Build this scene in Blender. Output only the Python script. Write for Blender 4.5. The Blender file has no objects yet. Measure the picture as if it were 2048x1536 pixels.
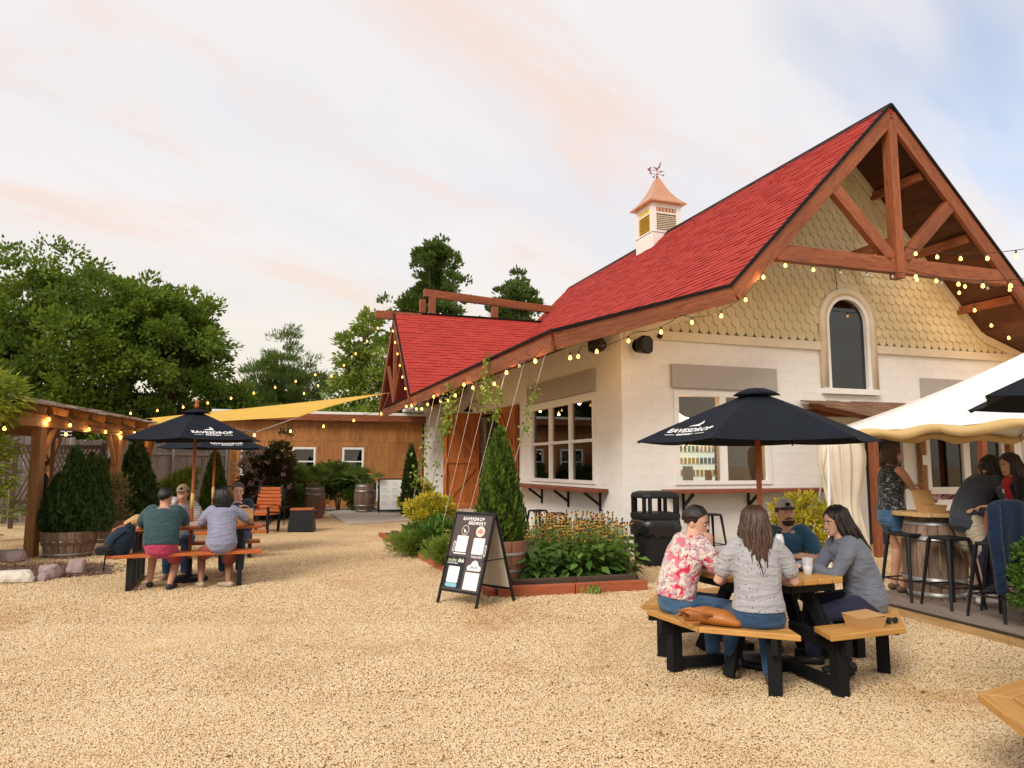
import bpy, bmesh, math, random
import numpy as np
from mathutils import Vector, Matrix, Euler, Quaternion
R = math.radians
random.seed(7); np.random.seed(7)
scene = bpy.context.scene
COL = scene.collection

# ---------------------------------------------------------------- camera
cam_d = bpy.data.cameras.new('camera'); cam = bpy.data.objects.new('camera', cam_d); COL.objects.link(cam)
cam_d.sensor_width = 36.0; cam_d.lens = 25.664; cam_d.clip_start = 0.05; cam_d.clip_end = 2000
cam.location = (0, 0, 1.58); cam.rotation_euler = (R(96.33), 0, 0)
scene.camera = cam
# ---------------------------------------------------------------- world
SUN_EL, SUN_AZ = R(38), R(-150)         # azimuth measured from +Y towards +X: behind the camera, to the left
CLOUD_STRENGTH = 0.545
world = bpy.data.worlds.new('World'); scene.world = world; world.use_nodes = True
wn, wl = world.node_tree.nodes, world.node_tree.links
wn.clear()
def wnode(t, **k):
    n = wn.new(t)
    for a, b in k.items(): setattr(n, a, b)
    return n
wo = wnode('ShaderNodeOutputWorld')
sky = wnode('ShaderNodeTexSky', sky_type='NISHITA', sun_disc=False, sun_elevation=SUN_EL, sun_rotation=SUN_AZ)
bgA = wnode('ShaderNodeBackground'); bgA.inputs[1].default_value = 0.12
wl.new(sky.outputs[0], bgA.inputs[0])
tc = wnode('ShaderNodeTexCoord')
sep = wnode('ShaderNodeSeparateXYZ'); wl.new(tc.outputs['Generated'], sep.inputs[0])
def wmath(op, a, b=None, c=None, clamp=False):
    n = wnode('ShaderNodeMath', operation=op, use_clamp=clamp)
    for i, v in enumerate((a, b, c)):
        if v is None: continue
        if isinstance(v, (int, float)): n.inputs[i].default_value = v
        else: wl.new(v, n.inputs[i])
    return n.outputs[0]
zc = wmath('MAXIMUM', sep.outputs[2], 0.0)
den = wmath('ADD', zc, 0.22)
comb = wnode('ShaderNodeCombineXYZ')
wl.new(wmath('DIVIDE', sep.outputs[0], den), comb.inputs[0]); wl.new(wmath('DIVIDE', sep.outputs[1], den), comb.inputs[1])
mp0 = wnode('ShaderNodeMapping'); mp0.inputs['Rotation'].default_value = (0, 0, R(-48)); wl.new(comb.outputs[0], mp0.inputs[0])
mp = wnode('ShaderNodeMapping'); mp.inputs['Scale'].default_value = (0.75, 1.9, 1); wl.new(mp0.outputs[0], mp.inputs[0])
def wnoise(vec, scale, detail, rough=.55, dist=0.0, loc=0.0):
    m = wnode('ShaderNodeMapping'); m.inputs['Location'].default_value = (loc, loc * .7, 0); wl.new(vec, m.inputs[0])
    n = wnode('ShaderNodeTexNoise'); n.inputs['Scale'].default_value = scale; n.inputs['Detail'].default_value = detail
    n.inputs['Roughness'].default_value = rough; n.inputs['Distortion'].default_value = dist
    wl.new(m.outputs[0], n.inputs['Vector']); return n.outputs['Fac']
def wramp(fac, stops, interp='EASE'):
    n = wnode('ShaderNodeValToRGB'); n.color_ramp.interpolation = interp; wl.new(fac, n.inputs[0])
    els = n.color_ramp.elements
    while len(els) < len(stops): els.new(0.5)
    for e, (p, c) in zip(els, stops): e.position = p; e.color = (*c, 1) if len(c) == 3 else c
    return n.outputs[0]
def wmix(f, a, b):
    n = wnode('ShaderNodeMix', data_type='RGBA')
    for s, v in ((n.inputs[0], f), (n.inputs[6], a), (n.inputs[7], b)):
        if isinstance(v, (int, float)): s.default_value = v
        elif isinstance(v, tuple): s.default_value = (*v, 1)
        else: wl.new(v, s)
    return n.outputs[2]
base = wramp(wnoise(mp.outputs[0], 0.85, 4, .5, .3), [(.33, (.88, .86, .89)), (.5, (.96, .915, .905)), (.68, (1.0, .95, .91))])
pink = wramp(wnoise(mp.outputs[0], 1.6, 6, .60, .5, 3.7), [(.48, (0, 0, 0)), (.74, (.85, .85, .85))])
cl = wmix(pink, base, (1.0, .78, .67))
horz = wramp(zc, [(0.0, (1, 1, 1)), (.34, (0, 0, 0))])
cl = wmix(wmath('MULTIPLY', horz, .85), cl, (1.0, .87, .63))
nrm = wnode('ShaderNodeVectorMath', operation='DOT_PRODUCT'); wl.new(tc.outputs['Generated'], nrm.inputs[0]); nrm.inputs[1].default_value = Vector((.58, .78, .50)).normalized()
clear = wmath('MULTIPLY', wramp(nrm.outputs['Value'], [(.955, (0, 0, 0)), (.995, (1, 1, 1))]), wramp(wnoise(mp.outputs[0], .9, 4, .55, .4, 11.2), [(.38, (.15, .15, .15)), (.6, (1, 1, 1))]))
bgB = wnode('ShaderNodeBackground'); bgB.inputs[1].default_value = CLOUD_STRENGTH
wl.new(cl, bgB.inputs[0])
mixw = wnode('ShaderNodeMixShader')
wl.new(wmath('SUBTRACT', .94, wmath('MULTIPLY', clear, .55)), mixw.inputs[0])
wl.new(bgA.outputs[0], mixw.inputs[1]); wl.new(bgB.outputs[0], mixw.inputs[2]); wl.new(mixw.outputs[0], wo.inputs[0])
world.cycles.sampling_method = 'AUTOMATIC'
# ---------------------------------------------------------------- sun, view
sd = bpy.data.lights.new('sun', 'SUN'); so = bpy.data.objects.new('sun', sd); COL.objects.link(so)
sd.energy = 1.5; sd.angle = R(24); sd.color = (1.0, .93, .82)
so.rotation_euler = Vector((math.sin(SUN_AZ) * math.cos(SUN_EL), math.cos(SUN_AZ) * math.cos(SUN_EL), math.sin(SUN_EL))).to_track_quat('Z', 'Y').to_euler()
vs = scene.view_settings
vs.view_transform = 'Standard'; vs.look = 'None'; vs.gamma = 1.0; vs.use_curve_mapping = False
vs.exposure = 0.85
scene.cycles.max_bounces = 5; scene.cycles.diffuse_bounces = 2; scene.cycles.glossy_bounces = 3
scene.cycles.transmission_bounces = 4; scene.cycles.transparent_max_bounces = 8
scene.cycles.use_denoising = True; scene.cycles.sample_clamp_indirect = 4.0
scene.cycles.use_light_tree = True
scene.render.film_transparent = False

# ================================================================ helpers
class MB:
    """collects vertices and faces in a thing's own coordinates"""
    def __init__(s): s.v = []; s.f = []; s.m = []; s.mi = 0
    def add(s, vs, fs):
        o = len(s.v); s.v.extend([tuple(p) for p in vs])
        for f in fs: s.f.append(tuple(i + o for i in f)); s.m.append(s.mi)
        return s
    def box(s, c, d, rot=None):
        x, y, z = d[0] / 2, d[1] / 2, d[2] / 2
        p = [Vector(q) for q in ((-x, -y, -z), (x, -y, -z), (x, y, -z), (-x, y, -z), (-x, -y, z), (x, -y, z), (x, y, z), (-x, y, z))]
        if rot is not None:
            M = rot if isinstance(rot, Matrix) else Euler(rot).to_matrix()
            p = [M @ q for q in p]
        c = Vector(c)
        return s.add([q + c for q in p], [(0, 3, 2, 1), (4, 5, 6, 7), (0, 1, 5, 4), (1, 2, 6, 5), (2, 3, 7, 6), (3, 0, 4, 7)])
    def box2(s, a, b):
        return s.box([(p + q) / 2 for p, q in zip(a, b)], [abs(q - p) for p, q in zip(a, b)])
    def beam(s, p, q, w, h, up=(0, 0, 1)):
        p, q = Vector(p), Vector(q); d = q - p; L = d.length; d.normalize()
        up = Vector(up); x = d.cross(up)
        if x.length < 1e-4: x = d.cross(Vector((0, 1, 0)))
        x.normalize(); z = x.cross(d)
        M = Matrix((x, d, z)).transposed()
        return s.box((p + q) / 2, (w, L, h), M)
    def tube(s, pts, r, n=8, cap=True):
        pts = [Vector(p) for p in pts]; k = len(pts)
        rr = r if isinstance(r, (list, tuple)) else [r] * k
        rings = []; prev = None
        for i, p in enumerate(pts):
            d = (pts[min(i + 1, k - 1)] - pts[max(i - 1, 0)])
            if d.length < 1e-9: d = Vector((0, 0, 1))
            d.normalize()
            if prev is None:
                a = d.cross(Vector((0, 0, 1)))
                if a.length < .05: a = d.cross(Vector((1, 0, 0)))
            else: a = prev - d * prev.dot(d)
            a.normalize(); b = d.cross(a); prev = a
            rings.append([p + (a * math.cos(t) + b * math.sin(t)) * rr[i] for t in [2 * math.pi * j / n for j in range(n)]])
        return s.rings(rings, cap)
    def rings(s, rings, cap=True, closed=True):
        n = len(rings[0]); vs = [p for r_ in rings for p in r_]; fs = []
        for i in range(len(rings) - 1):
            for j in range(n if closed else n - 1):
                a = i * n + j; b = i * n + (j + 1) % n
                fs.append((a, b, b + n, a + n))
        if cap and closed:
            fs.append(tuple(reversed(range(n)))); o = (len(rings) - 1) * n; fs.append(tuple(range(o, o + n)))
        return s.add(vs, fs)
    def lathe(s, prof, n=16, c=(0, 0, 0), cap=True):
        c = Vector(c)
        return s.rings([[c + Vector((r_ * math.cos(2 * math.pi * j / n), r_ * math.sin(2 * math.pi * j / n), z)) for j in range(n)] for r_, z in prof], cap)
    def ell(s, c, r, n=12, m=8, rot=None):
        c = Vector(c); rings = []
        for i in range(m + 1):
            t = math.pi * (.02 + .96 * i / m)
            ring = []
            for j in range(n):
                a = 2 * math.pi * j / n
                q = Vector((r[0] * math.sin(t) * math.cos(a), r[1] * math.sin(t) * math.sin(a), -r[2] * math.cos(t)))
                if rot is not None: q = rot @ q
                ring.append(c + q)
            rings.append(ring)
        return s.rings(rings)
    def prism(s, poly, a, b, f):
        """poly of 2-D points extruded between depths a and b; f(x, y, d) -> 3-D"""
        n = len(poly)
        vs = [f(x, y, a) for x, y in poly] + [f(x, y, b) for x, y in poly]
        fs = [tuple(range(n)), tuple(reversed(range(n, 2 * n)))] + [(i, i + n, (i + 1) % n + n, (i + 1) % n) for i in range(n)]
        return s.add(vs, fs)
    def mesh(s, name, smooth=False):
        me = bpy.data.meshes.new(name); me.from_pydata(s.v, [], s.f)
        if any(s.m): me.polygons.foreach_set('material_index', s.m)
        bm = bmesh.new(); bm.from_mesh(me); bmesh.ops.recalc_face_normals(bm, faces=bm.faces); bm.to_mesh(me); bm.free()
        if smooth: me.polygons.foreach_set('use_smooth', [True] * len(me.polygons))
        me.update(); return me
    def build(s, name, mat=None, parent=None, smooth=False, bevel=0):
        return obj(name, s.mesh(name, smooth), mat, parent, bevel)

def obj(name, data, mat=None, parent=None, bevel=0):
    o = bpy.data.objects.new(name, data); COL.objects.link(o)
    if mat is not None:
        for m in (mat if isinstance(mat, (list, tuple)) else [mat]):
            if m.name not in data.materials: data.materials.append(m)
    if parent is not None: o.parent = parent
    if bevel:
        b = o.modifiers.new('bevel', 'BEVEL'); b.width = bevel; b.segments = 2; b.limit_method = 'ANGLE'; b.angle_limit = R(40)
    return o
def tag(o, label=None, cat=None, group=None, kind=None):
    if label: o['label'] = label
    if cat: o['category'] = cat
    if group: o['group'] = group
    if kind: o['kind'] = kind
    return o
def thing(name, label, cat, loc=(0, 0, 0), rz=0, group=None):
    o = bpy.data.objects.new(name, None); COL.objects.link(o); o.empty_display_size = .1
    o.location = loc; o.rotation_euler = (0, 0, rz)
    return tag(o, label, cat, group)
def copy_tree(o, parent=None):
    c = o.copy(); COL.objects.link(c); c.parent = parent
    for ch in list(o.children): copy_tree(ch, c)
    return c
def leaf_mesh(name, P, N, U, L, W, fold=.0, tint=None, smooth=False, shape='quad'):
    """numpy leaf cards: P base points, U growth direction, N normal, L length, W width"""
    n = len(P); U = U / np.linalg.norm(U, axis=1, keepdims=True)
    S = np.cross(U, N); S /= (np.linalg.norm(S, axis=1, keepdims=True) + 1e-9); N = np.cross(S, U)
    L = np.broadcast_to(L, n)[:, None]; W = np.broadcast_to(W, n)[:, None]
    a = P; b = P + U * L * .45 + S * W * .5 + N * L * fold; c = P + U * L; d = P + U * L * .45 - S * W * .5 + N * L * fold
    V = np.stack([a, b, c, d], 1).reshape(-1, 3)
    idx = np.arange(n)[:, None] * 4
    F = (idx + np.array([[0, 1, 2, 3]])).reshape(-1)
    me = bpy.data.meshes.new(name)
    me.vertices.add(4 * n); me.vertices.foreach_set('co', V.astype(np.float32).ravel())
    me.loops.add(4 * n); me.loops.foreach_set('vertex_index', F.astype(np.int32))
    me.polygons.add(n); me.polygons.foreach_set('loop_start', np.arange(0, 4 * n, 4, dtype=np.int32))
    me.polygons.foreach_set('loop_total', np.full(n, 4, dtype=np.int32))
    if tint is None: tint = np.random.rand(n)
    at = me.attributes.new('tint', 'FLOAT', 'FACE'); at.data.foreach_set('value', tint.astype(np.float32))
    me.update(calc_edges=True); me.validate()
    return me

# ================================================================ materials
MATS = {}
def _mat(name):
    m = bpy.data.materials.new(name); m.use_nodes = True; nt = m.node_tree; nt.nodes.clear()
    out = nt.nodes.new('ShaderNodeOutputMaterial'); b = nt.nodes.new('ShaderNodeBsdfPrincipled')
    nt.links.new(b.outputs[0], out.inputs[0]); MATS[name] = m
    return m, nt, b, out
def nd(nt, t, ins=None, **k):
    n = nt.nodes.new(t)
    for a, v in k.items(): setattr(n, a, v)
    for a, v in (ins or {}).items():
        if isinstance(v, bpy.types.NodeSocket): nt.links.new(v, n.inputs[a])
        else: n.inputs[a].default_value = v
    return n
def ramp(nt, fac, stops, interp='LINEAR'):
    n = nt.nodes.new('ShaderNodeValToRGB'); nt.links.new(fac, n.inputs[0]); n.color_ramp.interpolation = interp
    els = n.color_ramp.elements
    while len(els) < len(stops): els.new(.5)
    for e, (p, c) in zip(els, stops): e.position = p; e.color = (*c[:3], 1)
    return n.outputs[0]
def c4(c): return (c[0], c[1], c[2], 1)
def mul(c, k): return tuple(max(0, min(1, x * k)) for x in c[:3])
def mixc(nt, f, a, b, blend='MIX'):
    n = nt.nodes.new('ShaderNodeMix'); n.data_type = 'RGBA'; n.blend_type = blend
    for s, v in ((n.inputs[0], f), (n.inputs[6], a), (n.inputs[7], b)):
        if isinstance(v, bpy.types.NodeSocket): nt.links.new(v, s)
        elif isinstance(v, (int, float)): s.default_value = v
        else: s.default_value = c4(v)
    return n.outputs[2]
def plain(name, col, rough=.65, var=.16, scale=6, bump=.12, bscale=None, metal=0, spec=.5, objvar=0.0, stretch=(1, 1, 1), dirt=None):
    m, nt, b, out = _mat(name)
    t = nd(nt, 'ShaderNodeTexCoord'); mp_ = nd(nt, 'ShaderNodeMapping', {0: t.outputs['Object'], 'Scale': stretch})
    n1 = nd(nt, 'ShaderNodeTexNoise', {'Vector': mp_.outputs[0], 'Scale': scale, 'Detail': 6, 'Roughness': .62})
    c = ramp(nt, n1.outputs['Fac'], [(.28, mul(col, 1 - var)), (.5, col), (.74, mul(col, 1 + var))])
    if dirt is not None:
        n3 = nd(nt, 'ShaderNodeTexNoise', {'Vector': mp_.outputs[0], 'Scale': scale * .35, 'Detail': 7, 'Roughness': .7})
        c = mixc(nt, ramp(nt, n3.outputs['Fac'], [(.52, (0, 0, 0)), (.72, (.75, .75, .75))]), c, dirt)
    if objvar:
        oi = nd(nt, 'ShaderNodeObjectInfo')
        isl = nd(nt, 'ShaderNodeNewGeometry'); fr_ = nd(nt, 'ShaderNodeMath', {0: nd(nt, 'ShaderNodeMath', {0: oi.outputs['Random'], 1: isl.outputs['Random Per Island']}, operation='ADD').outputs[0]}, operation='FRACT')
        c = mixc(nt, 1.0, c, ramp(nt, fr_.outputs[0], [(0, (1 - objvar,) * 3), (1, (1.0,) * 3)]), 'MULTIPLY')
    nt.links.new(c, b.inputs['Base Color'])
    b.inputs['Roughness'].default_value = rough; b.inputs['Metallic'].default_value = metal
    b.inputs['Specular IOR Level'].default_value = spec
    if bump:
        n2 = nd(nt, 'ShaderNodeTexNoise', {'Vector': mp_.outputs[0], 'Scale': bscale or scale * 7, 'Detail': 5, 'Roughness': .6})
        bp = nd(nt, 'ShaderNodeBump', {'Height': n2.outputs['Fac'], 'Strength': bump, 'Distance': .02})
        nt.links.new(bp.outputs[0], b.inputs['Normal'])
    return m
def wood(name, col, dark, axis='x', rough=.6, scale=3.0, ring=14, objvar=.22, bump=.25, spec=.35):
    """grain running along one axis of the object"""
    m, nt, b, out = _mat(name)
    t = nd(nt, 'ShaderNodeTexCoord'); oi = nd(nt, 'ShaderNodeObjectInfo')
    off = nd(nt, 'ShaderNodeVectorMath', {0: t.outputs['Object'], 1: nd(nt, 'ShaderNodeVectorMath', {0: (7.3, 5.1, 9.7), 'Scale': oi.outputs['Random']}, operation='SCALE').outputs[0]}, operation='ADD')
    s = {'x': (.12, 1, 1), 'y': (1, .12, 1), 'z': (1, 1, .12)}[axis]
    mp_ = nd(nt, 'ShaderNodeMapping', {0: off.outputs[0], 'Scale': s})
    n1 = nd(nt, 'ShaderNodeTexNoise', {'Vector': mp_.outputs[0], 'Scale': scale * ring, 'Detail': 6, 'Roughness': .65, 'Distortion': .4})
    n2 = nd(nt, 'ShaderNodeTexNoise', {'Vector': mp_.outputs[0], 'Scale': scale * 1.6, 'Detail': 3})
    c = ramp(nt, n1.outputs['Fac'], [(.30, dark), (.52, col), (.75, mul(col, 1.18))])
    c = mixc(nt, ramp(nt, n2.outputs['Fac'], [(.35, (.55, .55, .55)), (.65, (0, 0, 0))]), c, mul(dark, 1.25))
    if objvar: c = mixc(nt, 1.0, c, ramp(nt, oi.outputs['Random'], [(0, (1 - objvar,) * 3), (1, (1.0,) * 3)]), 'MULTIPLY')
    nt.links.new(c, b.inputs['Base Color']); b.inputs['Roughness'].default_value = rough; b.inputs['Specular IOR Level'].default_value = spec
    bp = nd(nt, 'ShaderNodeBump', {'Height': n1.outputs['Fac'], 'Strength': bump, 'Distance': .01})
    nt.links.new(bp.outputs[0], b.inputs['Normal'])
    return m
def leafmat(name, cols, rough=.55, trans=.35, spec=.3):
    """leaf colours picked by the tint attribute of each leaf"""
    m, nt, b, out = _mat(name)
    a = nd(nt, 'ShaderNodeAttribute', attribute_name='tint')
    k = len(cols)
    c = ramp(nt, a.outputs['Fac'], [(i / max(1, k - 1), x) for i, x in enumerate(cols)])
    nt.links.new(c, b.inputs['Base Color']); b.inputs['Roughness'].default_value = rough; b.inputs['Specular IOR Level'].default_value = spec
    tr = nd(nt, 'ShaderNodeBsdfTranslucent'); nt.links.new(mixc(nt, .5, c, (.30, .38, .05), 'MIX'), tr.inputs[0])
    mx = nd(nt, 'ShaderNodeMixShader', {0: trans}); nt.links.new(b.outputs[0], mx.inputs[1]); nt.links.new(tr.outputs[0], mx.inputs[2])
    nt.links.new(mx.outputs[0], out.inputs[0])
    return m
def emit(name, col, st):
    m, nt, b, out = _mat(name)
    b.inputs['Base Color'].default_value = c4(col); b.inputs['Emission Color'].default_value = c4(col); b.inputs['Emission Strength'].default_value = st
    return m
def glass(name, tint=(.9, .95, .95), rough=.0, t=.62):
    """window pane: part mirror, part see-through"""
    m, nt, b, out = _mat(name)
    g = nd(nt, 'ShaderNodeBsdfGlossy', {'Color': (.95, .97, 1, 1), 'Roughness': rough}); tr = nd(nt, 'ShaderNodeBsdfTransparent', {'Color': c4(tint)})
    fr = nd(nt, 'ShaderNodeFresnel', {'IOR': 1.5})
    f2 = nd(nt, 'ShaderNodeMath', {0: fr.outputs[0], 1: 1 - t}, operation='MAXIMUM')
    mx = nd(nt, 'ShaderNodeMixShader', {0: f2.outputs[0]}); nt.links.new(tr.outputs[0], mx.inputs[1]); nt.links.new(g.outputs[0], mx.inputs[2])
    nt.links.new(mx.outputs[0], out.inputs[0]); return m

M = MATS
plain('block_paint', (.83, .80, .76), .75, .04, 3, .25, 60, objvar=.025)
plain('mortar', (.81, .78, .735), .85, .05, 5)
plain('shingle_red', (.44, .052, .040), .85, .06, 3, .35, 120, objvar=.16, spec=.2, dirt=(.35, .040, .032))
plain('roof_felt', (.30, .035, .03), .9, .2, 9, .3, 90)
plain('drip_edge', (.010, .009, .009), .7, .2, 6, spec=.15)
plain('cream_trim', (.72, .63, .47), .6, .07, 4, .08)
plain('scale_cream', (.71, .60, .37), .7, .08, 5, .15, 50, objvar=.10)
plain('scale_back_shade', (.20, .155, .085), .8)  # backing darkened so the shadow lines between scales are in its colour
wood('beam_red', (.345, .108, .042), (.13, .036, .015), 'x', .6, 2.2)
wood('beam_red_y', (.345, .108, .042), (.13, .036, .015), 'y', .6, 2.2)
wood('beam_red_z', (.345, .108, .042), (.13, .036, .015), 'z', .6, 2.2)
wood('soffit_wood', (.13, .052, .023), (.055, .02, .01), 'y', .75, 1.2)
plain('white_paint', (.80, .78, .75), .45, .04, 5, .05)
plain('grey_panel', (.40, .36, .33), .6, .06, 3, .08)
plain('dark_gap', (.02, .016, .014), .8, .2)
wood('door_wood', (.46, .15, .035), (.22, .055, .014), 'z', .5, 2.5)
wood('shelf_wood', (.30, .085, .05), (.13, .035, .022), 'x', .5, 2.5)
wood('plywood', (.52, .235, .075), (.21, .075, .02), 'z', .65, 1.6, 14, objvar=.2)
wood('grey_board', (.33, .29, .27), (.16, .135, .125), 'z', .85, 2, objvar=.3)
wood('pergola_wood', (.40, .20, .085), (.19, .085, .035), 'z', .75, 2, objvar=.25)
wood('pergola_beam', (.42, .205, .08), (.22, .10, .038), 'y', .75, 2, objvar=.2)
wood('shake', (.42, .33, .27), (.22, .155, .12), 'x', .85, 2, objvar=.35)
wood('shake_brown', (.30, .17, .10), (.14, .07, .04), 'y', .85, 2, objvar=.35)
wood('orange_plank', (.55, .145, .035), (.35, .08, .02), 'x', .5, 2.5, objvar=.18)
wood('honey_plank', (.58, .31, .085), (.42, .20, .05), 'x', .5, 2.0, objvar=.10, bump=.1)
wood('stave', (.30, .20, .14), (.13, .08, .055), 'z', .8, 2.5, objvar=.35)
wood('stave_red', (.36, .17, .10), (.17, .075, .045), 'z', .8, 2.5, objvar=.30)
wood('edging_red', (.47, .13, .055), (.26, .065, .03), 'x', .7, 2, objvar=.2)
wood('edging_tan', (.55, .36, .16), (.36, .21, .085), 'x', .7, 2, objvar=.2)
wood('deck_board', (.30, .235, .20), (.17, .125, .105), 'x', .75, 2, objvar=.25)
wood('dark_timber', (.10, .065, .045), (.05, .03, .02), 'x', .8, 2)
plain('hoop', (.30, .29, .28), .45, .2, 8, .1, metal=.8)
plain('black_metal', (.009, .010, .012), .45, .2, 10, .05, spec=.3)
plain('black_wood', (.008, .009, .010), .65, .25, 10, .15, spec=.18)
plain('black_plastic', (.010, .011, .013), .5, .15, 8, .05, spec=.3)
plain('bin_bag', (.012, .013, .015), .22, .2, 8, .5, 14)
plain('navy_canvas', (.009, .012, .019), .85, .12, 5, .12, 220, spec=.15)
plain('white_print', (.86, .86, .86), .7, .03)
plain('white_canvas', (.84, .81, .76), .75, .03, 3, .12, 4)
plain('beige_canvas', (.66, .58, .46), .8, .08, 4, .35, 6)
plain('sail_yellow', (.62, .37, .045), .8, .08, 3, .2, 5)
plain('copper', (.72, .36, .21), .32, .10, 3, .03, metal=.75)
plain('copper_dark', (.35, .14, .07), .4, .2, 5, metal=.6)
plain('concrete', (.56, .49, .42), .85, .08, 2, .2, 40)
plain('rock', (.36, .27, .26), .85, .25, 6, .7, 14)
plain('rock_pale', (.62, .56, .48), .85, .15, 6, .7, 14)
plain('mulch', (.13, .075, .045), .95, .4, 30, .8, 60)
plain('soil', (.075, .045, .03), .95, .35, 20, .8, 60)
plain('rope', (.38, .31, .25), .8, .1)
plain('cable', (.02, .02, .02), .6, .1)
plain('interior_brown', (.12, .065, .04), .8, .2, 2, .1)
plain('interior_floor', (.16, .11, .08), .6, .2, 2, .1)
plain('pot_white', (.75, .74, .70), .4, .03)
plain('kraft', (.50, .285, .11), .75, .08, 8, .1)
plain('leather', (.40, .14, .03), .4, .2, 10, .25)
plain('bark', (.09, .06, .042), .9, .35, 6, .8, 25)
glass('pane', (.86, .85, .83), .0, .93)
glass('pane_dark', (.14, .145, .16), .0, .915)
def clearplastic():
    m, nt, b, out = _mat('cup_clear'); b.inputs['Base Color'].default_value = (.80, .80, .82, 1); b.inputs['Roughness'].default_value = .25
    tr = nd(nt, 'ShaderNodeBsdfTransparent', {'Color': (.96, .97, .98, 1)}); mx = nd(nt, 'ShaderNodeMixShader', {0: .36}); nt.links.new(tr.outputs[0], mx.inputs[1]); nt.links.new(b.outputs[0], mx.inputs[2]); nt.links.new(mx.outputs[0], out.inputs[0])
clearplastic()
emit('bulb_glow', (1.0, .44, .075), 4.5)
emit('bulb_dim', (1.0, .55, .16), 2.0)
plain('bulb_off', (.35, .33, .30), .1, .1)
emit('pendant_glow', (1.0, .36, .05), 6)
emit('neon', (.80, 1.0, .78), 2.2)
emit('fridge_glow', (.90, 1.0, .86), .45)
emit('tube_glow', (1.0, .93, .8), 2.2)
# ================================================================ ground
def gravel_ground_mat():
    m, nt, b, out = _mat('gravel_ground')
    t = nd(nt, 'ShaderNodeTexCoord')
    v = nd(nt, 'ShaderNodeTexVoronoi', {'Vector': t.outputs['Object'], 'Scale': 52, 'Randomness': 1.0})
    v2 = nd(nt, 'ShaderNodeTexVoronoi', {'Vector': t.outputs['Object'], 'Scale': 30, 'Randomness': 1.0})
    sepc = nd(nt, 'ShaderNodeSeparateColor', {0: v.outputs['Color']})
    c = ramp(nt, sepc.outputs[0], [(0, (.40, .23, .09)), (.25, (.68, .48, .265)), (.6, (.78, .595, .36)), (.85, (.82, .68, .45)), (1, (.58, .37, .18))])
    big = nd(nt, 'ShaderNodeTexNoise', {'Vector': t.outputs['Object'], 'Scale': .55, 'Detail': 5, 'Roughness': .6})
    c = mixc(nt, 1.0, c, ramp(nt, big.outputs['Fac'], [(.3, (.78, .72, .66)), (.62, (1.05, 1.04, 1.02))]), 'MULTIPLY')
    nt.links.new(c, b.inputs['Base Color']); b.inputs['Roughness'].default_value = .9; b.inputs['Specular IOR Level'].default_value = .2
    h = nd(nt, 'ShaderNodeMath', {0: v.outputs['Distance'], 1: v2.outputs['Distance']}, operation='ADD')
    bp = nd(nt, 'ShaderNodeBump', {'Height': h.outputs[0], 'Strength': .9, 'Distance': .012}, invert=True)
    nt.links.new(bp.outputs[0], b.inputs['Normal']); return m
gravel_ground_mat()
# one sheet out to the horizon, gently uneven near the yard
def ground():
    xs = np.concatenate([np.linspace(-900, -40, 8), np.linspace(-36, 36, 73), np.linspace(40, 900, 8)])
    ys = np.concatenate([np.linspace(-300, -10, 6), np.linspace(-6, 40, 62), np.linspace(48, 1500, 9)])
    X, Y = np.meshgrid(xs, ys)
    Z = .012 * np.sin(X * 1.3 + 2 * np.sin(Y * .5)) * np.cos(Y * .9) - .012
    Z[(abs(X) > 30) | (Y > 36) | (Y < -5)] = -.012
    V = np.stack([X, Y, Z], -1).reshape(-1, 3); nx = len(xs)
    F = [(j * nx + i, j * nx + i + 1, (j + 1) * nx + i + 1, (j + 1) * nx + i) for j in range(len(ys) - 1) for i in range(nx - 1)]
    me = bpy.data.meshes.new('gravel_ground'); me.from_pydata(V.tolist(), [], F); me.polygons.foreach_set('use_smooth', [True] * len(F)); me.update()
    o = obj('ground', me, M['gravel_ground']); tag(o, 'tan pea gravel ground of the yard', kind='structure'); return o
ground()
# loose pebbles on the near ground
def pebble_mat():
    m, nt, b, out = _mat('pebble')
    oi = nd(nt, 'ShaderNodeObjectInfo')
    c = ramp(nt, oi.outputs['Random'], [(0, (.40, .22, .09)), (.06, (.62, .40, .19)), (.28, (.73, .53, .31)), (.62, (.80, .635, .405)), (.88, (.83, .71, .50)), (1, (.68, .59, .47))])
    t = nd(nt, 'ShaderNodeTexCoord'); n = nd(nt, 'ShaderNodeTexNoise', {'Vector': t.outputs['Object'], 'Scale': 60, 'Detail': 3})
    c = mixc(nt, 1.0, c, ramp(nt, n.outputs['Fac'], [(.3, (.82, .8, .78)), (.7, (1.05, 1.05, 1.05))]), 'MULTIPLY')
    ge = nd(nt, 'ShaderNodeNewGeometry'); pn = nd(nt, 'ShaderNodeTexNoise', {'Vector': ge.outputs['Position'], 'Scale': .7, 'Detail': 7, 'Roughness': .68, 'Distortion': .5})
    c = mixc(nt, 1.0, c, ramp(nt, pn.outputs['Fac'], [(.32, (.82, .70, .56)), (.46, (.98, .96, .93)), (.62, (1.05, 1.05, 1.05))]), 'MULTIPLY')
    nt.links.new(c, b.inputs['Base Color']); b.inputs['Roughness'].default_value = .75; b.inputs['Specular IOR Level'].default_value = .3
    return m
pebble_mat()
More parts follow.
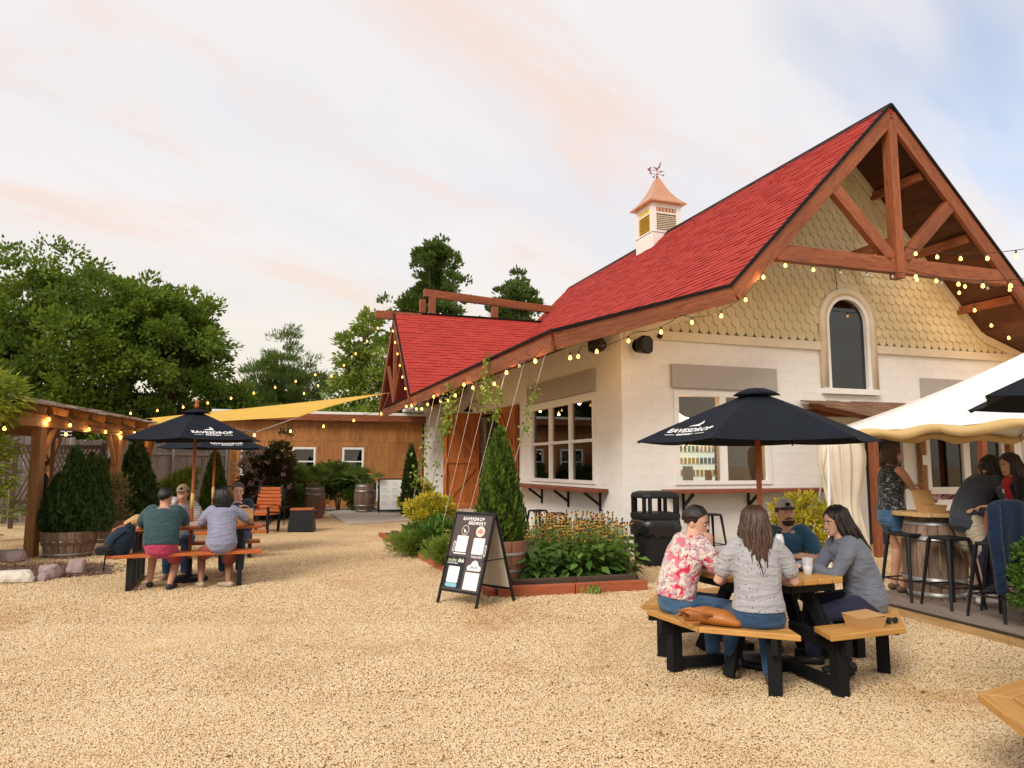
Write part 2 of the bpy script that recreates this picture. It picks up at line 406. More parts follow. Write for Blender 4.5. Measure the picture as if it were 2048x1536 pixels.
def gravel():
    # proto pebbles, kept as instances only
    protos = bpy.data.collections.new('pebble_shapes')
    rnd = random.Random(3)
    for k in range(4):
        bm = bmesh.new(); bmesh.ops.create_icosphere(bm, subdivisions=1, radius=.0058)
        sx, sy, sz = rnd.uniform(.9, 1.4), rnd.uniform(.75, 1.0), rnd.uniform(.5, .7)
        for v in bm.verts: v.co = Vector((v.co.x * sx, v.co.y * sy, v.co.z * sz)) * rnd.uniform(.85, 1.12)
        me = bpy.data.meshes.new('pebble'); bm.to_mesh(me); bm.free(); me.materials.append(M['pebble'])
        me.polygons.foreach_set('use_smooth', [True] * len(me.polygons))
        protos.objects.link(bpy.data.objects.new('pebble', me))
    bands = [(3.2, 5.2, 13500, 1.0), (5.2, 7.5, 8000, 1.12), (7.5, 10.5, 3200, 1.35), (10.5, 15, 700, 1.6)]
    V = []; F = []; dens = []; scl = []
    for y0, y1, d, s in bands:
        n = 14
        for i in range(n):
            a0, a1 = -.80 + 1.60 * i / n, -.80 + 1.60 * (i + 1) / n
            k = len(V); V += [(a0 * y0, y0, 0), (a1 * y0, y0, 0), (a1 * y1, y1, 0), (a0 * y1, y1, 0)]; F.append((k, k + 1, k + 2, k + 3)); dens.append(d); scl.append(s)
    me = bpy.data.meshes.new('gravel'); me.from_pydata(V, [], F)
    at = me.attributes.new('dens', 'FLOAT', 'FACE'); at.data.foreach_set('value', dens)
    at = me.attributes.new('scl', 'FLOAT', 'FACE'); at.data.foreach_set('value', scl)
    o = obj('gravel', me, M['pebble']); tag(o, 'loose tan pebbles covering the yard', kind='stuff')
    ng = bpy.data.node_groups.new('gravel_scatter', 'GeometryNodeTree')
    ng.interface.new_socket('Geometry', in_out='INPUT', socket_type='NodeSocketGeometry'); ng.interface.new_socket('Geometry', in_out='OUTPUT', socket_type='NodeSocketGeometry')
    gi = ng.nodes.new('NodeGroupInput'); go = ng.nodes.new('NodeGroupOutput'); L = ng.links.new
    na = ng.nodes.new('GeometryNodeInputNamedAttribute'); na.data_type = 'FLOAT'; na.inputs[0].default_value = 'dens'
    dp = ng.nodes.new('GeometryNodeDistributePointsOnFaces'); L(gi.outputs[0], dp.inputs['Mesh']); L(na.outputs[0], dp.inputs['Density'])
    ci = ng.nodes.new('GeometryNodeCollectionInfo'); ci.inputs[0].default_value = protos; ci.inputs[1].default_value = True; ci.inputs[2].default_value = True
    ip = ng.nodes.new('GeometryNodeInstanceOnPoints'); L(dp.outputs['Points'], ip.inputs['Points']); L(ci.outputs[0], ip.inputs['Instance']); ip.inputs['Pick Instance'].default_value = True
    rr = ng.nodes.new('FunctionNodeRandomValue'); rr.data_type = 'FLOAT_VECTOR'; rr.inputs[0].default_value = (-.5, -.5, 0); rr.inputs[1].default_value = (.5, .5, 6.28)
    L(rr.outputs[0], ip.inputs['Rotation'])
    rs = ng.nodes.new('FunctionNodeRandomValue'); rs.data_type = 'FLOAT'; rs.inputs[2].default_value = .55; rs.inputs[3].default_value = 1.35
    sc = ng.nodes.new('GeometryNodeInputNamedAttribute'); sc.data_type = 'FLOAT'; sc.inputs[0].default_value = 'scl'
    mm = ng.nodes.new('ShaderNodeMath'); mm.operation = 'MULTIPLY'; L(rs.outputs[1], mm.inputs[0])
    smp = ng.nodes.new('GeometryNodeCaptureAttribute')
    L(sc.outputs[0], mm.inputs[1]); L(mm.outputs[0], ip.inputs['Scale']); ng.nodes.remove(smp)
    L(ip.outputs[0], go.inputs[0])
    md = o.modifiers.new('scatter', 'NODES'); md.node_group = ng
    return o
gravel()

# ================================================================ the brewery building (local u along the gable, v back along the side)
YAW = R(19)
BC = Vector((1.965, 13.006, 0))
bld = thing('brewery_building', 'white block brewery with red shingle roof, timber gable truss and cupola', 'building', BC, YAW)
def Bw(u, v, z): return BC + Vector((u * math.cos(YAW) - v * math.sin(YAW), u * math.sin(YAW) + v * math.cos(YAW), z))
CAMP = Vector((0, 0, 1.58))
def rects(lo, hi, z0, z1, holes):
    """split a wall rectangle into boxes that leave the holes open"""
    xs = sorted({lo, hi, *[h[0] for h in holes], *[h[1] for h in holes]}); out = []
    for a, b in zip(xs[:-1], xs[1:]):
        if b <= lo or a >= hi: continue
        c = (a + b) / 2; zs = [(z0, z1)]
        for h in holes:
            if h[0] <= c <= h[1]:
                n = []
                for p, q in zs:
                    if h[2] > p: n.append((p, min(q, h[2])))
                    if h[3] < q: n.append((max(p, h[3]), q))
                zs = n
        out += [(a, b, p, q) for p, q in zs if q - p > .001]
    return out
G_HOLES = [(1.05, 3.15, 1.22, 2.95), (5.45, 6.45, -1, 2.15), (7.05, 9.3, 1.05, 2.25), (4.62, 5.63, 3.05, 9)]
F_HOLES = [(1.10, 4.62, 1.21, 2.94), (6.80, 8.95, -1, 3.0)]
# backing walls
wm = MB()
for a, b, p, q in rects(0, 10.24, 0, 4.0, G_HOLES): wm.box2((a, 0, p), (b, .2, q))
wall_front = wm.build('wall', M['mortar'], bld)
wm = MB()
for a, b, p, q in rects(.2, 16.6, 0, 4.05, F_HOLES): wm.box2((0, a, p), (.2, b, q))
wm.box2((10.04, .2, 0), (10.24, 14, 4.05)); wm.box2((.2, 13.8, 0), (10.04, 14, 6.9))
wall_side = wm.build('wall', M['mortar'], bld)
# concrete blocks: running bond, 0.4 x 0.2
blocks = []
def lay(lo, hi, ztop, holes, side):
    k = 0; z = 0.0
    while z < ztop - .02:
        z1 = min(z + .2, ztop)
        iv = [(lo, hi)]
        for h in holes:
            if h[2] < z1 - .01 and h[3] > z + .01:
                iv = [s for p, q in iv for s in ((p, min(q, h[0])), (max(p, h[1]), q)) if s[1] - s[0] > .02]
        for p, q in iv:
            x = p if False else lo - (.2 if k % 2 else 0)
            while x < q:
                a, b = max(x, p), min(x + .4, q)
                if b - a > .04: blocks.append((side, round(a, 3), round(b, 3), round(z, 3), round(z1, 3)))
                x += .4
        z = z1; k += 1
lay(0, 10.24, 3.86, G_HOLES, 0); lay(0, 16.6, 4.0, F_HOLES, 1)
def bdist(bk):
    s, a, b, p, q = bk; w = Bw((a + b) / 2, 0, (p + q) / 2) if s == 0 else Bw(0, (a + b) / 2, (p + q) / 2)
    return (w - CAMP).length / (1.0 if s == 0 else .55)
blocks.sort(key=bdist)
bcache = {}; field = MB()
for i, (s, a, b, p, q) in enumerate(blocks):
    g = .0014; w, h = b - a - 2 * g, q - p - 2 * g
    c = ((a + b) / 2, .0035, (p + q) / 2) if s == 0 else (.0035, (a + b) / 2, (p + q) / 2)
    d = (w, .014, h) if s == 0 else (.014, w, h)
    if i < 300:
        key = tuple(round(x, 3) for x in d)
        if key not in bcache: bcache[key] = MB().box((0, 0, 0), d).mesh('block')
        o = obj('block', bcache[key], M['block_paint'], wall_front if s == 0 else wall_side); o.location = c
    else: field.box(c, d)
f = field.build('blocks', M['block_paint'], wall_side); f['kind'] = 'stuff'
# ---- roof profile
PR = [(-1.90, 3.62), (1.36, 4.60), (5.12, 8.45), (8.88, 4.60), (12.14, 3.62)]
V0, V1 = -1.40, 14.10
def roof_u(z): return -1.9 + (z - 3.62) / .98 * 3.26 if z < 4.6 else 1.36 + (z - 4.6) / (3.85 / 3.76)
TH = .11
def offs(poly, t):
    out = []
    for i, p in enumerate(poly):
        d = []
        for a, b in ((i - 1, i), (i, i + 1)):
            if a >= 0 and b < len(poly):
                x, y = poly[b][0] - poly[a][0], poly[b][1] - poly[a][1]; L = math.hypot(x, y); d.append((y / L, -x / L))
        nx, ny = sum(q[0] for q in d) / len(d), sum(q[1] for q in d) / len(d)
        k = t / max(.3, (nx * d[0][0] + ny * d[0][1]))
        out.append((p[0] + nx * k, p[1] + ny * k))
    return out
f3 = lambda x, y, d: (x, d, y)
PRi = offs(PR, TH)
roof = MB().prism(PR + PRi[::-1], V0, V1, f3).build('roof', M['roof_felt'], bld)
PRs = offs(PR, TH + .004); PRs2 = offs(PR, TH + .03)
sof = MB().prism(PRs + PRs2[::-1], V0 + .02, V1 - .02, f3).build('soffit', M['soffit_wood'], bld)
# shingles on the two left slopes
tabs = []
def slope_tabs(p, q, va, vb, u_of=None):
    pu, pz = p; qu, qz = q; L = math.hypot(qu - pu, qz - pz); n = int(L / .145); e = L / n
    du, dz = (qu - pu) / L, (qz - pz) / L
    for k in range(n):
        v = va - (.15 if k % 2 else 0) - (.05 * (k % 3))
        while v < vb:
            a, b = max(v, va), min(v + .305, vb)
            if b - a > .03: tabs.append(((pu + du * e * k, pz + dz * e * k), (du, dz), e, a, b))
            v += .305
slope_tabs(PR[0], PR[1], V0 - .03, V1); slope_tabs(PR[1], PR[2], V0 - .03, V1)
rnd = random.Random(11)
def tabmesh(w, e, j):
    t = .013 + .006 * j; l = e + .06
    # butt end thick and proud, head tucked under the next course (x down-slope position, y along the eave, z out of the roof)
    return MB().add([(0, -w / 2, .002), (0, w / 2, .002), (l, w / 2, .001), (l, -w / 2, .001), (0, -w / 2, t + .004), (0, w / 2, t + .004), (l, w / 2, .003), (l, -w / 2, .003)],
                    [(0, 3, 2, 1), (4, 5, 6, 7), (0, 1, 5, 4), (1, 2, 6, 5), (2, 3, 7, 6), (3, 0, 4, 7)])
tabs.sort(key=lambda t: (Bw(t[0][0], (t[3] + t[4]) / 2, t[0][1]) - CAMP).length)
tc_ = {}; field = MB()
for i, (o0, d, e, a, b) in enumerate(tabs):
    w = round(b - a - .008, 3); j = rnd.randint(0, 2)
    Mx = Matrix(((d[0], 0, -d[1]), (0, 1, 0), (d[1], 0, d[0])))
    loc = Vector((o0[0], (a + b) / 2, o0[1]))
    if i < 300:
        key = (w, round(e, 4), j)
        if key not in tc_: tc_[key] = tabmesh(w, e, j).mesh('shingle')
        o = obj('shingle', tc_[key], M['shingle_red'], roof); o.location = loc; o.rotation_euler = Mx.to_euler()
    else:
        t = tabmesh(w, e, j); field.add([loc + Mx @ Vector(p) for p in t.v], t.f)
fo = field.build('shingles', M['shingle_red'], roof); fo['kind'] = 'stuff'
# drip edges, ridge cap
d = MB()
for p, q in zip(PR[:-1], PR[1:]): d.beam((p[0], V0 - .02, p[1] + .012), (q[0], V0 - .02, q[1] + .012), .05, .05)
d.beam((-1.92, V0 - .05, 3.635), (-1.92, V1, 3.635), .045, .04)
d.build('drip_edge', M['drip_edge'], roof)
MB().prism([(-.12, -.115), (0, .022), (.12, -.115), (.12, -.095), (0, .046), (-.12, -.095)], V0 - .02, V1, lambda x, y, dd: (5.12 + x, dd, 8.45 + y)).build('ridge_cap', M['drip_edge'], roof)
# rake boards, fascia
def rail(name, p, q, w, h, mat, parent, bev=.006, up=(0, 0, 1)):
    """a timber of its own with its own grain: local x runs along it"""
    p, q = Vector(p), Vector(q); dd = q - p; L = dd.length; x = dd.normalized(); upv = Vector(up); y = upv.cross(x)
    if y.length < 1e-4: y = Vector((0, 1, 0)).cross(x)
    y.normalize(); z = x.cross(y)
    o = obj(name, MB().box((0, 0, 0), (L, w, h)).mesh(name), mat, parent, bev)
    o.location = (p + q) / 2; o.rotation_euler = Matrix((x, y, z)).transposed().to_euler(); return o
RK = offs(PR, .15)
for p, q, in zip(RK[:-1], RK[1:]): rail('rake_board', (p[0], V0 + .03, p[1]), (q[0], V0 + .03, q[1]), .09, .27, M['beam_red'], bld)
rail('fascia', (-1.87, V0 + .08, 3.46), (-1.87, 6.0, 3.46), .06, .27, M['beam_red'], bld)
rail('fascia', (-1.873, 6.0, 3.46), (-1.873, 15.9, 3.46), .06, .27, M['beam_red'], bld)
# truss of the front gable
VT = V0 + .06
rail('king_post', (5.12, VT, 5.05), (5.12, VT, 8.15), .18, .20, M['beam_red'], bld, up=(0, 1, 0))
rail('tie_beam', (2.36, VT + .02, 5.30), (7.88, VT + .02, 5.30), .16, .29, M['beam_red'], bld)
rail('strut', (4.98, VT + .01, 5.42), (3.62, VT + .01, 6.72), .14, .24, M['beam_red'], bld)
rail('strut', (5.26, VT + .01, 5.42), (6.62, VT + .01, 6.72), .14, .24, M['beam_red'], bld)
rail('tie_piece', (5.12, V0 + .15, 5.78), (5.12, .0, 5.78), .14, .18, M['beam_red'], bld)
for zz in (5.0, 6.15, 7.3):
    for s in (-1, 1):
        uu = 5.12 + s * (5.12 - roof_u(zz)) ; rail('purlin', (uu - s * -.0 + (-s) * .26, V0 + .14, zz - .08), (uu + (-s) * .26, -.02, zz - .08), .1, .16, M['beam_red'], bld)
# gable wall above the blocks
UW = lambda z: roof_u(z + .17)          # underside of the roof at height z
def garea(u, z): return u > UW(z) and u < 10.24 - UW(z)
back = []
for s in (0, 1):
    pass
gz = [4.0, 4.3, 4.5, 8.2]
pl = [(roof_u(z + .15), z) for z in gz]
left = [(max(.0, a), b) for a, b in pl]
bm_ = MB()
# two halves that leave the arched window open
ARC = (5.125, 4.47, .52)
arc = [(ARC[0] + ARC[2] * math.cos(a), ARC[1] + ARC[2] * math.sin(a)) for a in [math.pi - math.pi * i / 16 for i in range(17)]]
hl = [(0.02, 4.0), (ARC[0] - ARC[2], 4.0)] + arc[:9] + [(5.125, 8.2)] + [(max(.02, u), z) for u, z in left[::-1]][1:]
bm_.prism(hl, 0.02, .2, f3)
bm_.prism([(10.25 - u, z) for u, z in hl], .02, .2, f3)
gback = bm_.build('gable_wall', M['scale_back_shade'], bld)
def clip(poly, nx, ny, c):
    out = []
    for i in range(len(poly)):
        a, b = poly[i], poly[(i + 1) % len(poly)]; da, db = nx * a[0] + ny * a[1] - c, nx * b[0] + ny * b[1] - c
        if da <= 0: out.append(a)
        if (da < 0 < db) or (db < 0 < da):
            t_ = da / (da - db); out.append((a[0] + (b[0] - a[0]) * t_, a[1] + (b[1] - a[1]) * t_))
    return out
# fish-scale shingles
SW, SE = .205, .180
scales = []
row = 0; z = 4.04
while z < 8.2:
    u = .1 + (SW / 2 if row % 2 else 0)
    while u < 10.2:
        cz = z + SE * .5
        inside = garea(u - SW * .25, cz) and garea(u + SW * .25, cz)
        dx = abs(u - ARC[0]); inw = (dx < .62 and z < 4.47) or (math.hypot(dx, cz - 4.47) < .60)
        if inside and not inw: scales.append((u, z, row))
        u += SW
    z += SE; row += 1
def roof_lines():
    out = []
    for (u0, z0), (u1, z1) in (((roof_u(3.8), 3.8 - .16), (1.36, 4.6 - .16)), ((1.36, 4.6 - .18), (5.12, 8.45 - .18))):
        nx, ny = -(z1 - z0), (u1 - u0); out.append((nx, ny, nx * u0 + ny * z0)); out.append((-nx, ny, -nx * (10.24 - u0) + ny * z0))
    return out
RL = roof_lines()
def scalemesh(cu=None, cz=None):
    w = SW * .475; hgt = SE + .10; pts = [(-w, hgt), (-w, w * .85)] + [(-w * math.cos(a), w * .85 - w * .95 * math.sin(a)) for a in [math.pi * i / 8 for i in range(1, 8)]] + [(w, w * .85), (w, hgt)]
    if cu is not None:
        for nx, ny, c in RL:
            # the gable is the region under both slopes where the slope is steep, or under the flare
            if (ny < 0) or (cz > 4.35) == (abs(nx / ny) > .5): pts = clip(pts, nx, ny, c - nx * cu - ny * cz) if pts else pts
        if len(pts) < 3: return None
    tilt = lambda y: -.004 - .038 * (1 - y / hgt)
    n = len(pts); vs_ = [(x, tilt(y), y - .0) for x, y in pts] + [(x, tilt(y) + .022, y) for x, y in pts]
    return MB().add(vs_, [tuple(range(n)), tuple(reversed(range(n, 2 * n)))] + [(i, i + n, (i + 1) % n + n, (i + 1) % n) for i in range(n)])
sm = scalemesh(); sme = sm.mesh('scale_shingle'); field = MB()
scales.sort(key=lambda s: (Bw(s[0], 0, s[1]) - CAMP).length)
for i, (u, z, row) in enumerate(scales):
    jz = rnd.uniform(-.004, .004)
    safe = garea(u - SW * .5, z + .32) and garea(u + SW * .5, z + .32)
    if not safe:
        c_m = scalemesh(u, z)
        if c_m: field.add([(x + u, y + .012, zz + z) for x, y, zz in c_m.v], c_m.f)
    elif i < 300:
        o = obj('scale_shingle', sme, M['scale_cream'], gback); o.location = (u, .012, z + jz)
    else: field.add([(x + u, y + .012, zz + z + jz) for x, y, zz in sm.v], sm.f)
fo = field.build('scale_shingles', M['scale_cream'], gback); fo['kind'] = 'stuff'
# cream trim
rail('trim_board', (.05, -.035, 3.945), (4.44, -.035, 3.945), .07, .17, M['cream_trim'], bld, .004)
rail('trim_board', (5.82, -.035, 3.945), (10.19, -.035, 3.945), .07, .17, M['cream_trim'], bld, .004)
tr = [(roof_u(z + .27), z) for z in (3.97, 4.36, 8.02)]
for s in (0, 1):
    for (a, za), (b, zb) in zip(tr[:-1], tr[1:]):
        q = ((a, za), (b, zb)) if s == 0 else ((10.24 - a, za), (10.24 - b, zb))
        rail('trim_board', (q[0][0], -.045, q[0][1]), (q[1][0], -.045, q[1][1]), .05, .17, M['cream_trim'], bld, .004)
# arched window
def archring(r0, r1, zb, va, vb, c=ARC):
    m = MB(); N = 24
    def prof(r): return [(c[0] - r, zb)] + [(c[0] + r * math.cos(a), c[1] + r * math.sin(a)) for a in [math.pi - math.pi * i / N for i in range(N + 1)]] + [(c[0] + r, zb)]
    A, B_ = prof(r0), prof(r1); n = len(A)
    m.add([(x, va, y) for x, y in A] + [(x, va, y) for x, y in B_] + [(x, vb, y) for x, y in A] + [(x, vb, y) for x, y in B_],
          [f for i in range(n - 1) for f in ((i, i + 1, n + i + 1, n + i), (2 * n + i, 3 * n + i, 3 * n + i + 1, 2 * n + i + 1), (n + i, n + i + 1, 3 * n + i + 1, 3 * n + i), (i, 2 * n + i, 2 * n + i + 1, i + 1))] + [(0, n, 3 * n, 2 * n), (n - 1, 3 * n - 1, 4 * n - 1, 2 * n - 1)])
    return m
aw = archring(.56, .705, 3.10, -.085, .03).build('arched_window', M['cream_trim'], bld, True)
archring(.47, .556, 3.10, -.06, .10).build('window_frame', M['white_paint'], aw)
MB().box2((4.42, -.11, 2.99), (5.83, .1, 3.10)).build('sill', M['white_paint'], aw)
pz = [(ARC[0] - .47, 3.11)] + [(ARC[0] + .47 * math.cos(a), ARC[1] + .47 * math.sin(a)) for a in [math.pi - math.pi * i / 24 for i in range(25)]] + [(ARC[0] + .47, 3.11)]
MB().prism(pz, .02, .028, f3).build('pane', M['pane_dark'], aw)
MB().prism([(x, y) for x, y in pz], .5, .52, f3).build('dark_sheet', M['dark_gap'], aw)  # near-black sheet behind the pane stands for the dark room
# ---- cupola on the ridge
CU, CV = 5.12, 7.25
plain('louver_sunset_glow', (.80, .58, .07), .5, .08, 6)  # sunset glow on the left face, painted as yellow louvers and panes
cup = thing('cupola', 'white louvered cupola with copper roof and weathervane on the red ridge', 'cupola', Bw(CU, CV, -.50), YAW)
h = .50
MB().box2((-h, -h, 7.6), (h, h, 8.95)).build('base', M['white_paint'], cup, bevel=.01)
m = MB()
for sx in (-1, 1):
    for sy in (-1, 1): m.box2((sx * h - sx * .16, sy * h - sy * .16, 8.96), (sx * (h - .01), sy * (h - .01), 9.82))
m.box2((-h + .02, -h + .02, 9.70), (h - .02, h - .02, 9.84)); m.box2((-h + .02, -h + .02, 9.52), (h - .02, h - .02, 9.57))
m.box2((-h - .02, -h - .02, 8.93), (h + .02, h + .02, 8.97)); m.build('frame', M['white_paint'], cup)
MB().box2((-.36, -.36, 8.97), (.36, .36, 9.70)).build('core', M['interior_brown'], cup)
lv = MB().box((0, 0, 0), (.66, .07, .022), (R(38), 0, 0)).mesh('louver')
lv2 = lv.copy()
for k in range(9):
    for fc in range(4):
        a = fc * math.pi / 2; o = obj('louver', lv2 if fc == 3 else lv, M['louver_sunset_glow'] if fc == 3 else M['cream_trim'], cup)
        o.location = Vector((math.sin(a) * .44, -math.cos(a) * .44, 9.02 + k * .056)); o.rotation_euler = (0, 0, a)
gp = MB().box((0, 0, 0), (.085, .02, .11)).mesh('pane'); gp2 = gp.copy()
for fc in range(4):
    a = fc * math.pi / 2
    for k in range(6):
        x = -.275 + .11 * k; o = obj('pane', gp2 if fc == 3 else gp, M['louver_sunset_glow'] if fc == 3 else M['copper'], cup); o.location = (math.cos(a) * x + math.sin(a) * .465, math.sin(a) * x - math.cos(a) * .465, 9.635); o.rotation_euler = (0, 0, a)
prof = [(.70, 9.84), (.71, 9.87), (.60, 9.96), (.46, 10.10), (.32, 10.29), (.20, 10.50), (.11, 10.70), (.07, 10.78), (.0, 10.79)]
m = MB(); m.rings([[(sx * r_, sy * r_, z) for sx, sy in ((-1, -1), (1, -1), (1, 1), (-1, 1))] for r_, z in [(.62 * a / .70, z) for a, z in prof[:-1]]]); m.build('copper_roof', M['copper'], cup)
wv = MB().tube([(0, 0, 10.75), (0, 0, 11.12)], .012, 6).tube([(-.22, 0, 10.93), (.22, 0, 10.93)], .008, 5).tube([(0, -.22, 10.93), (0, .22, 10.93)], .008, 5)
for x, y in ((-.22, 0), (.22, 0), (0, -.22), (0, .22)): wv.ell((x, y, 10.93), (.03, .03, .03), 8, 5)
wv.ell((0, 0, 10.84), (.045, .045, .045), 8, 6); wv.tube([(-.3, .0, 11.05), (.26, 0, 11.05)], .009, 5)
wv = wv.build('weathervane', M['copper_dark'], cup)
fv = lambda x, y, d_: (x, d_, y)
MB().prism([(-.34, 11.05), (-.24, 11.13), (-.18, 11.13), (-.25, 11.05), (-.18, 10.97), (-.24, 10.97)], -.006, .006, fv).build('tail_fin', M['copper_dark'], wv)
MB().prism([(-.13, 11.16), (-.02, 11.13), (.05, 11.17), (.12, 11.32), (.15, 11.34), (.12, 11.24), (.10, 11.15), (.04, 11.10), (.0, 11.06), (-.04, 11.10)], -.012, .012, fv).build('bird', M['copper_dark'], wv)
# ---- cross gable at the back left
XV, XZ = 12.77, 6.75
def yp(s, z): return XV + s * (XZ - z) * (3.76 / 3.85)
def xpoly(s, zt, extra=0):
    return [(-1.92, yp(s, 3.62), 3.62), (-1.92, yp(s, XZ), XZ), (3.50, yp(s, XZ), XZ), (1.45, yp(s, 4.6), 4.6), (-1.7, yp(s, 3.62), 3.62)]
xr = MB()
for s in (-1, 1):
    P_ = [Vector(p) for p in xpoly(s, 0)]; nn = Vector((0, -s * -1 * .0, 0)); n_ = Vector((0, s * .7, .72)).normalized()
    xr.add(P_ + [p - n_ * .1 for p in P_], [(0, 1, 2, 3, 4), (9, 8, 7, 6, 5)] + [(i, i + 5, (i + 1) % 5 + 5, (i + 1) % 5) for i in range(5)])
xroof = xr.build('cross_roof', M['roof_felt'], bld)
sl = math.hypot(XZ - 3.62, yp(1, 3.62) - XV); n = int(sl / .145); e = sl / n; field = MB()
for k in range(n):
    z = 3.62 + (XZ - 3.62) * k / n; ue = roof_u(z) + .10
    u = -1.95 - (.15 if k % 2 else 0)
    while u < ue:
        a, b = max(u, -1.95), min(u + .305, ue)
        if b - a > .04:
            t = tabmesh(b - a - .008, e, rnd.randint(0, 2)); y0 = yp(-1, z); dy, dz = (XV - yp(-1, 3.62)) / sl, (XZ - 3.62) / sl
            field.add([((a + b) / 2 - p[1], y0 + dy * p[0] - dz * p[2], z + dz * p[0] + dy * p[2]) for p in t.v], t.f)
        u += .305
fo = field.build('shingles', M['shingle_red'], xroof); fo['kind'] = 'stuff'
d = MB().beam((-2.0, XV, XZ + .02), (3.45, XV, XZ + .02), .16, .05); d.beam((-1.95, yp(-1, 3.62), 3.64), (-1.95, XV, XZ + .03), .05, .04); d.build('ridge_cap', M['drip_edge'], xroof)
rail('ridge_beam', (-2.55, XV, XZ - .12), (-1.0, XV, XZ - .12), .2, .26, M['beam_red'], bld)
for s in (-1, 1):
    rail('rake_board', (-1.90, yp(s, 3.62) - s * .12, 3.56), (-1.90, XV - s * .05, XZ - .14), .09, .22, M['beam_red'], bld)
    rail('strut', (-1.86, XV + s * .12, 3.7), (-1.86, yp(s, 5.2) - s * .18, 5.05), .1, .12, M['beam_red'], bld)
rail('king_post', (-1.86, XV, 3.6), (-1.86, XV, 6.5), .12, .14, M['beam_red'], bld, up=(0, 1, 0))
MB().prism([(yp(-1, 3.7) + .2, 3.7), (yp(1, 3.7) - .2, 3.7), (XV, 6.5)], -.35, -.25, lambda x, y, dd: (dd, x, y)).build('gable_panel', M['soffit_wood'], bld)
# timber frame standing on the cross ridge
rail('post', (-.55, XV + .3, 6.5), (-.55, XV + .3, 7.45), .22, .22, M['beam_red'], bld, up=(0, 1, 0))
rail('post', (1.75, XV + .3, 6.5), (1.75, XV + .3, 7.25), .22, .22, M['beam_red'], bld, up=(0, 1, 0))
rail('post', (-.72, XV + 1.1, 6.0), (-.72, XV + 1.1, 7.52), .2, .2, M['beam_red'], bld, up=(0, 1, 0))
rail('ridge_beam', (-.85, XV + .3, 7.58), (4.2, XV + .3, 7.30), .2, .26, M['beam_red'], bld)
# underside of the eave beyond the wall, and the low white wing towards the shed
MB().box2((-.9, 14.2, 3.62), (3, 16.5, 3.80)).build('wing_roof', M['white_paint'], bld, bevel=.01)
# ---- windows and doors
def sash(name, parent, axis, a, b, z0, z1, cols, rows, depth_out=-.03, mull=.10, rail_=.06, frame=.10, pane='pane'):
    """framed window with real glass; axis 0 along u (front), 1 along v (side)"""
    P = (lambda s, d_, z: (s, d_, z)) if axis == 0 else (lambda s, d_, z: (d_, s, z))
    w = thing_part = bpy.data.objects.new(name, None); COL.objects.link(w); w.parent = parent
    m = MB()
    for x0, x1, q0, q1 in ((a, b, z1 - frame, z1), (a, b, z0, z0 + frame * .7), (a, a + frame, z0 + frame * .7, z1 - frame), (b - frame, b, z0 + frame * .7, z1 - frame)):
        m.box2(P(x0, depth_out, q0), P(x1, .12, q1))
    cw = (b - a - 2 * frame) / cols
    for k in range(1, cols): x = a + frame + cw * k; m.box2(P(x - mull / 2, depth_out + .005, z0 + frame * .7), P(x + mull / 2, .115, z1 - frame))
    ih = (z1 - frame) - (z0 + frame * .7)
    for c_ in range(cols):
        x0 = a + frame + cw * c_ + (mull / 2 if c_ else 0); x1 = a + frame + cw * (c_ + 1) - (mull / 2 if c_ < cols - 1 else 0)
        for r_ in range(1, rows): z = z0 + frame * .7 + ih * r_ / rows; m.box2(P(x0, depth_out + .02, z - rail_ / 2), P(x1, .10, z + rail_ / 2))
        for r_ in range(rows):
            p0 = z0 + frame * .7 + ih * r_ / rows + (rail_ / 2 if r_ else 0); p1 = z0 + frame * .7 + ih * (r_ + 1) / rows - (rail_ / 2 if r_ < rows - 1 else 0)
            MB().box2(P(x0, .03, p0), P(x1, .036, p1)).build('pane', M[pane], w)
    m.build('frame', M['white_paint'], w); return w
sash('window', bld, 1, 1.10, 4.62, 1.21, 2.94, 3, 2)
sash('window', bld, 0, 1.05, 3.15, 1.22, 2.95, 2, 2, mull=.14)
sash('window', bld, 0, 7.05, 9.3, 1.05, 2.25, 2, 1, mull=.18)
# grey lintel panels
MB().box2((1.0, -.075, 2.99), (3.32, .0, 3.43)).build('lintel_panel', M['grey_panel'], bld, bevel=.008)
MB().box2((-.075, 1.05, 3.0), (.0, 4.75, 3.44)).build('lintel_panel', M['grey_panel'], bld, bevel=.008)
MB().box2((7.0, -.06, 2.99), (9.4, .0, 3.40)).build('lintel_panel', M['grey_panel'], bld, bevel=.008)
# counters below the windows, on brackets
sh = MB().box2((.75, -.45, 1.08), (4.45, -.02, 1.145)).build('counter', M['shelf_wood'], bld, bevel=.008)
sh2 = rail('counter', (-.24, .55, 1.11), (-.24, 5.3, 1.11), .44, .065, M['shelf_wood'], bld, .008)
for v in (.9, 2.4, 3.9): MB().beam((-.01, v, .82), (-.34, v, 1.06), .04, .05).box2((-.04, v - .02, .72), (-.005, v + .02, 1.07)).build('bracket', M['black_metal'], bld)
for u in (1.2, 2.6, 3.9): MB().beam((u, -.01, .82), (u, -.34, 1.06), .04, .05).box2((u - .02, -.04, .72), (u + .02, -.005, 1.07)).build('bracket', M['black_metal'], bld)
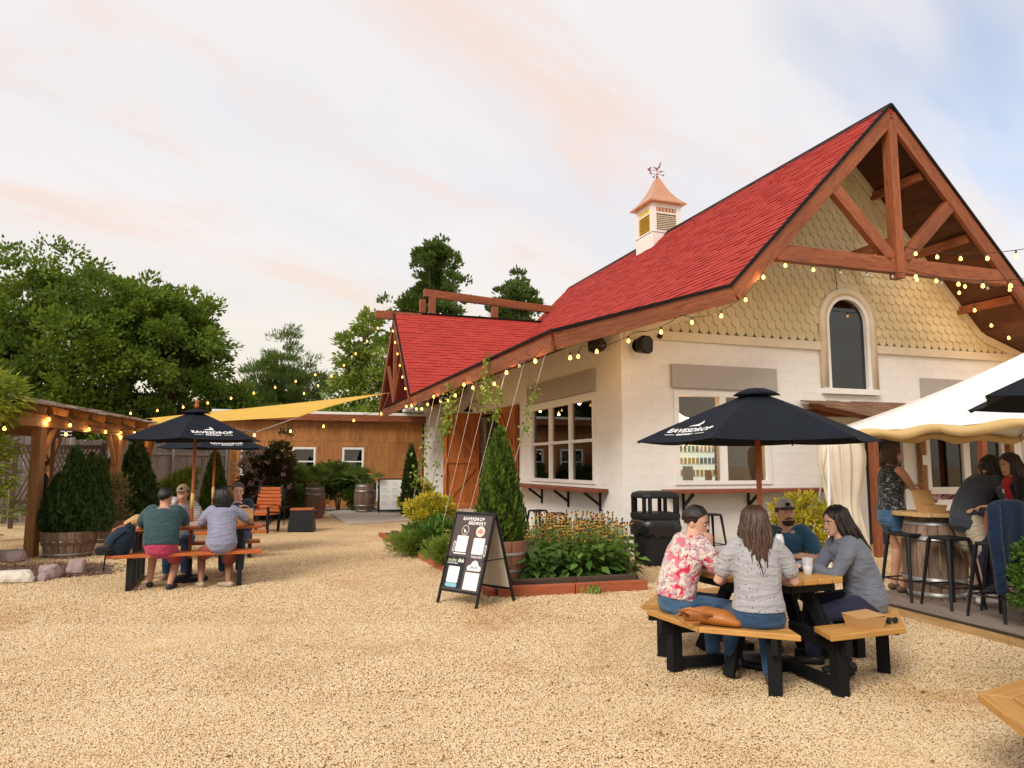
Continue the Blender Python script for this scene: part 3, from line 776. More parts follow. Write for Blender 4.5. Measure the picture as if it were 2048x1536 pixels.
# barn doors
def barn_door(parent, w, hgt):
    dr = bpy.data.objects.new('door', None); COL.objects.link(dr); dr.parent = parent
    n = 7
    pm = MB().box((0, 0, 0), (w / n - .006, .035, hgt)).mesh('plank')
    for k in range(n):
        o = obj('plank', pm, M['door_wood'], dr); o.location = (w / n * (k + .5), 0, hgt / 2)
    for z in (.10, hgt * .5, hgt - .10): rail('door_rail', (.0, -.035, z), (w, -.035, z), .035, .15, M['door_wood_x'], dr, .004)
    for z0, z1, fl in ((.18, hgt * .5 - .08, 0), (hgt * .5 + .08, hgt - .18, 1)):
        a, b = (.06, w - .06) if fl == 0 else (w - .06, .06)
        rail('brace', (a, -.034, z0), (b, -.034, z1), .032, .12, M['door_wood_x'], dr, .004)
    for x in (.06, w - .06): rail('stile', (x, -.0345, 0.02), (x, -.0345, hgt - .02), .033, .11, M['door_wood_x'], dr, .004, up=(0, 1, 0))
    return dr
wood('door_wood_x', (.48, .16, .04), (.26, .065, .018), 'x', .5, 2.5)
d1_ = barn_door(bld, 1.08, 2.75); d1_.location = (-1.09, 8.92, .33); d1_.rotation_euler = (0, 0, 0)
d2_ = barn_door(bld, 1.35, 2.75); d2_.location = (-.06, 6.78, .33); d2_.rotation_euler = (0, 0, R(-90))
fr = MB().box2((-.03, 6.72, 0), (.2, 6.80, 3.08)).box2((-.03, 8.95, 0), (.2, 9.03, 3.08)).box2((-.03, 6.72, 3.0), (.2, 9.03, 3.1)); fr.build('door_frame', M['beam_red_z'], bld)
MB().box2((-.5, 6.7, 0), (0, 9.05, .30)).build('door_step', M['concrete'], bld)
# front door under the awning, dark
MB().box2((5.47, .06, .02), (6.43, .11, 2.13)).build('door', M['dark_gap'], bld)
# interior seen through the glass
inn = MB().box2((.2, .2, 0), (10.04, 13.8, .12)).build('interior_floor', M['interior_floor'], bld)
MB().box2((.25, 3.9, .1), (10, 4.0, 3.7)).box2((4.2, .25, .1), (4.3, 3.9, 3.7)).box2((3.4, 4.0, .1), (3.5, 13.7, 3.7)).box2((.2, .2, 3.72), (10.04, 13.8, 3.80)).build('interior_wall', M['interior_brown'], bld)
MB().box2((1.0, 4.3, .12), (1.7, 9.5, 1.15)).build('interior_bar', M['shelf_wood'], bld)
# ---- fittings on the outside
def speaker(loc, rz, label):
    t = thing('loudspeaker', label, 'speaker', loc, rz, 'loudspeakers under the front corner of the roof')
    m = MB(); m.rings([[(x * s_, y, z * s_) for x, z in ((-.14, -.13), (-.05, -.17), (.05, -.17), (.14, -.13), (.15, .10), (.08, .16), (-.08, .16), (-.15, .10))] for y, s_ in ((-.14, .85), (-.10, 1.0), (.06, .8), (.12, .4))])
    m.build('cabinet', M['black_plastic'], t, bevel=.01); MB().lathe([(.11, -.145), (.115, -.15), (.02, -.142), (.0, -.142)], 16).build('grille', M['black_metal'], t).rotation_euler = (R(90), 0, 0)
    MB().tube([(0, .10, .05), (0, .2, .12)], .02, 6).build('bracket', M['black_metal'], t)
speaker(Bw(.28, -.28, 3.70), YAW + R(15), 'black loudspeaker on the white gable wall beside the small camera')
speaker(Bw(-.30, .35, 3.78), YAW + R(-50), 'black loudspeaker hanging under the side eave near the corner')
t = thing('security_camera', 'small round black camera on the cream trim beside the loudspeaker', 'camera', Bw(.75, -.09, 3.92), YAW)
MB().ell((0, 0, 0), (.05, .055, .05)).tube([(0, .02, 0), (0, .09, 0)], .035, 10).build('housing', M['black_plastic'], t, True)
# small yellow panel and a black bracket lamp by the side door
t = thing('wall_lantern', 'tall black bracket lantern on white side wall left of barn door', 'lantern', Bw(-.1, 10.6, 0), YAW)
MB().tube([(-.05, 0, .3), (-.05, 0, 2.35)], .035, 8).beam((-.05, 0, 2.35), (-.35, 0, 2.35), .04, .05).build('post', M['black_metal'], t)
m = MB()
for x in (-.42, -.22):
    for z in (1.05, 1.5): m.beam((x, -.1, z), (x, .1, z), .015, .015)
    for y in (-.1, .1): m.beam((x, y, 1.05), (x, y, 1.5), .015, .015)
for z in (1.05, 1.5):
    for y in (-.1, .1): m.beam((-.42, y, z), (-.22, y, z), .015, .015)
m.build('cage', M['black_metal'], t)
plain('yellow_panel', (.80, .66, .06), .5, .06, 3)
t = MB().box2((0, 0, 0), (.03, 1.5, 1.75)).build('wall_panel', M['yellow_panel']); t.location = Bw(-.06, 10.9, .55); t.rotation_euler = (0, 0, YAW)
tag(t, 'bright yellow panel mounted on the white side wall beyond the barn door', 'panel')
# gooseneck lamp over the barn door
t = thing('barn_lamp', 'black gooseneck barn lamp above the open barn door', 'lamp', Bw(0, 8.6, 3.3), YAW)
MB().tube([(-.02, 0, 0), (-.25, 0, .12), (-.42, 0, .05), (-.45, 0, -.06)], .014, 6).build('arm', M['black_metal'], t)
MB().lathe([(.03, .0), (.05, -.05), (.14, -.12), (.15, -.14)], 14, (-.45, 0, -.05)).build('shade', M['black_metal'], t)
# things behind the glass
def pot_plant(loc, label, s=1.0):
    t = thing('potted_plant', label, 'plant', loc, 0, 'white pots inside the side window')
    MB().lathe([(.09 * s, 0), (.12 * s, .2 * s), (.11 * s, .2 * s), (.10 * s, .17 * s)], 16).build('pot', M['pot_white'], t, True)
    n = 160; P = np.random.normal(0, .03, (n, 3)) + [0, 0, .18 * s]; U = np.random.normal(0, .6, (n, 3)) + [0, 0, 1.0]
    obj('foliage', leaf_mesh('foliage', P + U / np.linalg.norm(U, axis=1, keepdims=True) * np.random.rand(n, 1) * .4 * s, np.random.normal(0, 1, (n, 3)), U, .12, .05), leafmat('leaf_house' + str(len(MATS)), [(.03, .08, .02), (.06, .13, .03)]), t)
pot_plant(Bw(.45, 1.75, 1.22), 'leafy plant in white pot in the near light of the side window')
pot_plant(Bw(.45, 2.95, 1.22), 'leafy plant in white pot in the middle light of the side window', .85)
ws = MB().box2((.2, .2, 1.17), (.75, 5.0, 1.215)).box2((.25, .2, 1.17), (3.9, .7, 1.215)).build('window_ledge', M['shelf_wood'], bld)
def pendant(loc, label, g):
    t = thing('pendant_lamp', label, 'lamp', loc, 0, g)
    MB().tube([(0, 0, .1), (0, 0, 3.72 - loc[2])], .008, 5).build('cord', M['cable'], t)
    MB().ell((0, 0, 0), (.11, .11, .12)).build('glass_globe', M['pendant_glow'], t, True)
    ld_ = bpy.data.lights.new('pendant_light', 'POINT'); ld_.energy = 16; ld_.color = (1, .48, .16); ld_.shadow_soft_size = .12; lo_ = bpy.data.objects.new('pendant_light', ld_); COL.objects.link(lo_); lo_.parent = t; lo_.location = (0, 0, -.16)
pendant(Bw(1.5, 3.0, 2.55), 'glowing amber pendant lamp seen high in the near side window', 'amber pendant lamps inside')
pendant(Bw(2.4, 5.6, 2.45), 'small amber pendant lamp far inside behind the middle side window', 'amber pendant lamps inside')
pendant(Bw(2.2, 1.6, 2.5), 'added amber pendant lamp deep behind the near side window', 'amber pendant lamps inside')  # extra lamp, added to warm the glow in the windows
pendant(Bw(1.25, .75, 2.75), 'added amber pendant lamp in the upper left of the front window', 'amber pendant lamps inside')  # also added, to brighten the room behind the front window
fg = thing('beer_fridge', 'lit glass fridge full of cans behind the front window', 'fridge', Bw(2.35, 1.7, .12), YAW)
MB().box2((-.75, 0, 0), (.75, .6, 2.05)).build('cabinet', M['black_plastic'], fg)
MB().box2((-.70, -.02, .15), (.70, -.005, 1.95)).build('light_panel', M['fridge_glow'], fg)
can = MB().lathe([(.032, 0), (.033, .01), (.033, .11), (.027, .125)], 8).mesh('can')
for cc in range(3): plain('can%d' % cc, [(.75, .62, .12), (.10, .28, .34), (.70, .70, .68)][cc], .35, .05)
for r_ in range(7):
    MB().box2((-.70, -.13, .22 + r_ * .25), (.70, -.02, .235 + r_ * .25)).build('shelf', M['white_paint'], fg)
    for k in range(14):
        cm = can.copy() if False else can
        o = bpy.data.objects.new('can', cm); COL.objects.link(o); o.parent = fg; o.location = (-.64 + k * .098, -.075, .237 + r_ * .25)
        if not cm.materials: cm.materials.append(M['can0'])
        o.material_slots[0].link = 'OBJECT'; o.material_slots[0].material = M['can%d' % ((r_ + k // 5) % 3)]
def text(s, size, mat, parent, name='lettering', M4=None, extrude=.002, align='CENTER', spacing=1.0, bold=0):
    cu = bpy.data.curves.new(name, 'FONT'); cu.body = s; cu.size = size; cu.extrude = extrude; cu.align_x = align; cu.align_y = 'CENTER'; cu.space_character = spacing; cu.offset = bold
    cu.resolution_u = 3
    o = bpy.data.objects.new(name, cu); COL.objects.link(o); cu.materials.append(mat); o.parent = parent
    if M4 is not None: o.matrix_local = M4
    return o
def frame_of(o, x, y):
    x = Vector(x).normalized(); y = Vector(y); z = x.cross(y).normalized(); y = z.cross(x)
    return Matrix(((x.x, y.x, z.x, o[0]), (x.y, y.y, z.y, o[1]), (x.z, y.z, z.z, o[2]), (0, 0, 0, 1)))
t = thing('open_sign', 'glowing neon sign reading Open behind the front window', 'sign', Bw(1.45, .16, 2.42), YAW)
text('Open', .30, M['neon'], t, M4=frame_of((0, 0, 0), (1, 0, 0), (0, 0, 1)), extrude=.006, bold=.006)
plain('notice_grey', (.55, .60, .58), .7); plain('notice_red', (.50, .25, .18), .7)
for x, w_, z, h_, mt, lb in ((1.36, .22, 1.30, .26, 'notice_grey', 'grey paper notice taped low in the front window'), (1.80, .15, 1.30, .18, 'notice_red', 'small reddish notice low in the front window')):
    o = MB().box2((-w_ / 2, 0, 0), (w_ / 2, .004, h_)).build('notice', M[mt]); o.location = Bw(x, .06, z); o.rotation_euler = (0, 0, YAW); tag(o, lb, 'notice')
# tube lights inside (their reflections show in the dark panes)
for k, (u, v) in enumerate(((1.6, 6.4), (1.6, 9.0))):
    o = MB().box2((-.05, -.6, 0), (.05, .6, .05)).build('tube_light', M['tube_glow']); o.location = Bw(u, v, 3.5); o.rotation_euler = (0, 0, YAW); tag(o, 'white tube light under the ceiling inside, ' + ('near' if k == 0 else 'far') + ' one', 'light', 'tube lights inside')
# ================================================================ plywood shed (in the building's frame, behind the yard)
SV = 16.62
shed = thing('plywood_shed', 'long low shed with orange plywood walls and white framed windows', 'shed', Bw(0, 0, 0), YAW)
SH_W = [(-6.74, -5.70), (-4.95, -4.11), (-3.14, -2.33)]
m = MB()
for a, b, p, q in rects(-7.6, -.06, 0, 3.25, [(a, b, 1.20, 2.24) for a, b in SH_W]): m.box2((a, SV + .02, p), (b, SV + .15, q))
m.box2((-7.6, SV + .15, 0), (-7.5, SV + 5, 3.25)); m.box2((-7.5, SV + 1.2, 0), (-.06, SV + 1.3, 3.2))
sw = m.build('wall', M['dark_gap'], shed)
xs = [-7.6, -6.38, -5.16, -3.94, -2.72, -1.5, -.06]
for a, b in zip(xs[:-1], xs[1:]):
    for p, q in ((0.02, 2.44), (2.448, 3.24)):
        for r_ in rects(a + .003, b - .003, p, q, [(h0, h1, 1.20, 2.24) for h0, h1 in SH_W]):
            if r_[1] - r_[0] > .01:
                o = MB().box2((r_[0], SV, r_[2]), (r_[1], SV + .019, r_[3])).build('plywood_panel', M['plywood'], sw)
for (a, b) in SH_W:
    w = sash('window', shed, 0, a, b, 1.20, 2.24, 1, 2, frame=.075, rail_=.05, pane='pane_dark'); w.location = (0, SV + .0, 0)
    m = MB().box2((a - .11, SV - .02, 2.243), (b + .11, SV, 2.33)).box2((a - .11, SV - .02, 1.11), (b + .11, SV, 1.197)).box2((a - .11, SV - .019, 1.2), (a - .003, SV - .001, 2.24)).box2((b + .003, SV - .019, 1.2), (b + .11, SV - .001, 2.24))
    m.build('casing', M['plywood'], w)
    for ch in w.children:
        if ch.name.startswith('casing'): ch.location = (0, -SV, 0)
rail('fascia', (-7.7, SV - .30, 3.34), (.2, SV - .30, 3.34), .05, .24, M['beam_red'], shed)
MB().box2((-7.75, SV - .34, 3.46), (.1, SV + 5, 3.56)).build('roof', M['white_paint'], shed, bevel=.01)
MB().box2((-7.7, SV - .27, 3.22), (.05, SV, 3.26)).build('soffit', M['soffit_wood'], shed)

# ================================================================ fence along the left
def fence(p, q, h, label, gap=.0, bw=.14, mat='grey_board', lattice=0):
    p, q = Vector(p), Vector(q); L = (q - p).length; rz = math.atan2(q.y - p.y, q.x - p.x)
    t = thing('board_fence', label, 'fence', p, rz, 'grey board fences along the left of the yard'); n = int(L / bw)
    rd = random.Random(int(L * 100))
    ms = [MB().box((0, 0, hh / 2), (bw - .012, .02, hh)).mesh('board') for hh in (h, h - .02, h + .015)]
    for k in range(n): o = obj('board', rd.choice(ms), M[mat], t); o.location = (bw * (k + .5), rd.uniform(-.004, .004), .04)
    for z in (.4, h - .35): MB().box2((0, .012, z), (L, .05, z + .09)).build('rail', M[mat], t)
    for k in range(int(L / 2.4) + 1): MB().box2((k * 2.4 - .05, .05, 0), (k * 2.4 + .05, .15, h + .05)).build('post', M[mat], t)
    if lattice:
        for k in range(3): MB().box2((0, -.02, h + .10 + .10 * k), (L, .0, h + .13 + .10 * k)).build('slat', M['white_paint'], t)
    return t
fence((-10.25, 26.2, 0), (-12.4, 20.6, 0), 2.25, 'weathered grey board fence between the shed and the pergola')
fence((-12.4, 20.6, 0), (-16.5, 16.2, 0), 2.3, 'weathered grey board fence behind the pergola with white top slats', lattice=1)
# diagonal lattice screen
t = thing('lattice_screen', 'dark diagonal lattice screen standing behind the pergola post', 'lattice', (-11.9, 18.9, 0), R(25))
for k in range(14):
    rail('lath', (-.7 + .1 * k, 0, .7), (-.7 + .1 * k + .55, 0, 2.0), .012, .03, M['dark_timber'], t, 0); rail('lath', (-.15 + .1 * k, .015, .7), (-.7 + .1 * k, .015, 2.0), .012, .03, M['dark_timber'], t, 0)
MB().box2((-.75, -.03, .6), (1.2, .03, .7)).box2((-.75, -.03, 2.0), (1.2, .03, 2.1)).box2((-.8, -.04, 0), (-.7, .04, 2.15)).box2((1.15, -.04, 0), (1.25, .04, 2.15)).build('frame', M['dark_timber'], t)

# ================================================================ pergola
pg = thing('pergola', 'rustic timber pergola with shake roof along the left edge', 'pergola', (0, 0, 0))
A0, A1 = Vector((-8.25, 12.35, 0)), Vector((-9.25, 18.6, 0)); ad = (A1 - A0).normalized(); an = Vector((-ad.y, ad.x, 0))    # an points left
def pt(t_, s, z): return A0 + ad * t_ + an * s + Vector((0, 0, z))
AL = (A1 - A0).length
rail('beam', pt(-.3, 0, 2.36), pt(AL + .2, 0, 2.36), .11, .23, M['pergola_beam2'] if 'pergola_beam2' in M else wood('pergola_beam2', (.42, .205, .08), (.22, .10, .038), 'x', .75, 2), pg)
rail('beam', pt(-.3, 2.2, 2.36), pt(AL + .2, 2.2, 2.36), .11, .23, M['pergola_beam2'], pg)
for t_, s in ((.55, 0), (4.25, 0), (AL - .1, 0), (.55, 2.2), (3.4, 2.2), (AL - .2, 2.2)):
    rail('post', pt(t_, s, 0), pt(t_, s, 2.25), .17, .17, M['pergola_beam2'], pg, up=(0, 1, 0))
    rail('brace', pt(t_ + .07, s, 1.62), pt(t_ + .55, s, 2.26), .07, .11, M['pergola_beam2'], pg)
    if t_ > 1: rail('brace', pt(t_ - .07, s, 1.62), pt(t_ - .55, s, 2.26), .07, .11, M['pergola_beam2'], pg)
for k in range(8): rail('rafter', pt(.1 + k * .87, -.28, 2.51), pt(.1 + k * .87, 1.15, 2.85), .05, .13, M['pergola_beam2'], pg); rail('rafter', pt(.1 + k * .87, 2.5, 2.51), pt(.1 + k * .87, 1.19, 2.85), .05, .13, M['pergola_beam2'], pg)
rd = random.Random(4)
for c_ in range(4):
    k = 0; x = -.35
    while x < AL + .3:
        w = rd.uniform(.30, .52); s0 = -.38 + c_ * .38; z0 = 2.565 + c_ * .083 + rd.uniform(0, .02)
        if rd.random() < .96:
            o = MB().box((0, 0, 0), (w - .02, .50, .022)).build('shake', M['shake'], pg); sl_ = math.atan2(.30, 1.3)
            o.matrix_local = Matrix.Translation(pt(x + w / 2, s0 + .22, z0 + .07)) @ frame_of((0, 0, 0), ad, an + Vector((0, 0, .17 + rd.uniform(-.03, .05)))) @ Matrix.Rotation(rd.uniform(-.03, .03), 4, 'Z')
        x += w
for c_ in range(4):
    o = MB().box2((-.4, 0, 0), (AL + .4, .5, .02)).build('shake', M['shake_brown'], pg); o.matrix_local = Matrix.Translation(pt(0, 2.6 - c_ * .36, 2.565 + c_ * .083)) @ frame_of((0, 0, 0), ad, -an + Vector((0, 0, .2)))

# ================================================================ barrels and planters
def stave_mesh(r0, r1, r2, h, n, th=.02):
    a = math.pi / n * .93; P = []
    zs = [0, .25, .5, .75, 1.0]; rs = [r0, None, r1, None, r2]; rs[1] = (r0 + r1) / 2 + (r1 - (r0 + r2) / 2) * .25; rs[3] = (r1 + r2) / 2 + (r1 - (r0 + r2) / 2) * .25
    m = MB(); rings = []
    for z, r_ in zip(zs, rs):
        rings.append([(r_ * math.cos(-a), r_ * math.sin(-a), z * h), (r_ + .003, 0, z * h), (r_ * math.cos(a), r_ * math.sin(a), z * h), ((r_ - th) * math.cos(a), (r_ - th) * math.sin(a), z * h), ((r_ - th) * math.cos(-a), (r_ - th) * math.sin(-a), z * h)])
    return m.rings(rings)
def barrel(label, loc, h=.92, r0=.27, r1=.345, mat='stave', group=None, name='wine_barrel', cat='barrel', lid=True, hoops=(.06, .24, .76, .94), r2=None, n=18):
    r2 = r0 if r2 is None else r2
    t = thing(name, label, cat, loc, random.uniform(0, 6), group); sm_ = stave_mesh(r0, r1, r2, h, n).mesh('stave')
    for k in range(n): o = obj('stave', sm_, M[mat], t); o.rotation_euler = (0, 0, 2 * math.pi * k / n)
    def rad(z): return r0 + (r1 - r0) * (2 * z) if z < .5 and not (r0 <= r1 <= r2) else (r1 + (r2 - r1) * (2 * z - 1) if z >= .5 else r0 + (r1 - r0) * 2 * z)
    for z in hoops:
        bul = (r1 - (r0 + r2) / 2) * .5 * (1 - abs(abs(2 * z - 1) * 2 - 1)); ra, rb = rad(z - .03) + bul + .004, rad(z + .03) + bul + .004
        MB().lathe([(ra, (z - .028) * h), (rb, (z + .028) * h), (rb - .006, (z + .028) * h), (ra - .006, (z - .028) * h), (ra, (z - .028) * h)], 28, cap=False).build('hoop', M['hoop'], t, True)
    if lid: MB().lathe([(r2 - .02, h - .05), (r2 - .02, h - .03), (0, h - .03)], 20).build('head', M[mat], t)
    else: MB().lathe([(r2 - .022, h * .5), (r2 - .022, h - .05), (0, h - .03)], 20).build('soil', M['mulch'], t)
    MB().lathe([(r0 - .02, .01), (r0 - .02, .05), (0, .05)], 18).build('bottom', M[mat], t)
    return t
barrel('wine barrel planter with palm fronds left of the concrete pad', (-6.05, 22.6, 0), group='wine barrels along the shed', lid=False)
barrel('wine barrel holding a small palm below the rightmost shed window', (-4.9, 24.5, .035), group='wine barrels along the shed', lid=False)
barrel('pale wine barrel behind the white menu board', (-3.4, 24.6, .035), .9, group='wine barrels along the shed', lid=False)
half = dict(h=.44, r0=.36, r1=.41, r2=.45, hoops=(.14, .62), name='barrel_planter', cat='planter', lid=False, n=22)
barrel('half barrel planter with three conical evergreens beside the pergola post', (-7.75, 13.0, 0), **half)
barrel('grey half barrel planter farther back behind the evergreen planter', (-8.45, 15.6, 0), **half)
barrel('reddish barrel planter with arborvitae behind the menu sign', (-.16, 9.66, 0), h=.62, r0=.27, r1=.33, r2=.35, hoops=(.10, .40, .74), mat='stave_red', name='barrel_planter', cat='planter', lid=False)

# ================================================================ concrete pad, kerb, mulch, rocks
o = MB().prism([(-5.9, 23.9), (-4.36, 19.7), (-2.6, 21.3), (-1.6, 22.6), (-4.4, 28.0), (-7.6, 26.4)], -.1, .035, lambda x, y, d_: (x, y, d_)).build('concrete_pad', M['concrete'], bevel=.01); tag(o, 'pale concrete pad in front of the shed', kind='structure')
o = MB().box2((0, 0, -.1), (3.2, .22, .06)).build('kerb', M['concrete'], bevel=.01); o.location = (-9.2, 24.9, 0); o.rotation_euler = (0, 0, R(-15)); tag(o, 'pale kerb running left of the concrete pad', kind='structure')
mb = MB(); rd = random.Random(9)
pts_ = [(-7.15 + 1.25 * math.cos(a) * rd.uniform(.8, 1.1), 11.15 + .95 * math.sin(a) * rd.uniform(.8, 1.1)) for a in [2 * math.pi * i / 22 for i in range(22)]]
mb.add([(x, y, .004) for x, y in pts_] + [(-7.15, 11.15, .05)], [(i, (i + 1) % 22, 22) for i in range(22)])
o = mb.build('mulch_bed', M['mulch']); tag(o, 'dark mulch patch around the corner rocks', kind='structure')
def rock(loc, s, label, mat='rock', seed=0):
    rd = random.Random(seed); bm = bmesh.new(); bmesh.ops.create_icosphere(bm, subdivisions=3, radius=1)
    from mathutils import noise
    for v in bm.verts:
        n = noise.noise(v.co * 1.1 + Vector((seed * 3.1, 0, 0))) * .30 + noise.noise(v.co * 2.7 + Vector((0, seed, 0))) * .12
        v.co *= 1 + n; v.co = Vector((v.co.x * s[0], v.co.y * s[1], max(-.35, min(.62, v.co.z)) * s[2]))
    me = bpy.data.meshes.new('rock'); bm.to_mesh(me); bm.free()
    o = obj('rock', me, M[mat]); o.location = loc; o.rotation_euler = (0, 0, rd.uniform(0, .6)); tag(o, label, 'rock', 'rocks edging the mulch patch'); return o
rock((-6.72, 10.15, .06), (.23, .15, .15), 'long pale cream rock at the front of the mulch patch', 'rock_pale', 1)
rock((-6.52, 10.55, .07), (.14, .13, .17), 'pinkish grey rock between the pale rock and the dark one', 'rock', 2)
rock((-6.38, 10.95, .08), (.13, .13, .20), 'upright mauve grey rock at the right end of the row', 'rock', 3)
rock((-8.25, 12.3, .07), (.20, .16, .19), 'mauve rock at the foot of the shrub on the left edge', 'rock', 4)
rock((-6.45, 10.28, .03), (.08, .07, .10), 'small mauve stone in front of the rock row', 'rock', 6)

# ================================================================ flower bed
BED = [(-2.87, 16.62), (-.17, 9.08), (1.66, 9.59), (1.95, 12.6), (-.6, 17.6)]
o = MB().prism(BED, -.05, .07, lambda x, y, d_: (x, y, d_)).build('flower_bed', M['soil']); tag(o, 'raised soil bed along the side of the brewery', kind='structure')
def edging(p, q, label, mat='edging_red', h=.13, w=.09, n=3):
    p, q = Vector((*p, 0)), Vector((*q, 0)); t = thing('bed_edging', label, 'edging', p, 0)
    for k in range(n):
        a = (q - p) * (k / n); b = (q - p) * ((k + 1) / n); dd = (b - a).normalized() * .006
        rail('timber', a + dd + Vector((0, 0, h / 2 - .01)), b - dd + Vector((0, 0, h / 2 - .01 + (.004 if k % 2 else 0))), w, h, M[mat], t)
    return t
edging((-.17, 9.03), (1.72, 9.55), 'red timber edging along the front of the flower bed', n=2)
edging((-2.95, 16.65), (-.24, 9.05), 'red timber edging along the left side of the flower bed', h=.09, n=4)
edging((-2.6, 16.3), (-.05, 9.35), 'dark inner timber edging inside the left of the flower bed', 'dark_timber', .16, .12, 4)
edging((-.0, 9.25), (1.6, 9.70), 'dark inner timber edging behind the red front edging', 'dark_timber', .18, .10, 2)

# ================================================================ timber deck on the right
DE0, DE1 = Vector((3.90, 8.72, 0)), Vector((4.72, 5.50, 0)); de = (DE1 - DE0).normalized(); dn = Vector((-de.y, de.x, 0))
dk = thing('deck', 'low timber deck with tan edge boards under the white canopy', 'deck', DE0, math.atan2(de.y, de.x))
DL = (DE1 - DE0).length
for k in range(26):
    o = MB().box2((0, 0, 0), (DL, .135, .03)).build('deck_board', M['deck_board'], dk, bevel=.004); o.location = (0, -.02 + .142 * k, .08)
for k, (a, b) in enumerate(((0, .55), (.557, 2.1), (2.107, DL))):
    o = MB().box2((0, 0, 0), (b - a, .035, .10)).build('edge_board', M['edging_tan'], dk, bevel=.004); o.location = (a, -.03, -.022)
    o = MB().box2((0, 0, 0), (b - a, .025, .02)).build('trim_strip', M['dark_timber'], dk); o.location = (a, -.035, .084)
MB().box2((.02, .02, -.02), (DL - .02, 3.6, .078)).build('joists', M['dark_timber'], dk)

# ================================================================ furniture
def plank_poly(name, poly, z0, z1, mat, parent, ang, bev=.006):
    """plank object whose local x runs along ang"""
    cx, cy = sum(p[0] for p in poly) / len(poly), sum(p[1] for p in poly) / len(poly); c, s = math.cos(-ang), math.sin(-ang)
    loc = [((x - cx) * c - (y - cy) * s, (x - cx) * s + (y - cy) * c) for x, y in poly]
    o = MB().prism(loc, z0, z1, lambda x, y, d_: (x, y, d_)).build(name, mat, parent, bevel=bev); o.location = (cx, cy, 0); o.rotation_euler = (0, 0, ang); return o
def octagon_table(label, loc, rz, group):
    t = thing('octagon_picnic_table', label, 'picnic table', loc, rz, group)
    RT = .61; octo = [(RT * math.cos(R(45 * k)), RT * math.sin(R(45 * k))) for k in range(8)]
    ang = R(112.5); nx, ny = math.cos(ang + math.pi / 2), math.sin(ang + math.pi / 2); ap = RT * math.cos(R(22.5)); w = 2 * ap / 8
    for k in range(8):
        p = clip(clip(octo, nx, ny, -ap + w * (k + 1) - .005), -nx, -ny, ap - w * k - .005)
        if len(p) > 2: plank_poly('top_plank', p, .70, .74, M['honey_plank'], t, ang)
    RI, RO = .68, .955      # inner and outer apothems of the seats
    for b in range(4):
        for j, nd_ in enumerate((22.5, 67.5)):
            na = R(nd_ + 90 * b); n_ = (math.cos(na), math.sin(na)); tn = (-n_[1], n_[0])
            big = [(n_[0] * d_ + tn[0] * s_, n_[1] * d_ + tn[1] * s_) for d_, s_ in ((RI, -1), (RO, -1), (RO, 1), (RI, 1))]
            mit = na + R(22.5) * (1 if j == 0 else -1); mp_ = (-math.sin(mit), math.cos(mit))       # mitre plane between the pair
            sgn = 1 if j == 0 else -1
            p = clip(big, mp_[0] * sgn, mp_[1] * sgn, -.003)
            end = na - R(22.5) * sgn; ep = (-math.sin(end), math.cos(end))                             # gap end
            p = clip(p, -ep[0] * sgn, -ep[1] * sgn, -.10)
            # clipped outer corner
            ca = end - R(0); q = (math.cos(end - sgn * R(25)), math.sin(end - sgn * R(25)))
            p = clip(p, q[0], q[1], RO * .985)
            mid = (RI + RO) / 2
            for lo, hi in ((RI, mid - .003), (mid + .003, RO)):
                pp = clip(clip(p, n_[0], n_[1], hi), -n_[0], -n_[1], -lo)
                if len(pp) > 2: plank_poly('seat_plank', pp, .40, .44, M['honey_plank'], t, na + math.pi / 2)
            # leg under this half and its braces
            la = na - R(7) * sgn; lx, ly = math.cos(la), math.sin(la)
            MB().box((0, 0, .18), (.09, .09, .38)).build('leg', M['black_wood'], t, bevel=.004).matrix_local = Matrix.Translation((lx * .83, ly * .83, 0)) @ Matrix.Rotation(na, 4, 'Z')
            rail('seat_beam', (lx * .30, ly * .30, .34), (lx * .95, ly * .95, .34), .05, .11, M['black_wood'], t)
            if j == 0: rail('ground_beam', (lx * .25, ly * .25, .06), (lx * .84, ly * .84, .06), .06, .08, M['black_wood'], t)
    for k in range(4):
        a = R(45 + 90 * k); rail('leg', (math.cos(a) * .62, math.sin(a) * .62, .02), (math.cos(a) * .30, math.sin(a) * .30, .66), .085, .085, M['black_wood'], t)
    for a in (0, 90): c, s = math.cos(R(a + 45)), math.sin(R(a + 45)); rail('top_beam', (-c * .54, -s * .54, .655 + .0001 * a), (c * .54, s * .54, .655 + .0001 * a), .06, .08, M['black_wood'], t)
    for k in range(8):
        a, b = R(45 * k), R(45 * k + 45); r_ = .53; rail('apron', (math.cos(a) * r_, math.sin(a) * r_, .665), (math.cos(b) * r_, math.sin(b) * r_, .665), .03, .055, M['black_wood'], t, .003)
    return t
TR = Vector((2.06, 6.05, 0))
octagon_table('octagonal picnic table with honey planks and black legs, four people around it', TR, R(-1), 'octagonal picnic tables')
octagon_table('octagonal picnic table cut off at the bottom right corner', Vector((3.18, 3.22, 0)), R(9), 'octagonal picnic tables')

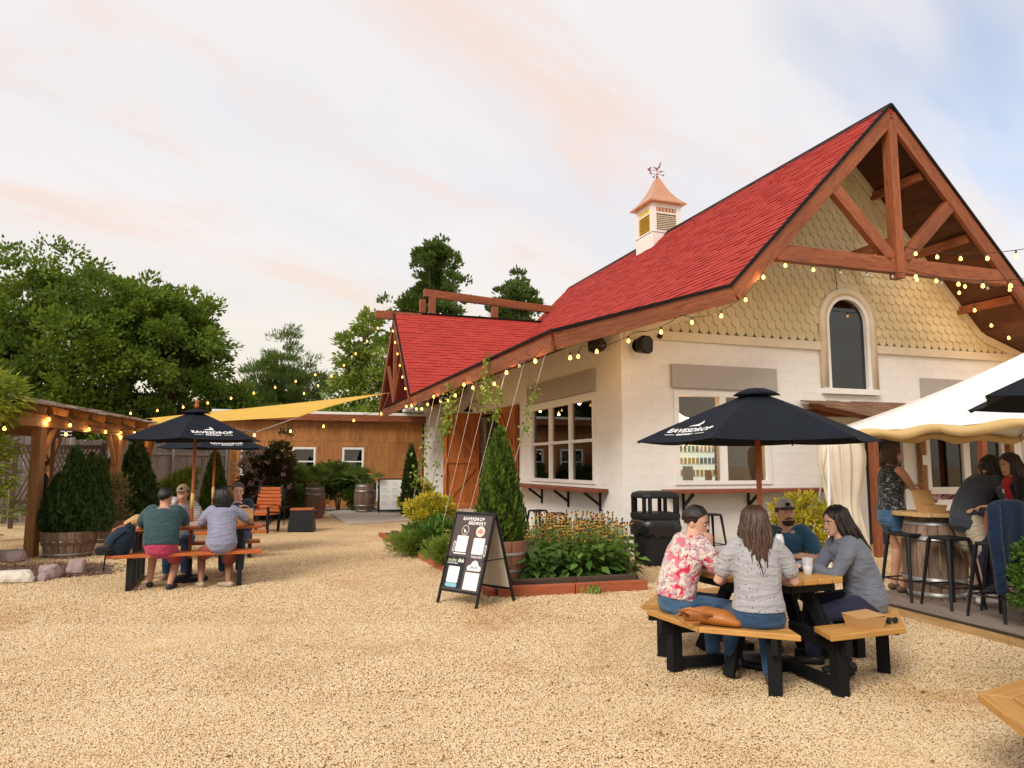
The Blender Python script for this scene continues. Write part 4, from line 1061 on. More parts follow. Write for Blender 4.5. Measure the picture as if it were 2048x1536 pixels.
def picnic_table(label, loc, rz, L=1.85):
    t = thing('picnic_table', label, 'picnic table', loc, rz, 'orange plank picnic tables')
    pm = MB().box((0, 0, 0), (L, .138, .04)).mesh('top_plank')
    for k in range(5): o = obj('top_plank', pm, M['orange_plank'], t, .006); o.location = (0, -.29 + .145 * k, .73)
    bm_ = MB().box((0, 0, 0), (L, .135, .04)).mesh('seat_plank')
    for s in (-1, 1):
        for k in range(2): o = obj('seat_plank', bm_, M['orange_plank'], t, .006); o.location = (0, s * (.60 + .142 * k), .44)
    for x in (-L / 2 + .27, L / 2 - .27):
        for s in (-1, 1):
            MB().box2((x - .03, s * .22 - .03, 0), (x + .03, s * .22 + .03, .71)).build('leg', M['black_metal'], t)
            MB().box2((x - .03, s * .67 - .04, .0), (x + .03, s * .67 + .04, .42)).build('leg', M['black_metal'], t)
        MB().box2((x - .025, -.72, .36), (x + .025, .72, .415)).build('seat_rail', M['black_metal'], t); MB().box2((x - .025, -.32, .655), (x + .025, .32, .705)).build('top_rail', M['black_metal'], t); MB().box2((x - .028, -.7, .005), (x + .028, .7, .05)).build('foot_rail', M['black_metal'], t)
    return t
TL = Vector((-4.45, 10.28, 0)); TL_A = R(20)
picnic_table('orange plank picnic table with four people and a dark umbrella', TL, TL_A)
TL2 = Vector((-5.35, 13.2, 0))
picnic_table('empty orange picnic table behind the occupied one', TL2, R(19))

# ---- umbrellas
def umbrella(label, loc, rz, rim, top, rad, group, ns=6, lettering=(3,), tilt=0, finial=False, base=True, pole_mat='pole_wood'):
    t = thing('patio_umbrella', label, 'umbrella', loc, rz, group)
    if 'pole_wood' not in M: wood('pole_wood', (.50, .15, .05), (.32, .08, .03), 'z', .4, 2)
    if 'pole_gold' not in M: plain('pole_gold', (.75, .45, .12), .35, .1)
    MB().tube([(0, 0, .02), (0, 0, top - .05)], .022, 12).build('pole', M[pole_mat], t, True)
    MB().tube([(0, 0, .98), (0, 0, 1.19)], .0245, 12).build('pole_joint', M['pole_gold'], t, True)
    if base: MB().lathe([(.25, 0), (.25, .04), (.2, .06), (.04, .08), (.035, .30), (0, .3)], 24).build('base', M['black_metal'], t, True)
    NV, NU = 7, 9
    def surf(k, a, r_):
        """panel k, a in 0..1 across, r_ in 0..1 from crown to rim"""
        A = 2 * math.pi * k / ns; B = 2 * math.pi * (k + 1) / ns
        p = Vector((math.cos(A), math.sin(A), 0)) * (1 - a) + Vector((math.cos(B), math.sin(B), 0)) * a
        rr_ = r_; sagm = 4 * a * (1 - a)
        pull = 1 - .045 * sagm * r_ ** 3
        z = top - (top - rim) * (r_ ** 1.08) - .028 * sagm * r_ ** 1.2 * (1.0 - .4 * r_)
        return Vector((p.x * rad * rr_ * pull, p.y * rad * rr_ * pull, z))
    m = MB()
    for k in range(ns):
        g = [[surf(k, i / NU, .03 + .97 * j / NV) for i in range(NU + 1)] for j in range(NV + 1)]
        vs_ = [p for r_ in g for p in r_]; w = NU + 1
        m.add(vs_, [(j * w + i, j * w + i + 1, (j + 1) * w + i + 1, (j + 1) * w + i) for j in range(NV) for i in range(NU)])
    c_ = m.mesh('canopy', True); bmx = bmesh.new(); bmx.from_mesh(c_); bmesh.ops.remove_doubles(bmx, verts=bmx.verts, dist=.0005); bmx.to_mesh(c_); bmx.free()
    c_.polygons.foreach_set('use_smooth', [True] * len(c_.polygons))
    co = obj('canopy', c_, M['navy_canvas'], t); sd_ = co.modifiers.new('thick', 'SOLIDIFY'); sd_.thickness = .004
    es = co.modifiers.new('edge', 'EDGE_SPLIT'); es.split_angle = R(14)
    m = MB()
    for k in range(ns):
        A = 2 * math.pi * k / ns; m.tube([(math.cos(A) * rad * r_, math.sin(A) * rad * r_, top - (top - rim) * r_ ** 1.08 - .018) for r_ in (.04, .35, .7, .985)], .008, 6)
        m.tube([(math.cos(A) * .03, math.sin(A) * .03, rim + .02), (math.cos(A) * rad * .5, math.sin(A) * rad * .5, top - (top - rim) * .5 - .02)], .007, 6)
    m.build('ribs', M['black_metal'], t)
    # vent cap
    m = MB(); cap = []
    for j in range(4):
        ring = []
        for i in range(ns * 4):
            A = 2 * math.pi * i / (ns * 4); q = abs(math.sin(A * ns / 2)); r_ = (.02, .08, .155, .20)[j] * rad * (1 - .07 * q); ring.append((math.cos(A) * r_, math.sin(A) * r_, top + (.028, .018, -.012, -.04)[j] + .012 * q * j / 3))
        cap.append(ring)
    m.rings(cap); m.build('vent_cap', M['navy_canvas'], t, True).modifiers.new('thick', 'SOLIDIFY').thickness = .004
    if finial: MB().lathe([(.012, 0), (.03, .02), (.034, .05), (.02, .075), (.03, .095), (.026, .12), (0, .14)], 12, (0, 0, top + .03)).build('finial', M['pole_wood'], t, True)
    # printed emblem and lettering lying on a panel
    for k in lettering:
        def onp(x, y):
            """x across in metres, y up the panel in metres from the rim"""
            L_ = 1.0; r_ = 1 - y / (rad * 1.04); half = rad * r_ * math.sin(math.pi / ns)
            a = .5 + x / (2 * max(half, .05)); return surf(k, a, r_) + Vector((0, 0, .006))
        def lay_text(s, size, y, sp=1.0, bold=.0):
            cu = bpy.data.curves.new('lettering', 'FONT'); cu.body = s; cu.size = size; cu.align_x = 'CENTER'; cu.align_y = 'CENTER'; cu.space_character = sp; cu.offset = bold; cu.resolution_u = 2
            tmp = bpy.data.objects.new('tmp', cu); me = bpy.data.meshes.new_from_object(tmp); bpy.data.objects.remove(tmp)
            for v in me.vertices: v.co = onp(v.co.x, y + v.co.y)
            me.materials.clear(); o = obj('lettering', me, M['white_print'], t); return o
        lay_text('EAVESDROP', .098, .20, 1.06, .003); lay_text('BREWERY', .042, .125, 1.2, .002)
        m = MB()
        for x0, x1 in ((-.26, -.14), (.14, .26)): m.add([onp(x0, .122), onp(x1, .122), onp(x1, .130), onp(x0, .130)], [(0, 1, 2, 3)])
        bird = [(-.10, .275), (-.02, .285), (.06, .275), (.03, .30), (.045, .33), (.02, .37), (.0, .385), (.012, .345), (-.01, .315), (-.06, .30)]
        m.add([onp(x, y) for x, y in bird], [tuple(range(len(bird)))]); m.build('emblem', M['white_print'], t)
    return t
ug = 'dark canvas patio umbrellas'
u1 = umbrella('dark umbrella with white lettering over the octagonal table', TR + Vector((-.03, 0, 0)), R(-7), 1.775, 2.19, .99, ug, lettering=(3,))
umbrella('dark umbrella tip at the right edge of the picture', Vector((3.24, 3.42, 0)), R(2), 1.90, 2.33, 1.04, ug, lettering=())
umbrella('dark umbrella with wooden finial over the occupied orange table', TL, R(-18), 1.93, 2.34, .95, ug, lettering=(5,), finial=True)
umbrella('dark umbrella behind the one with the finial', TL2, R(-22), 1.88, 2.25, .98, ug, lettering=(5,))

# ---- stools
def metal_stool(label, loc, rz, group, h=.72):
    t = thing('metal_stool', label, 'stool', loc, rz, group)
    m = MB(); m.rings([[(x * s_, y * s_, z) for x, y in ((-.15, -.12), (-.12, -.15), (.12, -.15), (.15, -.12), (.15, .12), (.12, .15), (-.12, .15), (-.15, .12))] for s_, z in ((1.0, h - .03), (1.02, h - .012), (.97, h), (.80, h - .004))]); m.build('seat', M['black_metal'], t)
    for sx in (-1, 1):
        for sy in (-1, 1): MB().tube([(sx * .13, sy * .13, h - .03), (sx * .205, sy * .205, 0)], [.026, .014], 6).build('leg', M['black_metal'], t)
    m = MB()
    for a, b in (((-1, -1), (1, -1)), ((1, -1), (1, 1)), ((1, 1), (-1, 1)), ((-1, 1), (-1, -1))): m.tube([(a[0] * .182, a[1] * .182, .22), (b[0] * .182, b[1] * .182, .22)], .009, 6)
    m.build('foot_rest', M['black_metal'], t); return t
sg = 'black metal bar stools'
metal_stool('black metal stool nearest the standing woman', (4.40, 8.28, .11), R(20), sg)
metal_stool('black metal stool in front of the barrel table', (4.60, 7.82, .11), R(12), sg)
js = metal_stool('black metal stool with a backrest draped in a navy jacket', (4.72, 7.22, .11), R(15), sg)
MB().tube([(-.14, -.13, .70), (-.16, -.14, 1.02)], .013, 6).tube([(.14, -.13, .70), (.16, -.14, 1.02)], .013, 6).box((0, -.14, 1.0), (.36, .02, .12)).build('backrest', M['black_metal'], js)
metal_stool('black metal stool the woman in the red shirt sits on', (5.05, 7.55, .11), R(30), sg)
bs = 'black metal stools under the wall counters'
for k, (u, lb) in enumerate(((1.35, 'black stool under the front counter, left of the umbrella pole'), (2.25, 'black stool under the front counter, middle one'), (3.2, 'black stool under the front counter, behind the man in the cap'), (4.0, 'black stool under the right end of the front counter'))):
    w = Bw(u, -.62, 0); metal_stool(lb, w, YAW + R(10 * k), bs, .74)
for k, (v, lb) in enumerate(((1.6, 'black stool under the side counter, nearest the corner'), (2.6, 'black stool under the side counter, second from the corner'), (3.9, 'black stool under the side counter, nearest the barn door'))):
    w = Bw(-.62, v, 0); metal_stool(lb, w, YAW + R(15 * k), bs, .66)
# ---- barrel table on the deck
bt = barrel('upright wine barrel with a round wooden top on the deck', (4.74, 8.36, .11), .90, .27, .335, name='barrel_table', cat='table', hoops=(.07, .25, .75, .93))
w8 = 2 * .42 / 5
circ = [(.40 * math.cos(2 * math.pi * k / 28), .40 * math.sin(2 * math.pi * k / 28)) for k in range(28)]
for k in range(5): plank_poly('top_plank', clip(clip(circ, 0, 1, -.42 + w8 * (k + 1) - .003), 0, -1, .42 - w8 * k - .003), .905, .945, M['edging_tan'], bt, 0)

# ---- litter bin
tb = thing('litter_bin', 'black plastic litter bin with open sides beside the white gable wall', 'bin', (2.32, 12.0, 0), R(14))
def oct_ring(r_, z, c=.24): return [(x * r_, y * r_, z) for x, y in ((-1, -1 + c), (-1 + c, -1), (1 - c, -1), (1, -1 + c), (1, 1 - c), (1 - c, 1), (-1 + c, 1), (-1, 1 - c))]
MB().rings([oct_ring(.27, .0), oct_ring(.28, .04), oct_ring(.295, .68), oct_ring(.30, .72)]).build('body', M['black_plastic'], tb, bevel=.008)
MB().rings([oct_ring(.31, .70), oct_ring(.325, .74), oct_ring(.325, .80), oct_ring(.30, .82)]).build('collar', M['black_plastic'], tb, bevel=.006)
m = MB()
for x, y in oct_ring(.285, 0) and [(p[0], p[1]) for p in oct_ring(.285, 0)]: m.box((x, y, .93), (.05, .05, .28))
m.build('posts', M['black_plastic'], tb)
MB().rings([oct_ring(.315, 1.05), oct_ring(.32, 1.08), oct_ring(.30, 1.13), oct_ring(.22, 1.16), oct_ring(.05, 1.165)]).build('lid', M['black_plastic'], tb, bevel=.01)
m = MB(); rd = random.Random(5); rr = []
for j, (z, s_) in enumerate(((.71, 1.0), (.66, 1.06), (.58, 1.09), (.52, 1.06), (.47, 1.045))):
    rr.append([((.315 * s_ + rd.uniform(-.012, .012)) * max(-1, min(1, 1.25 * math.cos(a))), (.315 * s_ + rd.uniform(-.012, .012)) * max(-1, min(1, 1.25 * math.sin(a))), z + rd.uniform(-.03, .03) * (j > 0)) for a in [2 * math.pi * i / 36 for i in range(36)]])
m.rings(rr, cap=False).build('bin_bag', M['bin_bag'], tb, True)

# ---- black cube side table with wood top, red chair, metal chairs
t = thing('side_table', 'black box side table with a slatted red wood top', 'side table', (-5.1, 18.0, 0), R(8))
MB().rings([[(x * s_, y * s_, z) for x, y in ((-1, -1), (1, -1), (1, 1), (-1, 1))] for s_, z in ((.30, .0), (.25, .50))]).build('body', M['black_metal'], t)
for k in range(4):
    for j in range(2): o = MB().box((0, 0, 0), (.26, .122, .03)).build('slat', M['orange_plank'], t); o.location = (-.133 + .266 * j, -.195 + .13 * k, .518)
def slat_chair(label, loc, rz):
    t = thing('slatted_chair', label, 'chair', loc, rz)
    for k in range(7): o = MB().box((0, 0, 0), (.62, .025, .07)).build('back_slat', M['orange_plank'], t); o.location = (0, .28 + .02 * k, .50 + .085 * k)
    for k in range(5): o = MB().box((0, 0, 0), (.62, .09, .025)).build('seat_slat', M['orange_plank'], t); o.location = (0, -.22 + .1 * k, .42)
    for sx in (-1, 1):
        MB().beam((sx * .29, -.26, 0), (sx * .29, -.26, .60), .05, .06).build('leg', M['black_metal'], t); MB().beam((sx * .29, .25, 0), (sx * .29, .42, 1.10), .05, .06).build('leg', M['black_metal'], t)
        MB().box2((sx * .29 - .04, -.3, .60), (sx * .29 + .04, .33, .63)).build('arm_rest', M['orange_plank'], t)
slat_chair('red slatted garden chair behind the man in navy', (-5.95, 17.6, 0), R(-10))
def wire_table(label, loc, h=1.0):
    t = thing('bistro_table', label, 'table', loc, R(10)); MB().box((0, 0, h), (1.5, .5, .03)).build('top', M['black_metal'], t)
    for x in (-.7, .7):
        for y in (-.22, .22): MB().tube([(x, y, 0), (x, y, h)], .013, 6).build('leg', M['black_metal'], t)
wire_table('black wire high table in front of the flowering bush', (-7.3, 20.3, 0))
def wire_chair(label, loc, rz):
    t = thing('metal_chair', label, 'chair', loc, rz, 'black metal chairs by the shed')
    MB().box((0, 0, .45), (.42, .42, .025)).build('seat', M['black_metal'], t); MB().box((0, .21, .76), (.42, .02, .26)).build('backrest', M['black_metal'], t)
    for sx in (-1, 1):
        MB().tube([(sx * .2, -.2, 0), (sx * .2, -.2, .45)], .014, 6).build('leg', M['black_metal'], t); MB().tube([(sx * .2, .24, 0), (sx * .2, .21, .45), (sx * .2, .23, .9)], .014, 6).build('leg', M['black_metal'], t)
wire_chair('black metal chair beside the wine barrel with palm fronds', (-6.95, 21.2, 0), R(-20))
wire_chair('black metal chair facing away, left of the side table', (-6.2, 19.9, 0), R(170))
t = MB().box2((-.07, -.025, 0), (.07, .025, .62)).build('wood_board', M['shelf_wood']); t.location = (-5.78, 22.05, .0); t.rotation_euler = (R(-8), R(14), R(10)); tag(t, 'brown wooden board leaning on the wine barrel', 'board')

# ================================================================ signs
sgn_ = thing('a_frame_sign', 'dark brown A-frame sign reading EAVESDROP BREWERY by the flower bed', 'sign', (-.63, 8.475, 0), math.atan2(-.39, .47))
plain('sign_brown', (.075, .050, .048), .55, .1, 6, .05); plain('sign_tan', (.62, .55, .46), .6, .05); plain('sign_black', (.008, .010, .011), .5, .1)
plain('sticker_cyan', (.22, .50, .62), .5, .05); plain('sticker_cream', (.80, .68, .58), .6, .06); plain('sticker_pink', (.72, .25, .22), .6, .1); plain('sticker_white', (.80, .80, .80), .5, .03)
plain('moby_green', (.42, .55, .30), .5, .05); plain('wifi_blue', (.10, .20, .30), .5, .05)
HF = .30      # half width
TILT = math.atan2(.32, 1.02); ct, st = math.cos(TILT), math.sin(TILT); ZL = 1.07
FM = Matrix(((1, 0, 0, 0), (0, ct, st, 0), (0, -st, ct, 0), (0, 0, 0, 1)))    # front panel frame: local z runs up the panel, -y faces the yard
FM = Matrix.Rotation(-TILT, 4, 'X'); BM = Matrix.Translation((0, .66, 0)) @ Matrix.Rotation(TILT, 4, 'X')
def sp(name, mb_, mat, Mx, bev=0, parent=sgn_): o = mb_.build(name, mat, parent, bevel=bev); o.matrix_local = Mx; return o
for nm, Mx in (('front', FM), ('back', BM)):
    m = MB()
    for sx in (-1, 1): m.box2((sx * HF - .013, -.013, 0), (sx * HF + .013, .013, ZL))
    m.box2((-HF + .013, -.012, ZL - .03), (HF - .013, .012, ZL)); m.box2((-HF + .013, -.012, .14), (HF - .013, .012, .165)); sp('frame', m, M['black_metal'], Mx)
fp = sp('front_panel', MB().box2((-HF + .012, -.006, .16), (HF - .012, .006, ZL - .02)), M['sign_brown'], FM)
sp('back_panel', MB().box2((-HF + .012, -.006, .16), (HF - .012, .006, ZL - .02)), M['sign_tan'], BM)
MB().tube([(HF - .01, .12, .50), (HF - .01, .54, .50)], .008, 6).tube([(-HF + .01, .12, .50), (-HF + .01, .54, .50)], .008, 6).build('hinge_bar', M['black_metal'], sgn_)
def face(x, z, d_=.0075): return (x, -d_, z)
def decal(name, poly, mat, d_=.0085): n = len(poly); MB().prism([(x, z) for x, z in poly], -.006, -d_, lambda x, z, dd: (x, dd, z)).build(name, M[mat], fp)
def circle(cx, cz, rx, rz_, n=28): return [(cx + rx * math.cos(2 * math.pi * k / n), cz + rz_ * math.sin(2 * math.pi * k / n)) for k in range(n)]
def rect(x0, x1, z0, z1): return [(x0, z0), (x1, z0), (x1, z1), (x0, z1)]
def rrect(x0, x1, z0, z1, r_=.012):
    out = []
    for cx, cz, a0 in ((x1 - r_, z1 - r_, 0), (x0 + r_, z1 - r_, 90), (x0 + r_, z0 + r_, 180), (x1 - r_, z0 + r_, 270)): out += [(cx + r_ * math.cos(R(a0 + 22.5 * i)), cz + r_ * math.sin(R(a0 + 22.5 * i))) for i in range(5)]
    return out
def stext(s, size, x, z, mat, bold=.001, sp_=1.1, align='CENTER'): text(s, size, M[mat], fp, M4=frame_of((x, -.009, z), (1, 0, 0), (0, 0, 1)), extrude=.0008, spacing=sp_, bold=bold, align=align)
stext('EAVESDROP', .052, .0, .99, 'white_print', .0015, 1.25); stext('BREWERY', .052, .065, .94, 'white_print', .0015, 1.25)
decal('ring_badge', circle(-.10, .855, .055, .058), 'white_print', .0075); decal('ring_badge', circle(-.10, .855, .050, .053), 'sign_brown', .0085)
decal('bird', [(-.135, .875), (-.10, .86), (-.07, .83), (-.055, .815), (-.08, .835), (-.11, .825), (-.115, .85)], 'white_print', .0095)
decal('round_badge', circle(.14, .85, .068, .062), 'sticker_cream', .0075)
decal('badge_motif', [(.09, .845), (.115, .87), (.14, .885), (.165, .87), (.19, .845), (.165, .825), (.115, .825)], 'sticker_pink', .0085)
decal('label_plate', rrect(-.20, -.025, .60, .79), 'sticker_white'); decal('label_plate', rrect(.065, .24, .585, .775), 'sticker_white')
decal('cup_handle', rrect(-.245, -.215, .60, .72, .013), 'white_print', .0072); decal('cup_handle', rrect(-.238, -.222, .61, .71, .007), 'sign_brown', .008)
decal('cup_handle', rrect(.255, .282, .57, .70, .013), 'white_print', .0072); decal('cup_handle', rrect(.261, .276, .58, .69, .007), 'sign_brown', .008)
decal('underline', rect(-.215, -.02, .575, .588), 'white_print'); stext('TAKE-OUT', .034, .16, .555, 'white_print', .0008)
decal('black_panel', rect(-.286, .005, .185, .545), 'sign_black', .0072)
stext('moby', .062, -.20, .50, 'moby_green', .001, .95); stext('dick', .062, -.065, .50, 'white_print', .001, .95); stext('HOUSE OF KABOB', .018, -.19, .465, 'white_print', .0004)
decal('label_plate', rrect(-.235, -.06, .245, .43), 'sticker_white'); decal('name_plate', rrect(-.24, -.06, .195, .24, .02), 'sticker_cyan')
cl_ = [(.055, .40), (.245, .40), (.262, .42), (.25, .45), (.215, .465), (.195, .505), (.155, .52), (.115, .50), (.095, .465), (.06, .455), (.045, .43)]
decal('cloud', cl_, 'sticker_white'); stext('WI-FI', .045, .152, .435, 'wifi_blue', .0012)
decal('label_plate', rrect(.04, .255, .185, .38, .004), 'sticker_white')
m = MB()      # folded strap hanging on the rear panel
m.tube([(.02, .36, .46), (.10, .36, .40), (.13, .35, .46), (.07, .35, .48), (.02, .36, .42), (.05, .37, .33), (.10, .36, .38)], .022, 8); m.build('strap', M['sign_black'], sgn_, True)
# white menu board by the shed
mbd = thing('menu_board', 'white A-frame menu board standing on the concrete pad', 'sign', (-3.95, 24.1, .035), R(14))
for s_, mx in ((0, Matrix.Rotation(-.2, 4, 'X')), (1, Matrix.Translation((0, .55, 0)) @ Matrix.Rotation(.2, 4, 'X'))):
    m = MB()
    for sx in (-1, 1): m.box2((sx * .38 - .018, -.018, 0), (sx * .38 + .018, .018, 1.12))
    m.box2((-.36, -.017, 1.085), (.36, .017, 1.12)); m.box2((-.36, -.017, .04), (.36, .017, .10)); o = m.build('frame', M['black_metal'], mbd); o.matrix_local = mx
    o = MB().box2((-.362, -.006, .10), (.362, .006, 1.085)).build('panel', M['sticker_white'], mbd); o.matrix_local = mx
    if s_ == 0:
        for k in range(4):
            for c_ in (-1, 1):
                q = MB().box2((c_ * .17 - .13, -.010, .22 + k * .22), (c_ * .17 + .13, -.007, .225 + k * .22)).box2((c_ * .17 - .13, -.010, .26 + k * .22), (c_ * .17 + .11, -.007, .275 + k * .22)).box2((c_ * .17 - .13, -.010, .30 + k * .22), (c_ * .17 + .09, -.007, .315 + k * .22)).box2((c_ * .17 - .13, -.010, .34 + k * .22), (c_ * .17 + .05, -.007, .365 + k * .22)).build('text_block', M['notice_grey'], mbd); q.matrix_local = mx
t = thing('standing_notice', 'small white notice board behind the menu board', 'sign', (-4.35, 24.5, .035), R(10))
MB().box2((-.16, -.02, .35), (.16, .02, 1.0)).build('panel', M['sticker_white'], t); MB().box2((-.12, -.024, .78), (.12, -.021, .86)).build('print', M['sign_black'], t); MB().tube([(0, 0, 0), (0, 0, .9)], .02, 6).build('post', M['black_metal'], t)

# ================================================================ shade sail
def sail():
    cs = [Vector((-9.3, 17.6, 2.50)), Vector((-5.0, 20.3, 2.72)), Vector((-2.75, 20.2, 3.50)), Vector((-6.2, 17.6, 2.55))]
    A, B_, C_, D_ = Vector((-9.25, 17.9, 2.54)), Vector((-11.0, 22, 2.98)), Vector((-3.45, 20.4, 3.60)), Vector((-4.95, 17.0, 2.70))
    n = 18; m = MB(); g = []
    for j in range(n + 1):
        for i in range(n + 1):
            u, v = i / n, j / n
            e = lambda s: .10 * 4 * s * (1 - s)
            u2 = .5 + (u - .5) * (1 - e(v)); v2 = .5 + (v - .5) * (1 - e(u))
            p = A * (1 - u2) * (1 - v2) + D_ * u2 * (1 - v2) + B_ * (1 - u2) * v2 + C_ * u2 * v2
            p.z -= .12 * 16 * u * (1 - u) * v * (1 - v) * .5 + .02 * 4 * u * (1 - u) * (1 - v); g.append(p)
    m.add(g, [(j * (n + 1) + i, j * (n + 1) + i + 1, (j + 1) * (n + 1) + i + 1, (j + 1) * (n + 1) + i) for j in range(n) for i in range(n)])
    t = thing('shade_sail', 'yellow shade sail stretched between the pergola and the brewery', 'shade sail')
    c_ = m.build('cloth', M['sail_yellow'], t, True); c_.modifiers.new('thick', 'SOLIDIFY').thickness = .006
    MB().tube([C_, Bw(-1.9, 15.2, 3.5)], .012, 6).tube([D_, (-5.35, 15.2, 2.25), TL2 + Vector((0, 0, 2.3))], .012, 6).tube([A, pt(AL, 0, 2.45)], .012, 6).tube([B_, (-12, 22.5, 2.5)], .012, 6).build('tie_ropes', M['rope'], t)
sail()

# ================================================================ white canopy, folded canopy, awning
tn = thing('white_canopy', 'white market canopy with scalloped valance over the deck', 'canopy')
cA, cB, cC, cD = Vector((3.86, 8.92, 1.97)), Vector((4.62, 5.55, 1.97)), Vector((7.6, 6.3, 1.97)), Vector((6.8, 9.75, 1.97)); cP = Vector((5.78, 7.65, 2.93))
m = MB(); N = 14
for a, b in ((cA, cB), (cB, cC), (cC, cD), (cD, cA)):
    g = []
    for j in range(N + 1):
        for i in range(N + 1):
            e_ = a + (b - a) * (i / N); p = cP + (e_ - cP) * (j / N); p.z -= .16 * math.sin(math.pi * j / N) * (.4 + .6 * math.sin(math.pi * i / N)); p.z -= .02 * math.sin(i * 1.7) * (j / N); g.append(p)
    m.add(g, [(j * (N + 1) + i, j * (N + 1) + i + 1, (j + 1) * (N + 1) + i + 1, (j + 1) * (N + 1) + i) for j in range(N) for i in range(N)])
m.build('cloth', M['white_canvas'], tn, True).modifiers.new('thick', 'SOLIDIFY').thickness = .003
m = MB()
for a, b in ((cA, cB), (cB, cC), (cC, cD), (cD, cA)):
    n = 42; up_, lo_ = [], []
    for i in range(n + 1):
        p = a + (b - a) * (i / n); p.z -= .02 * math.sin(i / n * N * 1.7); up_.append(p.copy()); q = p.copy(); q.z -= .075 + .03 * abs(math.sin(math.pi * i / n * 4)); q += (p - cP) * Vector((1, 1, 0)).length * .004 * math.sin(i * .9); lo_.append(q)
    m.add(up_ + lo_, [(i, i + 1, n + 1 + i + 1, n + 1 + i) for i in range(n)])
plain('valance_lit_gold', (.66, .46, .20), .8, .08, 3, .15, 6)  # warm light on the valance is painted into this gold tone
m.build('valance', M['valance_lit_gold'], tn, True).modifiers.new('thick', 'SOLIDIFY').thickness = .003
for p in (cC, cD): MB().tube([(p.x, p.y, 0), p], .02, 8).build('pole', M['white_paint'], tn)
MB().tube([(3.80, 8.93, 0), cA], .02, 8).build('pole', M['white_paint'], tn)
# closed beige canopy
def folded(label, loc):
    t = thing('folded_canopy', label, 'canopy', loc, R(20)); rd = random.Random(8)
    zs = [0.02, .25, .55, .85, 1.2, 1.55, 1.85, 2.05, 2.14]; rs = [.34, .33, .30, .22, .30, .36, .38, .30, .10]; rg = []
    ph = [rd.uniform(0, 6) for _ in range(4)]
    for z, r_ in zip(zs, rs):
        rg.append([((r_ * (1 + .16 * math.sin(7 * a + ph[0] + z * 1.1) + .10 * math.sin(13 * a + ph[1] - z))) * math.cos(a) * 1.15, (r_ * (1 + .16 * math.sin(7 * a + ph[0] + z) + .1 * math.sin(13 * a + ph[1]))) * math.sin(a) * .8, z + .05 * math.sin(3 * a + ph[2])) for a in [2 * math.pi * k / 64 for k in range(64)]])
    MB().rings(rg).build('cloth', M['beige_canvas'], t, True).modifiers.new('s', 'SUBSURF').levels = 1
    MB().tube([(-.45, -.1, .0), (-.30, 0, 1.3), (-.05, 0, 2.2)], .012, 6).build('pole', M['white_paint'], t)
folded('folded beige canopy standing behind the octagonal table', (6.0, 13.35, 0))
# shake awning on the gable wall
aw_ = thing('shake_awning', 'small shake roofed awning on brown posts against the gable wall', 'awning', Bw(0, 0, 0), YAW)
rd = random.Random(6)
for c_ in range(5):
    x = 3.85
    while x < 9.6:
        w = rd.uniform(.22, .42); o = MB().box((0, 0, 0), (w - .015, .42, .022)).build('shake', M['shake_brown'], aw_); o.location = (x + w / 2, -1.62 + .34 * c_, 2.44 + .085 * c_ + rd.uniform(0, .025)); o.rotation_euler = (R(13 + rd.uniform(-2, 2)), 0, rd.uniform(-.03, .03)); x += w
rail('beam', (3.95, -1.55, 2.28), (9.5, -1.55, 2.28), .1, .18, M['beam_red'], aw_)
rail('beam', (3.95, -.06, 2.60), (9.5, -.06, 2.60), .08, .14, M['beam_red'], aw_)
for u in (4.1, 6.7, 9.4): rail('post', (u, -1.55, 0), (u, -1.55, 2.19), .12, .12, M['beam_red'], aw_, up=(0, 1, 0))
for u in (6.85, 9.38): rail('post', (u, -.08, 0), (u, -.08, 2.53), .14, .1, M['pergola_beam2'], aw_, up=(0, 1, 0))
for k in range(8): rail('rafter', (4.1 + k * .75, -1.7, 2.36), (4.1 + k * .75, -.04, 2.75), .05, .09, M['beam_red'], aw_)
# ================================================================ trees and plants
rng = np.random.default_rng(5)
leafmat('leaf_oak', [(.030, .066, .008), (.065, .125, .013), (.125, .205, .022), (.21, .285, .034)])
leafmat('leaf_dark', [(.016, .040, .011), (.034, .074, .016), (.062, .112, .022), (.09, .15, .033)])
leafmat('leaf_willow', [(.040, .075, .018), (.078, .13, .03), (.12, .18, .042), (.16, .22, .06)])
leafmat('leaf_light', [(.09, .15, .02), (.17, .24, .035), (.25, .32, .055), (.32, .38, .085)])
leafmat('leaf_bamboo', [(.10, .15, .015), (.19, .25, .02), (.31, .36, .035), (.42, .44, .06)])
leafmat('leaf_thuja', [(.025, .055, .008), (.05, .10, .012), (.09, .155, .018), (.14, .20, .028)], trans=.2)
leafmat('leaf_thuja_dark', [(.016, .038, .011), (.030, .066, .016), (.058, .105, .024)], trans=.15)
leafmat('leaf_yellow', [(.10, .16, .02), (.42, .38, .03), (.68, .52, .04), (.75, .62, .10)])
leafmat('leaf_broad', [(.03, .075, .012), (.055, .13, .02), (.09, .19, .03), (.13, .24, .04)], .4, .25)
leafmat('leaf_fern', [(.13, .20, .03), (.22, .31, .05), (.32, .40, .08)])
leafmat('leaf_box', [(.035, .085, .012), (.07, .15, .02), (.12, .22, .035)], trans=.25)
leafmat('leaf_burgundy', [(.018, .012, .014), (.04, .02, .024), (.06, .05, .03)])
leafmat('petal_pink', [(.55, .36, .42), (.70, .52, .56), (.78, .66, .68)])
leafmat('petal_orange', [(.80, .30, .02), (.90, .45, .05), (.92, .60, .16)], trans=.2)
leafmat('leaf_palm', [(.05, .10, .02), (.10, .17, .03), (.16, .23, .05)])
leafmat('leaf_dry', [(.16, .13, .06), (.24, .19, .10), (.12, .14, .06)])
plain('flower_cone', (.035, .016, .012), .8)
plain('stem_green', (.10, .16, .04), .7)
plain('twig', (.10, .065, .045), .85)
